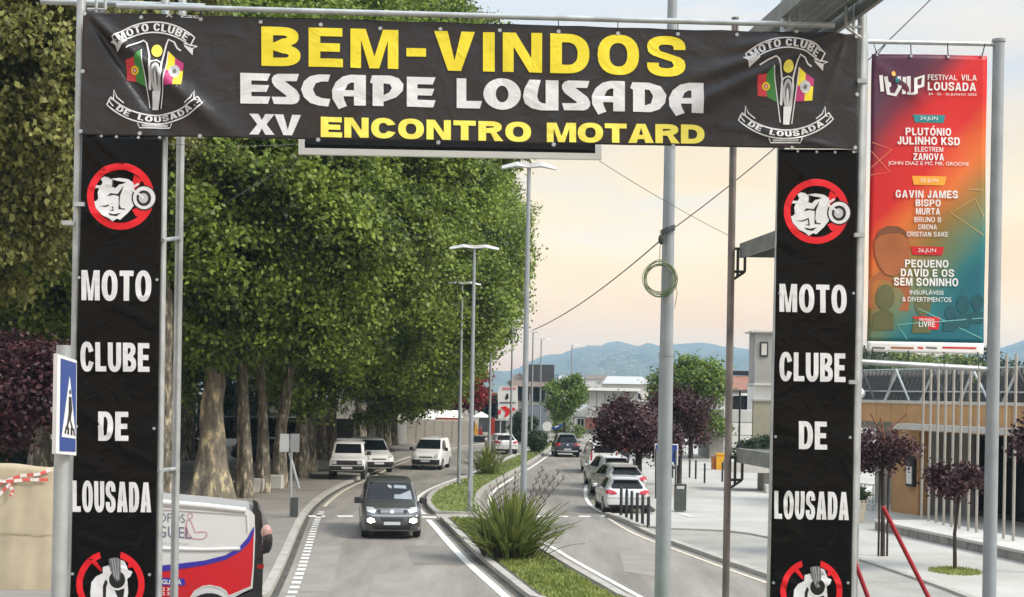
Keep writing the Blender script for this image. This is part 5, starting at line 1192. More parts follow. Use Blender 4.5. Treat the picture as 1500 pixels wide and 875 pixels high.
# sloping racks of slats on the roof
rk = thing('roof_racks', 'rows of dark slatted racks leaning on the roof of the tan building', 'roof rack', along(6, 1, zt)); gal2 = M('grey_slat', (.045, .045, .047), .6, .1, .2, 3)
zr0 = zt+.1; hgt = CAMZ+((584-543)/F)*57-zt
for i in range(72):
    t = LB+.15+i*.30; lean = .55 if (i//9) % 2 == 0 else .25
    if t > L2-1: break
    MB().tube([along(t, .8, zr0), along(t-lean, 1.5, zr0+hgt*.95)], .085, 4).build('slat', gal2, rk)
for i in range(9):
    t = LB+.3+i*2.55; MB().tube([along(t, .55, zr0-.05), along(t+.25, 1.0, zr0+hgt)], .05, 6).build('rack_post', galv, rk)
    MB().tube([along(t+.25, .9, zr0+hgt*.97), along(t+1.7, .6, zr0)], .045, 6).build('rack_brace', galv if i % 2 else gal2, rk)
MB().tube([along(LB, 1.3, zr0+hgt*.98), along(L2-1, 1.3, zr0+hgt*.98)], .035, 6).build('top_rail', galv, rk); MB().tube([along(LB, .9, zr0+.35), along(L2-1, .9, zr0+.35)], .03, 6).build('lower_rail', galv, rk)
for i, t in enumerate((LB+1.1, LB+13.3)): MB().ell(along(t, .3, zt+.35), (.38, .3, .28), 10, 8).build('roof_vent', white_p, rk, True)
# white poles
for i, (bx_, by_) in enumerate(((1349.5, 763), (1360, 765), (1371, 768), (1382, 771), (1393.5, 773.5), (1405, 776), (1418, 779), (1430, 781.5), (1470, 791), (1484, 794))):
    g = G(bx_, by_, .42); tp = CAMZ+((586-538)/F)*49+(.25 if i > 7 else 0)
    o = MB().tube([(0, 0, 0), (0, 0, tp-.42)], .042, 10).build('white_pole', M('off_white_pole_paint', (.35, .33, .29), .5, 0, .08, 3), None, True); o.location = g
    tag(o, ('leftmost of the tall white poles on the low stone wall', 'second white pole from the left on the low wall', 'third white pole from the left on the low wall', 'fourth white pole from the left on the low wall', 'fifth white pole from the left, behind the small purple tree', 'sixth white pole from the left on the low wall', 'seventh white pole from the left on the low wall', 'last white pole before the thick frame post', 'first white pole right of the thick frame post', 'rightmost white pole near the edge of the photo')[i], 'pole', 'tall white poles on the low stone wall')
# low stone wall with pale top
wl = thing('low_wall', 'low rough stone wall with pale slab top below the white poles', 'wall', G(1400, 790)); p0, p1 = G(1281, 776, .12), G(1560, 838, .12); d = (p1-p0); Lw = d.length; d.normalize(); nb = Vector((-d.y, d.x, 0)); nb = nb if nb.y > 0 else -nb
MW = Matrix((d, nb, Vector((0, 0, 1)))).transposed(); x = 0; k = 0
while x < Lw:
    s_ = random.uniform(.45, .75); s_ = min(s_, Lw-x); MB().box(p0+d*(x+s_/2)+nb*(.15+random.uniform(-.012, .012))+Vector((0, 0, .12)), (s_-.03, .3, .26), M3=MW).build('stone', stone_m, wl); x += s_; k += 1
x = 0
while x < Lw:
    s_ = min(1.5, Lw-x); MB().box(p0+d*(x+s_/2)+nb*.95+Vector((0, 0, .29)), (s_-.015, 1.98, .08), M3=MW).build('slab', ledge_m, wl); x += s_
MB().box(p0+d*.0+nb*.95+Vector((.0, 0, .1)), (.1, 1.7, .25), M3=MW).build('end_stone', stone_m, wl)
# plaza ledge and steps behind the right tower; planter; railing
pl_ = thing('concrete_bench', 'wide concrete bench-like platform left of the right tower', 'bench', G(1105, 712)); gY0 = 66
for zz, a_, b_, y_, nm in ((.0, 1070, 1150, gY0, 'seat_slab'),):
    m = MB(); q0, q1 = W(1070, 676, gY0), W(1160, 676, gY0); m.box(((q0.x+q1.x)/2, gY0+1, q0.z-.25), (q1.x-q0.x, 2.4, .5)); m.build('seat_slab', ledge_m, pl_)
    MB().box(((q0.x+q1.x)/2+.9, gY0+1.1, (q0.z-.5)/2), (q1.x-q0.x-1.4, 1.8, q0.z-.5)).build('plinth', conc, pl_)
    MB().box(((q0.x+q1.x)/2+.9, gY0-.6, .32), (q1.x-q0.x-1.2, .6, .36)).build('step', ledge_m, pl_)
g = G(1252, 765, .12); pot = thing('planter', 'cream planter pot beside the right tower', 'planter', g); m = MB(); m.tube([(0, 0, 0), (0, 0, .1), (0, 0, .75), (0, 0, .8)], [.28, .32, .42, .44], 18); m.build('pot', M('cream_pot', (.55, .50, .40), .7, 0, .08, 3), pot, True, local=True)
me, _ = crown_mesh('foliage', 61, (.35, .35, .4), 6, 40, 40, .1, .1, zc=1.05); link_mesh('foliage', me, dark_leaf, pot)
m = MB(); 
rl = thing('railing', 'low steel railing in front of the grey wall by the planter', 'railing', along(-2, -1.2, .1))
for k in range(7): t = LB+.3+k*.62; MB().tube([along(t, -.6, .1), along(t, -.6, 1.1), along(t+.1, -.6, 1.15)], .025, 6).build('baluster', galv, rl)
for z_ in (.35, .75, 1.12): MB().tube([along(LB, -.6, z_), along(LB+4.2, -.6, z_)], .028, 6).build('rail', galv, rl)

# ---- grey block wall, red-roofed building, clock-like tower
gb = thing('block_wall', 'grey and white block building right of the bright green tree', 'building', W(1085, 660, 104)); 
m, a, b = blockW(1040, 1060, 600, 100, 6); m.build('end_wall', conc, gb)
y_ = 100.0; za = W(1060, 600, 100).z; xa = W(1060, 600, 100).x
for i in range(5):
    for j in range(4):
        h_ = za/4; MB().box((xa+.02+1.15+i*2.3, 100.4+i*.0, h_*(j+.5)), (2.26, .5, h_-.04)).build('wall_panel', whitewall if (i+j) % 3 else M('pale_grey_render', (.5, .5, .49), .85, 0, .05, .5), gb)
MB().box((xa+6, 103, za/2), (11.8, 5, za-.1)).build('body', whitewall, gb)
rb = thing('red_roofed_building', 'long white building with a low red tiled roof behind the green tree', 'building', W(1090, 600, 150)); Yr = 150
q0, q1 = W(1020, 570, Yr), W(1128, 570, Yr); MB().box(((q0.x+q1.x)/2, Yr+6, q0.z/2), (q1.x-q0.x, 12, q0.z)).build('wall', whitewall, rb)
m = MB(); e0, e1 = W(1014, 571, Yr-.7), W(1135, 571, Yr-.7); t0, t1 = W(1045, 551, Yr+6), W(1140, 551, Yr+6); e2, e3 = Vector((e0.x, Yr+13, e0.z)), Vector((e1.x, Yr+13, e1.z))
m.add([e0, e1, t1, t0, e2, e3], [(0, 1, 2, 3), (4, 3, 2, 5), (0, 3, 4), (1, 5, 2), (0, 4, 5, 1)]).build('roof', redroof, rb)
MB().box((W(1098, 548, Yr).x, Yr+6, W(1098, 547, Yr+6).z), (9, .4, .5)).build('ridge_cap', darkmetal, rb)
windows(rb, [W(x, 590, Yr).x for x in (1085, 1103)], [W(1090, 587, Yr).z-.4], Yr, 1.7, 1.9, conc); MB().box(((q0.x+q1.x)/2, Yr-.3, W(1090, 578, Yr).z), (q1.x-q0.x, .5, .25)).build('cornice', white_p, rb)
tw_ = thing('concrete_tower', 'square concrete tower with a thin flat cap and one framed panel', 'tower', W(1122, 600, 125)); Yt = 125
m, a, b = blockW(1106.5, 1152, 487, Yt, 3.2); m.build('shaft', conc, tw_); MB().box(((a.x+b.x)/2, Yt+1.6, a.z+.07), (b.x-a.x+.7, 3.7, .14)).build('cap', ledge_m, tw_)
m, a2, b2 = blockW(1103, 1155, 563, Yt-.2, 4); MB().box(((a2.x+b2.x)/2, Yt+1.2, a2.z), (b2.x-a2.x, 4.2, .22)).build('string_course', ledge_m, tw_); MB().box(((a2.x+b2.x)/2, Yt+1.5, a2.z/2-.1), (b2.x-a2.x-.2, 3.6, a2.z-.1)).build('base_block', whitewall, tw_)
c = W(1119, 512, Yt); fr = MB().box((c.x, Yt-.05, c.z), (.70, .12, 1.3)).build('framed_panel', darkmetal, tw_); MB().box((c.x, Yt-.13, c.z), (.46, .05, 1.0)).build('panel_face', ledge_m, fr)
bw = thing('beige_wall', 'beige square wall between the concrete tower and the right gate tower', 'wall', W(1118, 620, 92)); m, a, b = blockW(1104, 1150, 587, 94, .5); m.build('wall_face', M('khaki_render', (.30, .28, .21), .85, 0, .08, 1), bw); MB().box(((a.x+b.x)/2, 94.2, a.z+.03), (b.x-a.x+.15, .6, .12)).build('coping', conc, bw)
yb = thing('yellow_hydrant', 'yellow box beside the grey block wall', 'hydrant', G(1055, 691)); MB().box((0, 0, .5), (.55, .45, 1.0)).build('body', M('yellow_paint', S(225, 165, 30), .5, 0, .1), yb, local=True); MB().box((-.4, 0, .45), (.25, .3, .9)).build('side_box', M('rust_orange', S(150, 85, 40), .6, 0, .2), yb, local=True); MB().box((0, -.02, 1.05), (.62, .5, .1)).build('lid', M('yellow_paint', (.7, .4, .03)), yb, local=True)

# ---- retaining wall and what stands above it (left middle)
rw = thing('retaining_wall', 'long pale retaining wall at the bend of the left carriageway', 'wall', G(640, 650)); Yw = G(640, 650).y; w0, w1 = W(596, 649, Yw), W(688, 650, Yw); zw = W(640, 616, Yw).z
n = 7
for i in range(n): x0 = w0.x+(w1.x-w0.x)*i/n; MB().box((x0+(w1.x-w0.x)/n/2, Yw+.3, zw/2-.05), ((w1.x-w0.x)/n-.04, .6, zw+.1)).build('wall_panel', wall_beige, rw)
r0 = G(560, 660); 
for i in range(5):
    t0, t1 = i/5, (i+1)/5-.004; a_ = Vector((w0.x, Yw, 0)).lerp(Vector((r0.x-1.5, r0.y+3, 0)), t0); b_ = Vector((w0.x, Yw, 0)).lerp(Vector((r0.x-1.5, r0.y+3, 0)), t1); h0, h1 = zw*(1-.15*t0), zw*(1-.15*t1)
    MB().add([a_-Vector((0, 0, .1)), b_-Vector((0, 0, .1)), b_+Vector((0, 0, h1)), a_+Vector((0, 0, h0)), a_+Vector((0, .5, -.1)), b_+Vector((0, .5, -.1)), b_+Vector((0, .5, h1)), a_+Vector((0, .5, h0))], [(0, 1, 2, 3), (4, 7, 6, 5), (3, 2, 6, 7), (0, 4, 5, 1), (0, 3, 7, 4), (1, 5, 6, 2)]).build('ramp_panel', conc, rw)
terr = MB().add([(w0.x-18, Yw+.55, zw-.02), (w1.x+.5, Yw+.55, zw-.02), (w1.x+.5, Yw+26, zw+.1), (w0.x-30, Yw+26, zw+.1)], [(0, 1, 2, 3)]).build('terrace', earth_m); terr['kind'] = 'structure'
fab_w = M('white_canvas', (.68, .66, .60), .8, 0, .06, 2); fab_r = M('red_canvas', S(165, 45, 40), .8, 0, .1, 2)
for i, (px0, px1, py, lb) in enumerate(((606, 640, 603, 'left half of the white market awning with a red hem above the retaining wall'), (641, 675, 601, 'right white market awning with a red hem above the retaining wall'))):
    aw = thing('market_awning', lb, 'awning', W((px0+px1)/2, 612, Yw+6), 0, 'awnings above the retaining wall'); Y = Yw+5; a_, b_ = W(px0, py, Y), W(px1, py+1, Y)
    MB().add([(a_.x+.15, Y+1.2, a_.z), (b_.x-.15, Y+1.2, a_.z), (b_.x+.1, Y-.6, a_.z-.65), (a_.x-.1, Y-.6, a_.z-.65), (a_.x-.1, Y+3, a_.z-.65), (b_.x+.1, Y+3, a_.z-.65)], [(0, 1, 2, 3), (0, 4, 5, 1), (0, 3, 4), (1, 5, 2), (3, 2, 5, 4)]).build('canopy', fab_w, aw)
    MB().box(((a_.x+b_.x)/2, Y-.62, a_.z-.78), (b_.x-a_.x, .05, .26)).build('valance', fab_r, aw)
    for xx in (a_.x+.1, b_.x-.1): MB().tube([(xx, Y-.5, zw), (xx, Y-.5, a_.z-.7)], .04, 6).build('leg', galv, aw)
dk = thing('dark_building', 'dark cladded building behind the red tree and lamp posts', 'building', W(715, 600, 165)); m, a, b = blockW(702, 733, 578, 162, 8); m.build('wall', slate, dk)
windows(dk, [W(x, 600, 162).x for x in (708, 718, 727)], [W(715, 590, 162).z, W(715, 603, 162).z], 162, 1.1, .9, M('grey_frame', (.2, .2, .2), .5)); MB().box(((a.x+b.x)/2, 166, a.z+.1), (b.x-a.x+.5, 8.6, .25)).build('roof', redroof, dk)
# white billboard with red figures
bb = thing('billboard', 'white billboard with a pink heading and red marks beside the stone house', 'billboard', W(744, 600, 140)); Yb = 140; PB = Plane((730, 615, Yb), (758, 615, Yb), (730, 566, Yb))
MB().prism([PB.P(*p) for p in ((732, 566), (758, 566), (759, 597), (756, 614), (730, 614), (729, 575))], (0, .25, 0)).build('board', whitewall, bb)
for pl, m_ in (([(736, 567.5), (756, 567.5), (756, 571), (736, 571)], M('pink_print', S(200, 120, 130), .6)), ([(740, 583), (742, 577), (744.5, 577), (745, 584), (741.5, 586)], i_blk), ([(732, 589), (755, 589), (755, 591), (732, 591)], i_gry),
               ([(733, 597), (740, 595), (746, 599), (752, 597), (756, 600), (750, 603), (744, 609), (738, 612), (741, 604)], i_red), ([(730, 600), (734, 601), (733, 608), (730, 607)], i_red)): shape('printed_mark', PB, [pl], .04, m_, bb)
for x in (733, 755): MB().tube([W(x, 613, Yb+.1), Vector((W(x, 613, Yb).x, Yb+.1, 0))], .08, 8).build('leg', galv, bb)
wk = thing('white_kiosk', 'small white building with a dark doorway under the billboard', 'building', W(742, 640, 143)); m, a, b = blockW(724, 748, 616, 143, 5); m.build('wall', whitewall, wk)
c = W(733, 636, 143); MB().box((c.x, 142.95, 1.25), (.68*1.6, .1, 2.1)).build('door', darkint, wk); MB().box((W(721, 630, 143).x, 142.9, .95), (.5, .3, 1.9)).build('red_panel', fab_r, wk)
MB().box(((a.x+b.x)/2, 145.4, a.z+.06), (b.x-a.x+.3, 5.2, .14)).build('roof', ledge_m, wk)
# stone house with dark upper storey
sh_ = thing('stone_house', 'old rough stone house with a dark box on its roof', 'building', W(785, 640, 165)); Ys = 165; m, a, b = blockW(752, 817, 566, Ys, 10); m.build('core', stone_m, sh_); rr = random.Random(8)
zz = 0; rows = 12; HH = a.z
for j in range(rows):
    x = a.x+(.0 if j % 2 else -.0); z0 = HH*j/rows; z1 = HH*(j+1)/rows
    while x < b.x-.05:
        s_ = rr.uniform(.7, 1.3); s_ = min(s_, b.x-x); cxm = x+s_/2; px_ = CX+F*(cxm/Ys)
        if not (757 < px_ < 771 and 580 > 575+F*(CAMZ-(z0+z1)/2)/Ys-9 > 562 or 762 < px_ < 788 and z1 < 3.0): MB().box((cxm, Ys-.05+rr.uniform(-.03, .02), (z0+z1)/2), (s_-.06, .14, z1-z0-.05)).build('stone', stone_m, sh_)
        x += s_
for (px, py, w_, h_) in ((764, 576, 1.3, 1.6), (786, 578, 1.5, 1.7)):
    c = W(px+3, py, Ys); f = MB().box((c.x, Ys-.12, c.z), (w_, .1, h_)).build('window', darkmetal, sh_); MB().box((c.x, Ys-.18, c.z), (w_-.3, .05, h_-.3)).build('pane', glass, f)
c = W(783, 628, Ys); MB().box((c.x, Ys-.14, 1.5), (2.6, .12, 3.0)).build('shutter_door', M('blue_grey_shutter', (.16, .19, .22), .6, 0, .1), sh_)
m, a3, b3 = blockW(775, 812, 534, Ys+2, 6, base_z=HH); m.build('roof_box', slate, sh_)
m = MB(); m.add([(a.x-.3, Ys-.4, HH), (b.x+.3, Ys-.4, HH), (b.x+.3, Ys+10, HH), (a.x-.3, Ys+10, HH), (a.x-.3, Ys+5, HH+1.3), (b.x-1, Ys+5, HH+1.3)], [(0, 1, 5, 4), (3, 4, 5, 2), (0, 4, 3), (1, 2, 5), (0, 3, 2, 1)]); m.build('roof', M('brown_old_tiles', S(112, 98, 86), .9, 0, .2, 3, bump=.02), sh_)
g_ = thing('stone_gable_house', 'brown gabled house behind the tallest lamp', 'building', W(760, 600, 185)); m, a, b = blockW(745, 772, 560, 185, 8); m.build('wall', stone_m, g_); MB().prism([W(743, 560, 184.5), W(773, 562, 184.5), W(762, 546, 184.5)], (0, 9, 0)).build('roof', M('brown_old_tiles', (.16, .12, .1)), g_)
# industrial shed, small gabled house, fence at the junction
ish = thing('industrial_shed', 'long low grey shed with a white roof edge behind the gabled house', 'building', W(880, 590, 260)); Yi = 260; a_, b_ = W(838, 572, Yi), W(935, 572, Yi)
for i in range(8): x0 = a_.x+(b_.x-a_.x)*i/8; MB().box((x0+(b_.x-a_.x)/16, Yi+5, a_.z/2), ((b_.x-a_.x)/8-.1, 10, a_.z)).build('wall_panel', M('grey_cladding', (.34, .34, .32), .7, .1, .08, .5), ish)
MB().box(((a_.x+b_.x)/2, Yi+4.7, a_.z+.3), (b_.x-a_.x+.6, 11, .5)).build('roof', white_p, ish)
gh = thing('gabled_house', 'small white house with a grey gable roof and brick-red front', 'building', W(862, 620, 175)); Yg = 175; m, a, b = blockW(842, 888, 612, Yg, 8); m.build('wall', whitewall, gh)
MB().prism([W(836, 613, Yg-.6), W(862, 598, Yg-.6), W(893, 612, Yg-.6), W(893, 609, Yg-.6), W(862, 593.5, Yg-.6), W(836, 609.5, Yg-.6)], (0, 10, 0)).build('roof', M('pale_metal_roof', (.45, .45, .44), .5, .2, .1), gh)
MB().prism([W(857, 612, Yg-.15), W(884, 612, Yg-.15), W(870, 602, Yg-.15)], (0, .3, 0)).build('gable_infill', whitewall, gh)
c0, c1 = W(857, 612, Yg), W(881, 632, Yg); MB().box(((c0.x+c1.x)/2, Yg-.06, (c0.z+c1.z)/2), (c1.x-c0.x, .15, c0.z-c1.z)).build('brick_front', M('brick_red_front', S(130, 84, 72), .85, 0, .25, 1.5), gh)
for px in (848, 853): c = W(px, 622, Yg); MB().box((c.x, Yg-.05, c.z), (.3, .1, 1.4)).build('window', glass, gh)
fn = thing('metal_fence', 'dark slatted fence across the end of the right carriageway', 'fence', W(868, 640, 160)); a_, b_ = W(849, 629, 160), W(885, 629, 160)
k = 0; x = a_.x
while x < b_.x: MB().box((x, 160, a_.z/2), (.26, .05, a_.z)).build('slat', M('fence_grey', (.10, .105, .11), .6), fn); x += .30
for z_ in (.2, a_.z-.1): MB().box(((a_.x+b_.x)/2, 160.06, z_), (b_.x-a_.x, .05, .08)).build('rail', darkmetal, fn)
for px, pt, pb, nm, lb, mt in ((801, 619, 652, 'round', 'round white road sign back by the far end of the median', whitewall), (815, 619, 655, 'arrow', 'blue arrow road sign beside the round one', ublue)):
    g = G(px, pb); s_ = thing('road_sign', lb, 'road sign', g); h_ = W(px, pt, g.y).z; MB().tube([(0, 0, 0), (0, 0, h_)], .05, 8).build('post', darkmetal, s_, local=True)
    if nm == 'round': MB().tube([(0, -.06, h_-.35), (0, -.10, h_-.35)], .42, 20).build('disc', mt, s_, local=True)
    else:
        MB().prism([(-.5, -.08, h_-.42), (.45, -.08, h_-.1), (.5, -.08, h_-.26), (.25, -.08, h_-.5), (-.3, -.08, h_-.62)], (0, .04, 0)).build('arrow_plate', mt, s_, local=True); MB().box((0, -.1, h_-.33), (.35, .03, .09), ry=-.3).build('arrow_mark', white_p, s_, local=True)
# bright things on the left corner: flags of a fruit stand
fl = thing('fruit_stand', 'small stand with yellow and red cloths left of the billboard', 'stand', W(703, 635, 128)); 
MB().prism([W(694, 637, 128), W(700, 637, 128), W(699, 622, 128), (W(697, 618, 128))], (0, .6, 0)).build('yellow_cloth', M('yellow_cloth', S(230, 170, 60), .8), fl); MB().prism([W(700, 637, 128), W(708, 637, 128), W(703, 625, 128)], (0, .6, 0)).build('red_cloth', fab_r, fl)
MB().box((W(702, 640, 128).x, 128.3, W(702, 640, 128).z/2), (1.1, .7, W(702, 640, 128).z)).build('table', darkmetal, fl)
um = thing('parasol', 'white peaked parasol between the lamp posts above the stand', 'parasol', W(705, 625, 138)); c = W(705, 603, 138); 
m = MB(); n = 8; vs = [c]+[c+Vector((1.0*math.cos(i*math.pi/4), 1.0*math.sin(i*math.pi/4), -.55)) for i in range(n)]; m.add(vs, [(0, 1+i, 1+(i+1) % n) for i in range(n)]).build('canopy', fab_w, um); MB().tube([c, Vector((c.x, c.y, 0))], .04, 6).build('pole', galv, um)

# ---- hoarding at the lower left
cloth = M('cream_cloth', S(178, 166, 142), .85, 0, .10, 1.2, bump=.01, bscale=2)
ho_ = thing('cloth_hoarding', 'cream cloth barrier with red and white tape at the lower left', 'barrier', W(30, 875, 29.5)); PH = Plane((-30, 900, 29.5), (84, 900, 29.8), (-30, 678, 29.5), lambda u, v: .035*math.sin(u*2.6)+.010*math.sin(u*9+v*1.5)+.008*math.sin(u*17-v*1.0))
sheet_grid('cloth', PH, [(-60, 676), (88, 684), (88, 960), (-60, 960)], cloth, ho_, 30, 30, 0, lambda s, t: -.02*math.sin(s*9)*(1-t)); 
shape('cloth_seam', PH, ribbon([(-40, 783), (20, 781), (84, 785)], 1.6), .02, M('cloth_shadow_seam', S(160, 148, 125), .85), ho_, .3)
for x in (-20, 30, 78): MB().tube([PH.P(x, 684, -.08), PH.P(x, 940, -.08)], .04, 8).build('post', galv, ho_)
tp_w = M('white_tape', (.7, .66, .64), .5); tp_r = M('red_tape', S(205, 90, 80), .5)
for i, pts in enumerate((((-40, 715), (0, 708), (30, 697), (60, 694), (84, 684)), ((-40, 700), (10, 705), (45, 702), (84, 703)), ((0, 725), (16, 708), (20, 722), (14, 728)))):
    L = []
    for (a0, b0), (a1, b1) in zip(pts, pts[1:]):
        for k in range(6): L.append((a0+(a1-a0)*k/6, b0+(b1-b0)*k/6))
    for k in range(0, len(L)-2, 2): shape('barrier_tape', PH, ribbon(L[k:k+3], 4.5), .06+i*.01, tp_r if (k//2) % 2 else tp_w, ho_)
# low white blocks under the trees
blk = M('white_block_paint', (.48, .47, .43), .8, 0, .1, 2)
for i, (px, py, w_, h_) in enumerate(((345, 727, .6, .6), (371, 722, 1.0, .62), (393, 716, 1.25, .6), (411, 710, .45, .55), (474, 688, .9, .5))):
    g = G(px, py, .11); o = MB().box((0, 0, h_/2), (w_, .55, h_)).build('stone_block', blk); bmod = o.modifiers.new('b', 'BEVEL'); bmod.width = .03; o.location = g
    tag(o, ('small white stone block at the right foot of the stoutest tree', 'white stone bench block right of the slim grey trunk', 'widest white stone bench block under the trees', 'narrow white stone block nearest the twin sign backs', 'low white block near the parked off-roader')[i], 'stone block', 'white stone blocks under the plane trees')
# dark wall and parked things beyond the trees
lw = thing('boundary_wall', 'dim grey boundary wall seen between the tree trunks', 'wall', (-34, 120, 0)); 
for i in range(9):
    x0 = -62+i*6.0; y0 = 132; MB().box((x0, y0, 1.9), (5.9, .3, 3.8)).build('wall_panel', conc if i % 3 else M('pale_wall_panel', (.42, .42, .40), .8, 0, .1, 1), lw)
hd = bush('dark hedge behind the tree trunks at the left', Vector((-34, 128, 0)), (24, 2, 4.2), dark_leaf, 70, 1500, 40, .3, .35, name='hedge', cat='hedge')
hd = bush('dark hedge at the far left behind the purple trees', Vector((-27, 74, 0)), (9, 1.5, 2.2), dark_leaf, 71, 500, 40, .28, .35, name='hedge', cat='hedge')
# bollards, bin
for i, (px, py) in enumerate(((909.5, 755), (917.5, 758.5), (925, 761.5), (933, 765), (941, 769), (949.5, 772.5))):
    g = G(px, py, .12); o = MB().tube([(0, 0, 0), (0, 0, .98), (0, 0, 1.02)], [.055, .055, .03], 10).build('bollard', darkmetal, None, True); o.location = g
    tag(o, ('first bollard from the left behind the silver hatchback', 'second bollard from the left by the parking bay', 'third bollard from the left by the parking bay', 'fourth bollard from the left by the parking bay', 'fifth bollard from the left, near the thick mast', 'bollard nearest the thick mast, last of the row')[i], 'bollard', 'row of black bollards')
for i, (px, py) in enumerate(((905, 690), (928, 700), (968, 712), (1019, 702), (1032, 708), (1058, 706), (1010, 700), (985, 700))):
    g = G(px, py, .12); o = MB().tube([(0, 0, 0), (0, 0, .95), (0, 0, 1.0)], [.05, .05, .03], 8).build('bollard', darkmetal, None, True); o.location = g
    tag(o, ('slim bollard on the plaza beneath the left edge of the big purple tree', 'slim bollard on the plaza just left of the big purple tree trunk', 'slim bollard on the plaza left of the blue sign', 'slim bollard on the plaza midway between the litter bin and the yellow box', 'slim bollard on the plaza nearest the viewer, left of the yellow box', 'slim bollard on the plaza right of the yellow box', 'slim bollard on the plaza nearest the litter bin', 'slim bollard on the plaza right behind the thick mast')[i], 'bollard', 'bollards out on the plaza')
bn = thing('litter_bin', 'dark litter bin at the foot of the blue sign', 'litter bin', G(996, 750, .12)); MB().box((0, 0, .45), (.42, .4, .8)).build('body', M('dark_green_grey_paint', (.06, .07, .065)), bn, local=True); MB().box((0, 0, 1.02), (.42, .4, .05)).build('lid', darkmetal, bn, local=True)
for sx in (-.19, .19): MB().box((sx, 0, .93), (.03, .36, .16)).build('lid_support', darkmetal, bn, local=True)
lpst = thing('park_lamp', 'short dark post with a horizontal arm in front of the block wall', 'lamp', G(1082, 690, .1)); h_ = W(1082, 575, lpst.location.y).z; MB().tube([(0, 0, 0), (0, 0, h_)], .06, 8).build('post', darkmetal, lpst, local=True); MB().tube([(0, 0, h_-.2), (-.6, 0, h_-.2), (-.65, 0, h_-1.0)], .04, 6).build('arm', darkmetal, lpst, local=True); MB().ell((-.62, 0, h_-.9), (.2, .2, .3), 8, 6).build('lamp_head', darkmetal, lpst, True, local=True)

# ---- city roofs and hills
rr = random.Random(21); labels_c = 'small distant pale house in the town below the hills'
cream = M('cream_house_wall', (.58, .56, .52), .85, 0, .1, .2)
for i in range(46):
    Y = rr.uniform(330, 900); px = rr.uniform(800, 1110) if i < 34 else rr.uniform(1440, 1560); X = (px-CX)/F*Y; w_ = rr.uniform(6, 13); h_ = (CAMZ-Y*rr.uniform(.0, .006))
    if i % 2: Y = rr.uniform(600, 1100); X = (px-CX)/F*Y; h_ = CAMZ+rr.uniform(1, 6)
    h_ = max(3.0, min(h_+2.5, 11))
    o = thing('town_house', labels_c, 'house', (X, Y, 0), 0, 'small houses of the distant town')
    MB().box((0, 0, h_/2), (w_, 9, h_)).build('wall', cream if i % 3 else whitewall, o, local=True)
    m = MB(); m.add([(-w_/2-.4, -5, h_), (w_/2+.4, -5, h_), (w_/2+.4, 5, h_), (-w_/2-.4, 5, h_), (-w_/2+1, 0, h_+1.8), (w_/2-1, 0, h_+1.8)], [(0, 1, 5, 4), (3, 4, 5, 2), (0, 4, 3), (1, 2, 5), (0, 3, 2, 1)]).build('roof', redroof if i % 3 == 0 else (M('brown_old_tiles', (.16, .12, .1)) if i % 3 == 1 else M('pale_metal_roof', (.45, .45, .44), .5, .2, .1)), o, local=True)
    for k in range(2): MB().box((-w_/4+k*w_/2, -4.53, h_*.6), (1.4, .08, 1.3)).build('window', glass, o, local=True)
def belt(name, Y0, Y1, px0, px1, n, seed, rad, leaf):
    rng = np.random.default_rng(seed); vs = []
    me0, _ = crown_mesh('tmpc', seed, (1, 1, 1), 8, 60, 14, .5, .3); co = np.empty(len(me0.vertices)*3, np.float32); me0.vertices.foreach_get('co', co); co = co.reshape(-1, 4, 3); bpy.data.meshes.remove(me0)
    for i in range(n):
        Y = rng.uniform(Y0, Y1); X = (rng.uniform(px0, px1)-CX)/F*Y; s = rng.uniform(.6, 1.2)*rad; vs.append(co*np.array([s*1.2, s, s*.8])+np.array([X, Y, s*.35]))
    o = link_mesh(name, quads_mesh(name, np.concatenate(vs)), leaf); o['kind'] = 'stuff'
belt('distant_trees', 320, 1200, 780, 1130, 45, 4, 4.0, dark_leaf)
belt('distant_trees', 200, 700, 1200, 1560, 60, 5, 5.0, dark_leaf)
ridge_pts = [(-300, 548), (300, 545), (600, 545), (745, 543), (765, 536), (780, 528), (800, 521), (820, 516), (838, 512), (860, 509), (880, 506), (893, 501), (925, 504), (935, 508), (952, 503), (975, 507), (990, 505), (1020, 504), (1045, 505), (1075, 508), (1100, 512), (1140, 520), (1250, 528), (1400, 522), (1460, 512), (1490, 500), (1520, 492), (1600, 486), (1900, 500)]
rx_, ry_ = zip(*ridge_pts); forest = groundmat('hill_forest', S(50, 60, 52)[:3], S(92, 96, 84)[:3], .004, S(130, 126, 112)[:3], .012, .95, bump=2)
def hills(name, Yb, Yt, lift, seed):
    rng = np.random.default_rng(seed); nx, ny = 420, 26; vs = []; fs = []; px = np.linspace(-500, 1900, nx); jit = np.convolve(rng.normal(0, 1, nx+8), np.ones(3)/3, 'valid')[:nx]
    bump_ = rng.normal(0, 1, (ny, nx)); 
    for _ in range(2): bump_ = (bump_+np.roll(bump_, 1, 0)+np.roll(bump_, 1, 1)+np.roll(bump_, -1, 1))/4
    for j in range(ny):
        t = j/(ny-1); Y = Yb+(Yt-Yb)*t
        for i in range(nx):
            u, v = ray(px[i], np.interp(px[i], rx_, ry_)+lift+jit[i]*1.7); top = CAMZ+v*Yt; X = u*Yt*(Y/Yt); prof = t**.85 if t < 1 else 1
            vs.append((X, Y, -6+(top+6)*prof+bump_[j, i]*14*math.sin(math.pi*t)))
    for j in range(ny-1):
        for i in range(nx-1): k = j*nx+i; fs.append((k, k+1, k+nx+1, k+nx))
    me = bpy.data.meshes.new(name); me.from_pydata(vs, [], fs); me.update(); o = link_mesh(name, me, forest, None, True); o['kind'] = 'structure'; return vs, nx, ny
vs, nx, ny = hills('hills', 1500, 3400, 0, 2)
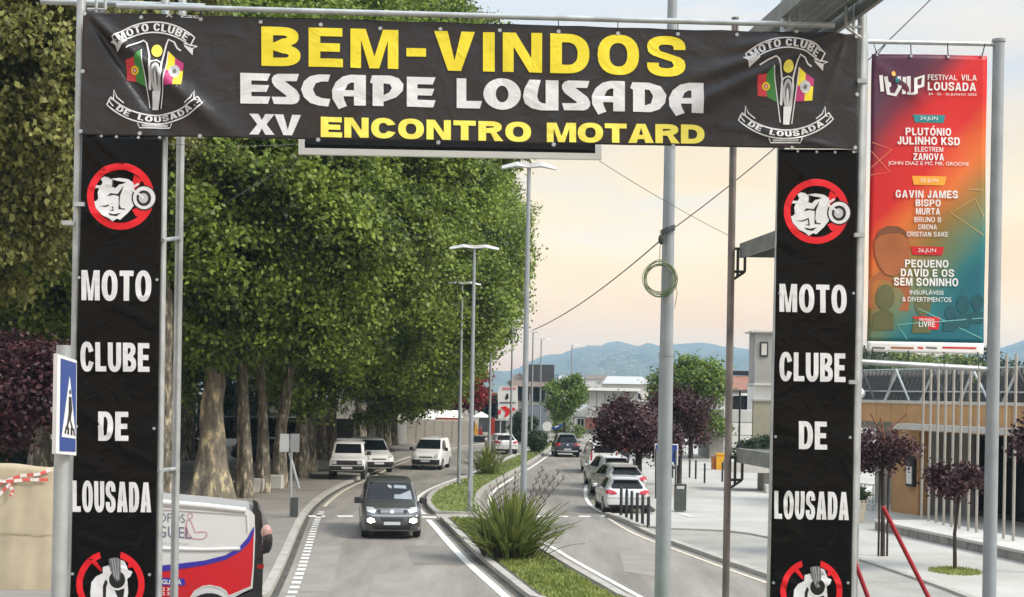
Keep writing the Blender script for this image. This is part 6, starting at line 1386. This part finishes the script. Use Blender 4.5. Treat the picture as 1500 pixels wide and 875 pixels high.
# villages on the slope: pale specks nobody could count
m = MB(); rr = random.Random(5)
for i in range(650):
    j = rr.randrange(4, ny-4); t = min(.999, max(0, rr.gauss((905+500)/2400 if rr.random() < .72 else (760+500+rr.uniform(0, 480))/2400, .018))); k = j*nx+int(t*nx); v = vs[k]; s = rr.uniform(1.0, 2.8)
    m.box((v[0]+rr.uniform(-8, 8), v[1], v[2]+s*.35+2), (s*1.4, s, s*.8))
m.build('distant_village', M('village_walls', (.36, .34, .31), .9, 0, .2, .02), None)['kind'] = 'stuff'
MB().tube([W(1021, 575, 1600), W(1021, 528, 1600)], [1.2, .6], 6).build('radio_mast', galv, None); tag(bpy.data.objects['radio_mast'], 'thin distant mast in front of the hills', 'mast')
# ================================================================== VEHICLES
def paintmat(name, col, rough=.28, metal=.0, coat=.6):
    return M(name, col, rough, metal, .04, 1.5, coat=coat)
p_grey = paintmat('grey_car_paint', (.085, .084, .086), .28, .35); p_white = paintmat('white_car_paint', (.70, .70, .69), .3); p_silver = paintmat('silver_car_paint', (.62, .62, .62), .28, .25)
p_navy = paintmat('dark_blue_car_paint', (.022, .026, .034), .28, .3); p_black = paintmat('black_car_paint', (.015, .015, .017), .25, .2)
lampglass = M('headlamp_glass', (.55, .56, .56), .12, .3, 0); redlamp = M('red_lamp_glass', S(165, 10, 22), .15, 0, 0, coat=.6); plate_m = M('number_plate', (.55, .58, .62), .4, 0, .03)
chrome = M('chrome_trim', (.60, .60, .60), .15, .9, 0); lit = glow('lit_fog_lamp', (1.0, .93, .78), 1.6); cardash = M('pale_sunshade', (.22, .25, .28), .5, 0, .1, 4); intr = M('car_interior', (.03, .03, .03), .8, 0, .1)

def loft(L, st, nseg=70):
    """st rows: s, zb, zbelt, ztop, wb, wbelt, wtop (half widths); front at y=-L/2"""
    a = np.array(st, float); ss = np.concatenate([np.linspace(a[0, 0], .3, 8)[:-1], np.linspace(.3, L-.3, nseg), np.linspace(L-.3, a[-1, 0], 8)[1:]])
    C = [np.interp(ss, a[:, 0], a[:, k]) for k in range(1, 7)]
    def sm(c):
        for _ in range(2): c[1:-1] = (c[:-2]+2*c[1:-1]+c[2:])/4
        return c
    C = [sm(c) for c in C]; zb, zl, zt, wb, wl, wt = C; rings = []
    for i, s in enumerate(ss):
        g = zt[i]-zl[i]; zm = zb[i]+(zl[i]-zb[i])*.5
        half = [(0, zb[i]), (wb[i]*.85, zb[i]), (wb[i]*.97, zb[i]+.04), (wb[i], zb[i]+.12), ((wb[i]+wl[i])/2+.025, zm), (wl[i]+.012, zl[i]-.10), (wl[i], zl[i]-.03), (wl[i]-.03, zl[i]+.02),
                (wl[i]*.45+wt[i]*.55, zl[i]+g*.55), (wt[i]+.02, zl[i]+g*.85), (wt[i]-.03, zl[i]+g*.955), (wt[i]*.8, zl[i]+g*.992), (wt[i]*.4, zt[i]+.01), (0, zt[i]+.014)]
        rings.append([(x, s-L/2, z) for x, z in half]+[(-x, s-L/2, z) for x, z in half[-2:0:-1]])
    n = len(rings[0]); vs = [p for r in rings for p in r]; fs = []
    for i in range(len(rings)-1):
        for k in range(n): fs.append((i*n+k, i*n+(k+1) % n, (i+1)*n+(k+1) % n, (i+1)*n+k))
    fs.append(tuple(range(n))); fs.append(tuple((len(rings)-1)*n+k for k in range(n))[::-1])
    m = MB(); m.add(vs, fs); return m
class Car:
    def __init__(s, name, label, loc, rz, L, st, paint, group=None, rx=0, ry=0):
        s.o = thing(name, label, 'van' if 'van' in name else 'car', loc, rz, group); s.o.rotation_euler = (rx, ry, rz); s.L = L
        m = loft(L, st); s.body = m.build('body', paint, s.o, True, local=True); me = s.body.data
        s.bvh = BVHTree.FromPolygons([v.co.copy() for v in me.vertices], [tuple(p.vertices) for p in me.polygons])
    def patch(s, name, poly, view, mat, off=.006, cut=.07, parent=None):
        """poly in (lateral, z) for front/rear, (y, z) for the sides and (x, y) for the top; laid onto the bodywork"""
        bm = bmesh.new(); bv = [bm.verts.new((p[0], p[1], 0)) for p in poly]
        tri = tessellate_polygon([[Vector((p[0], p[1], 0)) for p in poly]])
        for t in tri:
            try: bm.faces.new([bv[i] for i in t])
            except ValueError: pass
        for axk in (0, 1):
            lo = min(p[axk] for p in poly); hi = max(p[axk] for p in poly); k = math.floor(lo/cut)+1
            while k*cut < hi:
                co = (k*cut, 0, 0) if axk == 0 else (0, k*cut, 0); no = (1, 0, 0) if axk == 0 else (0, 1, 0)
                bmesh.ops.bisect_plane(bm, geom=list(bm.verts)+list(bm.edges)+list(bm.faces), plane_co=co, plane_no=no); k += 1
        dirs = {'front': (Vector((0, 1, 0)), lambda a, b: Vector((a, -9, b))), 'rear': (Vector((0, -1, 0)), lambda a, b: Vector((a, 9, b))),
                'left': (Vector((1, 0, 0)), lambda a, b: Vector((-9, a, b))), 'right': (Vector((-1, 0, 0)), lambda a, b: Vector((9, a, b))), 'top': (Vector((0, 0, -1)), lambda a, b: Vector((a, b, 9)))}
        d, fo = dirs[view]; bad = []
        for v in bm.verts:
            h = s.bvh.ray_cast(fo(v.co.x, v.co.y), d)
            if h[0] is None: bad.append(v)
            else:
                n = h[1] if h[1].dot(d) < 0 else -h[1]; v.co = h[0]+n*off
        bmesh.ops.delete(bm, geom=bad, context='VERTS')
        for f in bm.faces:
            f.normal_update()
            if f.normal.dot(d) > 0: f.normal_flip()
        me = bpy.data.meshes.new(name); bm.to_mesh(me); bm.free(); return link_mesh(name, me, mat, parent or s.o, True)
    def wheels(s, ys, r, half, w_=.22):
        for y in ys:
            for sx, vw in ((-1, 'left'), (1, 'right')):
                s.patch('wheel_arch', [(y+(r+.06)*math.cos(a*.2094), max(r+(r+.06)*math.sin(a*.2094), .12)) for a in range(30)], vw, blackplastic, .004)
                wh = MB().tube([(sx*(half-w_), y, r), (sx*(half-.02), y, r), (sx*(half+.015), y, r)], [r, r, r-.035], 26).build('wheel', rubber, s.o, True, local=True)
                m = MB(); m.tube([(sx*(half+.012), y, r), (sx*(half+.022), y, r)], r*.66, 20); 
                for k in range(5): a = k*1.2566; m.box((sx*(half+.026), y+math.cos(a)*r*.33, r+math.sin(a)*r*.33), (.012, .07, r*.62), rx=a-math.pi/2)
                m.build('rim', M('alloy_rim', (.35, .35, .36), .3, .7, .05), wh, local=True)
    def mirror(s, y, z, half, mat=blackplastic, size=(.11, .08, .11)):
        for sx in (-1, 1):
            m = MB(); m.box((sx*(half+.13), y, z), (size[0]*1.9, size[1]*1.7, size[2]*1.75), rz=sx*.2); mo = m.build('door_mirror', mat, s.o, True, local=True); bv_ = mo.modifiers.new('b', 'BEVEL'); bv_.width = .035; bv_.segments = 3
            MB().tube([(sx*(half-.05), y, z-.06), (sx*(half+.1), y, z-.03)], .03, 6).build('mirror_stalk', blackplastic, mo, local=True)
def mirr(p): return [(-a, b) for a, b in p][::-1]
def both(c, name, poly, view, mat, **k): c.patch(name, poly, view, mat, **k); c.patch(name, mirr(poly), view, mat, **k)
def sides(c, name, poly, mat, **k): c.patch(name, poly, 'left', mat, **k); c.patch(name, poly, 'right', mat, **k)

# ---- grey people carrier driving towards the viewer
L = 4.95; g = G(561, 790)
st = [(0, .42, .62, .66, .62, .66, .50), (.05, .30, .78, .84, .78, .80, .62), (.18, .26, .88, .95, .86, .87, .68), (.45, .22, .98, 1.06, .92, .92, .72), (.85, .20, 1.05, 1.15, .945, .94, .75), (1.12, .20, 1.08, 1.22, .95, .945, .76), (2.0, .20, 1.12, 1.82, .955, .945, .72), (2.5, .2, 1.14, 1.90, .955, .945, .72), (4.5, .22, 1.14, 1.88, .955, .94, .72), (4.8, .25, 1.14, 1.82, .94, .92, .70), (4.95, .35, 1.1, 1.7, .88, .88, .66)]
v = Car('grey_van', 'dark grey people carrier with lit fog lamps driving towards the viewer', (g.x, g.y+2.1, .01), R(7), L, st, p_grey)
ws = v.patch('windscreen', [(-.76, 1.24), (.76, 1.24), (.66, 1.80), (-.66, 1.80)], 'front', glass, off=.008)
v.patch('sunshade', [(.10, 1.29), (.70, 1.26), (.64, 1.55), (.50, 1.50), (.30, 1.42), (.12, 1.42)], 'front', cardash, off=.010); v.patch('sunshade', [(.10, 1.62), (.52, 1.60), (.50, 1.70), (.12, 1.72)], 'front', cardash, off=.010)
for q in ([(-.10, 1.66), (.02, 1.60), (.04, 1.68), (-.08, 1.74)],): v.patch('rear_view_mirror', q, 'front', M('mirror_reflection', (.3, .3, .3), .3), off=.011)
v.patch('bonnet_seam', [(-.78, 1.19), (.78, 1.19), (.78, 1.215), (-.78, 1.215)], 'front', blackplastic, off=.005)
v.patch('grille', [(-.54, 1.01), (.54, 1.01), (.38, .83), (-.38, .83)], 'front', blackplastic, off=.01); v.patch('grille_trim', [(-.60, 1.02), (.60, 1.02), (.46, .985), (-.46, .985)], 'front', chrome, off=.015)
for z in (.88, .92, .955): v.patch('grille_bar', [(-.36, z), (.36, z), (.36, z+.012), (-.36, z+.012)], 'front', chrome, off=.016)
v.patch('badge', [(-.05, .87), (.05, .87), (.06, .95), (0, .99), (-.06, .95)], 'front', chrome, off=.022)
v.patch('bumper_band', [(-.72, .84), (.72, .84), (.60, .77), (-.60, .77)], 'front', M('lighter_grey_bumper', (.26, .27, .28), .35, .3, .03), off=.014)
v.patch('air_intake', [(-.38, .73), (.38, .73), (.32, .63), (-.32, .63)], 'front', blackplastic, off=.012); v.patch('lower_intake', [(-.62, .50), (.62, .50), (.55, .36), (-.55, .36)], 'front', blackplastic, off=.012)
v.patch('number_plate', [(-.26, .50), (.26, .50), (.26, .61), (-.26, .61)], 'front', plate_m, off=.03); v.patch('skid_strip', [(-.7, .345), (.7, .345), (.7, .31), (-.7, .31)], 'front', M('lighter_grey_bumper', (.1, .1, .1)), off=.02)
both(v, 'headlight', [(.48, .99), (.60, 1.05), (.80, 1.06), (.80, .93), (.56, .86)], 'front', lampglass, off=.012); both(v, 'fog_lamp', [(.53, .60), (.56, .70), (.68, .74), (.78, .70), (.78, .60), (.68, .55)], 'front', lit, off=.02)
both(v, 'lamp_surround', [(.52, .52), (.5, .74), (.80, .77), (.80, .52)], 'front', blackplastic, off=.010)
both(v, 'pillar_trim', [(.80, 1.22), (.83, 1.24), (.71, 1.80), (.68, 1.80)], 'front', M('pillar_sheen', (.25, .25, .26), .3, .4, 0), off=.012)
sides(v, 'side_window', [(-1.05, 1.22), (-.35, 1.70), (.55, 1.74), (.55, 1.20)], glass, off=.006); sides(v, 'side_window', [(.62, 1.2), (.62, 1.74), (2.2, 1.70), (2.25, 1.22)], glass, off=.006)
v.wheels((-L/2+.92, L/2-1.0), .34, .93); v.mirror(-1.05, 1.22, .93, size=(.12, .09, .12)); v.o.scale = (.95, .95, .89)

# ---- white vans and cars
def vanlet(label, loc, rz, paint, name='white_van', L=4.38, h=1.80, group=None):
    W_ = .86; st = [(0, .45, .62, .66, .60, .62, .50), (.06, .32, .76, .82, .76, .76, .60), (.25, .25, .88, .95, .83, .82, .64), (.75, .2, .98, 1.08, .86, .85, .68), (1.0, .2, 1.0, 1.16, .87, .86, .68), (1.75, .2, 1.05, h-.06, .87, .86, .68), (2.2, .2, 1.06, h, .87, .86, .68), (4.1, .22, 1.06, h-.02, .87, .85, .68), (4.38, .34, 1.0, h-.15, .82, .82, .64)]
    v = Car(name, label, loc, rz, L, st, paint, group); v.patch('windscreen', [(-.70, 1.17), (.70, 1.17), (.60, h-.12), (-.60, h-.12)], 'front', glass, off=.008)
    v.patch('lower_bumper', [(-.78, .32), (.78, .32), (.80, .60), (-.80, .60)], 'front', blackplastic, off=.01); v.patch('number_plate', [(-.26, .47), (.26, .47), (.26, .57), (-.26, .57)], 'front', plate_m, off=.022)
    v.patch('grille', [(-.40, .70), (.40, .70), (.36, .77), (-.36, .77)], 'front', blackplastic, off=.01); both(v, 'headlight', [(.46, .72), (.74, .70), (.74, .90), (.56, .93)], 'front', lampglass, off=.012)
    sides(v, 'side_window', [(-1.0, 1.14), (-.45, h-.16), (.25, h-.15), (.25, 1.14)], glass, off=.006); sides(v, 'door_gap', [(.28, .35), (.30, .35), (.30, h-.15), (.28, h-.15)], blackplastic, off=.004)
    v.patch('rear_window', [(-.58, 1.18), (.58, 1.18), (.52, h-.22), (-.52, h-.22)], 'rear', glass, off=.008); both(v, 'tail_light', [(.68, .75), (.78, .75), (.74, 1.25), (.66, 1.25)], 'rear', redlamp, off=.01)
    v.wheels((-L/2+.85, L/2-.85), .31, .85); v.mirror(-1.0, 1.16, .88); return v
g = G(629, 689); vanlet('small white van driving round the bend towards the viewer', (g.x, g.y+1.9, .01), R(-6), p_white)
g = G(533, 700); vv = vanlet('white van parked behind the white off-roader with its side to the road', (g.x-.1, g.y+4.2, .12), R(18), p_white)
def boxy(label, loc, rz):
    L = 4.2; st = [(0, .5, .8, .86, .80, .82, .74), (.08, .42, .95, 1.02, .86, .85, .78), (1.1, .4, 1.02, 1.10, .87, .86, .78), (1.25, .4, 1.05, 1.2, .87, .86, .76), (1.75, .4, 1.08, 1.76, .87, .85, .72), (2.3, .4, 1.08, 1.80, .87, .85, .72), (4.0, .4, 1.08, 1.78, .87, .84, .72), (4.2, .5, 1.0, 1.7, .85, .82, .70)]
    v = Car('off_road_car', label, loc, rz, L, st, p_white); v.patch('windscreen', [(-.66, 1.24), (.66, 1.24), (.60, 1.68), (-.60, 1.68)], 'front', glass, off=.008)
    v.patch('grille', [(-.72, .72), (.72, .72), (.72, .94), (-.72, .94)], 'front', blackplastic, off=.012); v.patch('lower_bumper', [(-.82, .48), (.82, .48), (.82, .68), (-.82, .68)], 'front', darkmetal, off=.02)
    both(v, 'headlight', [(.50, .76), (.70, .76), (.70, .92), (.50, .92)], 'front', lampglass, off=.022); v.patch('number_plate', [(-.26, .53), (.26, .53), (.26, .64), (-.26, .64)], 'front', plate_m, off=.03)
    sides(v, 'side_window', [(-.65, 1.18), (-.35, 1.66), (1.7, 1.66), (1.7, 1.18)], glass, off=.006); v.wheels((-1.35, 1.3), .36, .86)
    m = MB(); 
    for x in (-.6, .6): m.tube([(x, -.3, 1.86), (x, 1.6, 1.86)], .02, 6)
    for y in (-.2, .4, 1.0, 1.5): m.tube([(-.62, y, 1.88), (.62, y, 1.88)], .018, 6)
    m.build('roof_rack', galv, v.o, local=True); v.mirror(-.75, 1.25, .88); return v
g = G(508, 703, .1); boxy('white boxy off-roader parked facing the viewer under the plane trees', (g.x-.1, g.y+1.6, .12), R(4))

def hatch(label, loc, rz, paint, name='parked_car', L=4.3, h=1.48, suv=False, group=None, fr=False):
    z = 1.0 if not suv else 1.08; W_ = .89; zb = .2 if not suv else .27
    st = [(0, .4, .58, .62, .62, .64, .5), (.08, .28, .70, .76, .80, .80, .66), (.4, .22, .82, .88, .86, .86, .7), (1.0, zb, .90, .98, .895, .885, .70), (1.25, zb, .92, 1.02, .90, .89, .68), (2.0, zb, .94, h-.04, .90, .885, .60), (2.5, zb, .96, h, .90, .885, .59), (3.3, zb, .98, h-.04, .90, .88, .58),
          (L-.55, zb+.02, .98, h-.14, .89, .87, .56), (L-.30, zb+.05, .98, h-.32, .88, .86, .54), (L-.10, .28, .93, z+.0, .86, .84, .58), (L, .38, .80, .86, .80, .78, .6)]
    v = Car(name, label, loc, rz, L, st, paint, group)
    v.patch('rear_window', [(-.60, 1.03), (.60, 1.03), (.64, 1.09), (.50, h-.16), (-.50, h-.16), (-.64, 1.09)], 'rear', glass, off=.008, cut=.05)
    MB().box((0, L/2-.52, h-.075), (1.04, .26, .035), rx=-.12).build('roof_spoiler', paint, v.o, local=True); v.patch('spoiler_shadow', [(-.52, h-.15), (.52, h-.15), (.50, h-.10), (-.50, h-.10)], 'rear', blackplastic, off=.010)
    both(v, 'tail_light', [(.42, .84), (.62, .80), (.85, .84), (.86, .95), (.70, .99), (.50, .93)], 'rear', redlamp, off=.012, cut=.05); v.patch('lower_bumper', [(-.80, .24), (.80, .24), (.78, .40), (-.78, .40)], 'rear', blackplastic, off=.012)
    v.patch('number_plate', [(-.26, .50), (.26, .50), (.26, .61), (-.26, .61)], 'rear', plate_m, off=.014); v.patch('tailgate_seam', [(-.80, .66), (.80, .66), (.80, .675), (-.80, .675)], 'rear', blackplastic, off=.006); v.patch('badge', [(-.05, .84), (.05, .84), (.05, .92), (-.05, .92)], 'rear', chrome, off=.02)
    v.patch('windscreen', [(-.66, 1.02), (.66, 1.02), (.52, h-.10), (-.52, h-.10)], 'front', glass, off=.008); both(v, 'headlight', [(.50, .66), (.78, .68), (.80, .80), (.60, .78)], 'front', lampglass, off=.012); v.patch('grille', [(-.4, .42), (.4, .42), (.45, .62), (-.45, .62)], 'front', blackplastic, off=.01)
    y0 = -L/2
    sides(v, 'side_window', [(y0+1.35, .99), (y0+2.05, h-.12), (y0+2.48, h-.09), (y0+2.48, 1.0)], glass, off=.006, cut=.06); sides(v, 'side_window', [(y0+2.55, 1.0), (y0+2.55, h-.09), (y0+3.15, h-.13), (y0+3.55, 1.04)], glass, off=.006, cut=.06)
    sides(v, 'door_gap', [(y0+2.50, .35), (y0+2.52, .35), (y0+2.52, .96), (y0+2.50, .96)], blackplastic, off=.004); sides(v, 'sill', [(y0+1.3, zb+.04), (y0+3.0, zb+.04), (y0+3.0, .36), (y0+1.3, .36)], blackplastic, off=.005)
    v.wheels((y0+.82, L/2-.80), .32 if not suv else .36, .885); v.mirror(y0+1.5, 1.0, .88, paint, (.10, .07, .08)); return v
GP = 'cars parked in the bay on the right'
g = G(915, 755); hatch('silver hatchback parked nearest in the bay, rear to the viewer', (g.x, g.y+2.0, .01), R(183), p_silver, group=GP).o.scale = (.94, .94, .94)
g = G(897, 737); hatch('silver-grey car parked second in the bay, just beyond the nearest hatchback', (g.x+.45, g.y+4.0, .01), R(189), paintmat('warm_grey_paint', (.50, .49, .47), .3, .25), group=GP)
g = G(883, 722); hatch('pale car with dark window frames parked third in the bay', (g.x+.55, g.y+4.4, .01), R(189), p_silver, h=1.56, group=GP)
g = G(886, 702); vanlet('white van parked fourth in the bay, seen over the car roofs', (g.x+.1, g.y+7, .01), R(184), p_white, group=GP)
g = G(902, 683); hatch('black car parked under the large purple tree beyond the white van', (g.x+.2, g.y+6, .01), R(184), p_black, h=1.6, suv=True, group=GP)
g = G(829.5, 670); v = hatch('dark blue sport utility car driving away on the right carriageway', (g.x, g.y+2.0, .01), R(182), p_navy, name='driving_car', L=4.5, h=1.66, suv=True)
v.patch('tail_chrome', [(-.75, .42), (.75, .42), (.75, .47), (-.75, .47)], 'rear', chrome, off=.02); v.patch('roof_glare_panel', [(-.45, -.4), (.45, -.4), (.45, 1.1), (-.45, 1.1)], 'top', M('roof_highlight', (.2, .22, .24), .05, 0, 0), off=.008)  # paler glossy panel paints in the highlight on the roof
g = G(729, 666); hatch('distant white car driving away on the left carriageway beyond the bushes', (g.x+.2, g.y+2, .01), R(192), p_white, name='distant_car')
for px, py, p_, lb in ((268, 672, p_black, 'dark car parked beyond the stoutest plane tree'), (395, 678, p_navy, 'dark car seen between the trunks beside the twin sign backs'), (248, 668, p_silver, 'pale car half hidden by the left gate tower')):
    g = G(px, py, .1); hatch(lb, (g.x, g.y, .12), R(75), p_, name='parked_car')

# ---- red and white upholsterer's van, side on, at the lower left
YV = 22.4
vr = thing('delivery_van', 'white and red delivery van with a blue sweep parked side-on behind the left tower', 'van', (W(300, 800, YV).x, YV, hill(YV)))
PV = Plane((150, 860, YV), (372, 860, YV+.43), (150, 728, YV)); wht = p_white; red_v = paintmat('red_van_vinyl', S(206, 8, 28), .3); blue_v = paintmat('blue_van_vinyl', S(50, 40, 160), .35)
def slabV(name, q, off, th, m, par=None): return MB().prism([PV.P(*p, off) for p in q], -PV.n*th).build(name, m, par or vr)
side = [(118, 724), (150, 727), (235, 733.5), (300, 739), (350, 744.5), (362, 746), (369, 750), (373, 755), (374, 785), (372, 830), (370, 862), (356, 868), (338, 878), (336, 990), (118, 990)]
slabV('side_panel', side, 0, 1.75, wht)
side2 = [(p[0], p[1]) for p in ((60, 766+20), (120, 841), (230, 835), (255, 832.5), (300, 826.5), (330, 819), (352, 807), (365, 793), (372, 778), (371, 830), (368.5, 858.5), (352, 866), (335, 873), (331, 866), (322, 861), (308, 858), (297, 859), (285, 866), (276, 880), (272, 930), (120, 930))]
slabV('red_lower_panel', [p for p in side2 if p != (60, 786)][0:], .006, .004, red_v)
shape('blue_sweep', PV, [[(150, 832.5), (230, 829), (255, 826.5), (300, 821), (330, 813.5), (350, 802), (363, 787.5), (372, 771), (372, 779), (366, 794), (353, 807.5), (331, 820), (300, 828), (255, 835), (230, 838), (150, 842)]], .014, blue_v, vr)
shape('pale_edging', PV, ribbon([(276, 880), (285, 866), (297, 859), (308, 857.5), (322, 860.5), (331, 866), (335, 873), (352, 866), (368, 859), (371, 830), (372.5, 785)], 1.5), .013, whi2, vr)
# recessed window panel pressed in the side, its edges and the waist rail
edge_v = M('panel_edge_white', (.5, .5, .5), .4, 0, 0)
for pts in (((150, 740), (240, 746), (300, 750), (362, 754)), ((362, 752), (363, 780)),): MB().tube([PV.P(*p, .004) for p in pts], .014, 6).build('pressed_edge', wht, vr, True)
MB().tube([PV.P(*p, .0) for p in ((150, 799), (240, 804), (300, 805.5), (352, 804))], .03, 8).build('waist_rail', wht, vr, True); MB().tube([PV.P(*p, 0.0) for p in ((150, 729.5), (235, 736), (300, 741.5), (360, 748))], .05, 10).build('roof_edge', wht, vr, True)
print_g = M('grey_print', (.16, .16, .24), .5, 0, .05); pale_g = M('pale_grey_print', (.5, .5, .52), .5, 0, .05)
text('lettering', PV, 'OFOS', (232, 751, 271, 753.5, 764.5, 766), .006, print_g, vr, offset=-.004, cut=.3); text('lettering', PV, 'GUEL', (230, 770, 281, 773, 787, 789), .006, print_g, vr, offset=-.002, cut=.3)
text('lettering', PV, 'FABRICO E RESTAURO', (232, 794.5, 277, 795.5, 797.8, 798.8), .006, pale_g, vr, offset=0, cut=.3)
text('lettering', PV, 'A.IGUEIRÁ', (228, 846.5, 266, 848.5, 855.5, 856.5), .022, whi2, vr, offset=.03, cut=.3); shape('blue_label', PV, [[(222, 845.5), (270, 847.5), (272, 856), (268, 858), (222, 857)]], .018, blue_v, vr)
for y in (860, 866.5): text('lettering', PV, '912 382', (229, y, 257, y+1, y+5, y+6), .018, whi2, vr, offset=.02, cut=.3)
# line drawing of a seated figure
pk = M('pink_grey_print', S(190, 120, 130), .5, 0, .05)
shape('seat_drawing', PV, ribbon(ell(278.5, 756, 3.6, 4.2, 16), 1.0, True), .008, pk, vr)
shape('seat_drawing', PV, ribbon([(274, 762), (273, 770), (276, 782), (282, 789), (294, 790.5), (301, 788), (303.5, 782), (301, 779), (292, 779.5), (286, 780), (283, 772), (279, 762), (274, 762)], 1.1), .008, pk, vr)
shape('seat_drawing', PV, ribbon([(272, 770), (271, 789), (281, 789)], 1.0), .008, pk, vr)
# dark rear end with window, lamp cluster and mirror-like lamp pod
slabV('rear_end', [(371, 742.5), (378, 745), (383, 752), (385.5, 775), (385.5, 830), (383, 900), (381, 990), (366, 990), (368, 868), (370, 850), (373, 800), (373.5, 756)], -.03, 1.5, p_black); slabV('bumper', [(337, 880), (353, 872), (370, 866), (384, 866), (383, 990), (337, 990)], -.004, 1.6, blackplastic)
slabV('rear_glass', [(378.5, 747), (383, 750), (392, 766), (395, 778), (386.5, 776), (384, 754)], -.2, 1.0, M('pale_rear_glass', (.28, .28, .29), .1, 0, 0))
c = W(391.5, 793, YV-.25); MB().ell(c, (.085, .09, .19), 14, 10).build('lamp_pod', p_black, vr, True); MB().ell(W(390.5, 780, YV-.24), (.088, .09, .12), 14, 8).build('lamp_pod_cap', M('pod_cap', S(190, 150, 140), .25, 0, .1, 6), vr, True); MB().box(W(385.5, 808, YV-.2), (.07, .1, .07)).build('lamp_pod_arm', blackplastic, vr)
MB().box(W(382, 830, YV-.06), (.1, .05, .06)).build('reflector', redlamp, vr)
c = PV.P(306, 905, 0); wr = MB().tube([c+PV.n*.01, c-PV.n*.25], .39, 28).build('wheel_arch', rubber, vr, True); tw_ = MB().tube([c+PV.n*.05, c-PV.n*.2], .315, 28).build('wheel', rubber, vr, True); MB().tube([c+PV.n*.065, c+PV.n*.04], .21, 20).build('rim', M('alloy_rim', (.3, .3, .3)), tw_, True)
c = PV.P(130, 905, 0); MB().tube([c+PV.n*.05, c-PV.n*.2], .315, 28).build('wheel', rubber, vr, True)
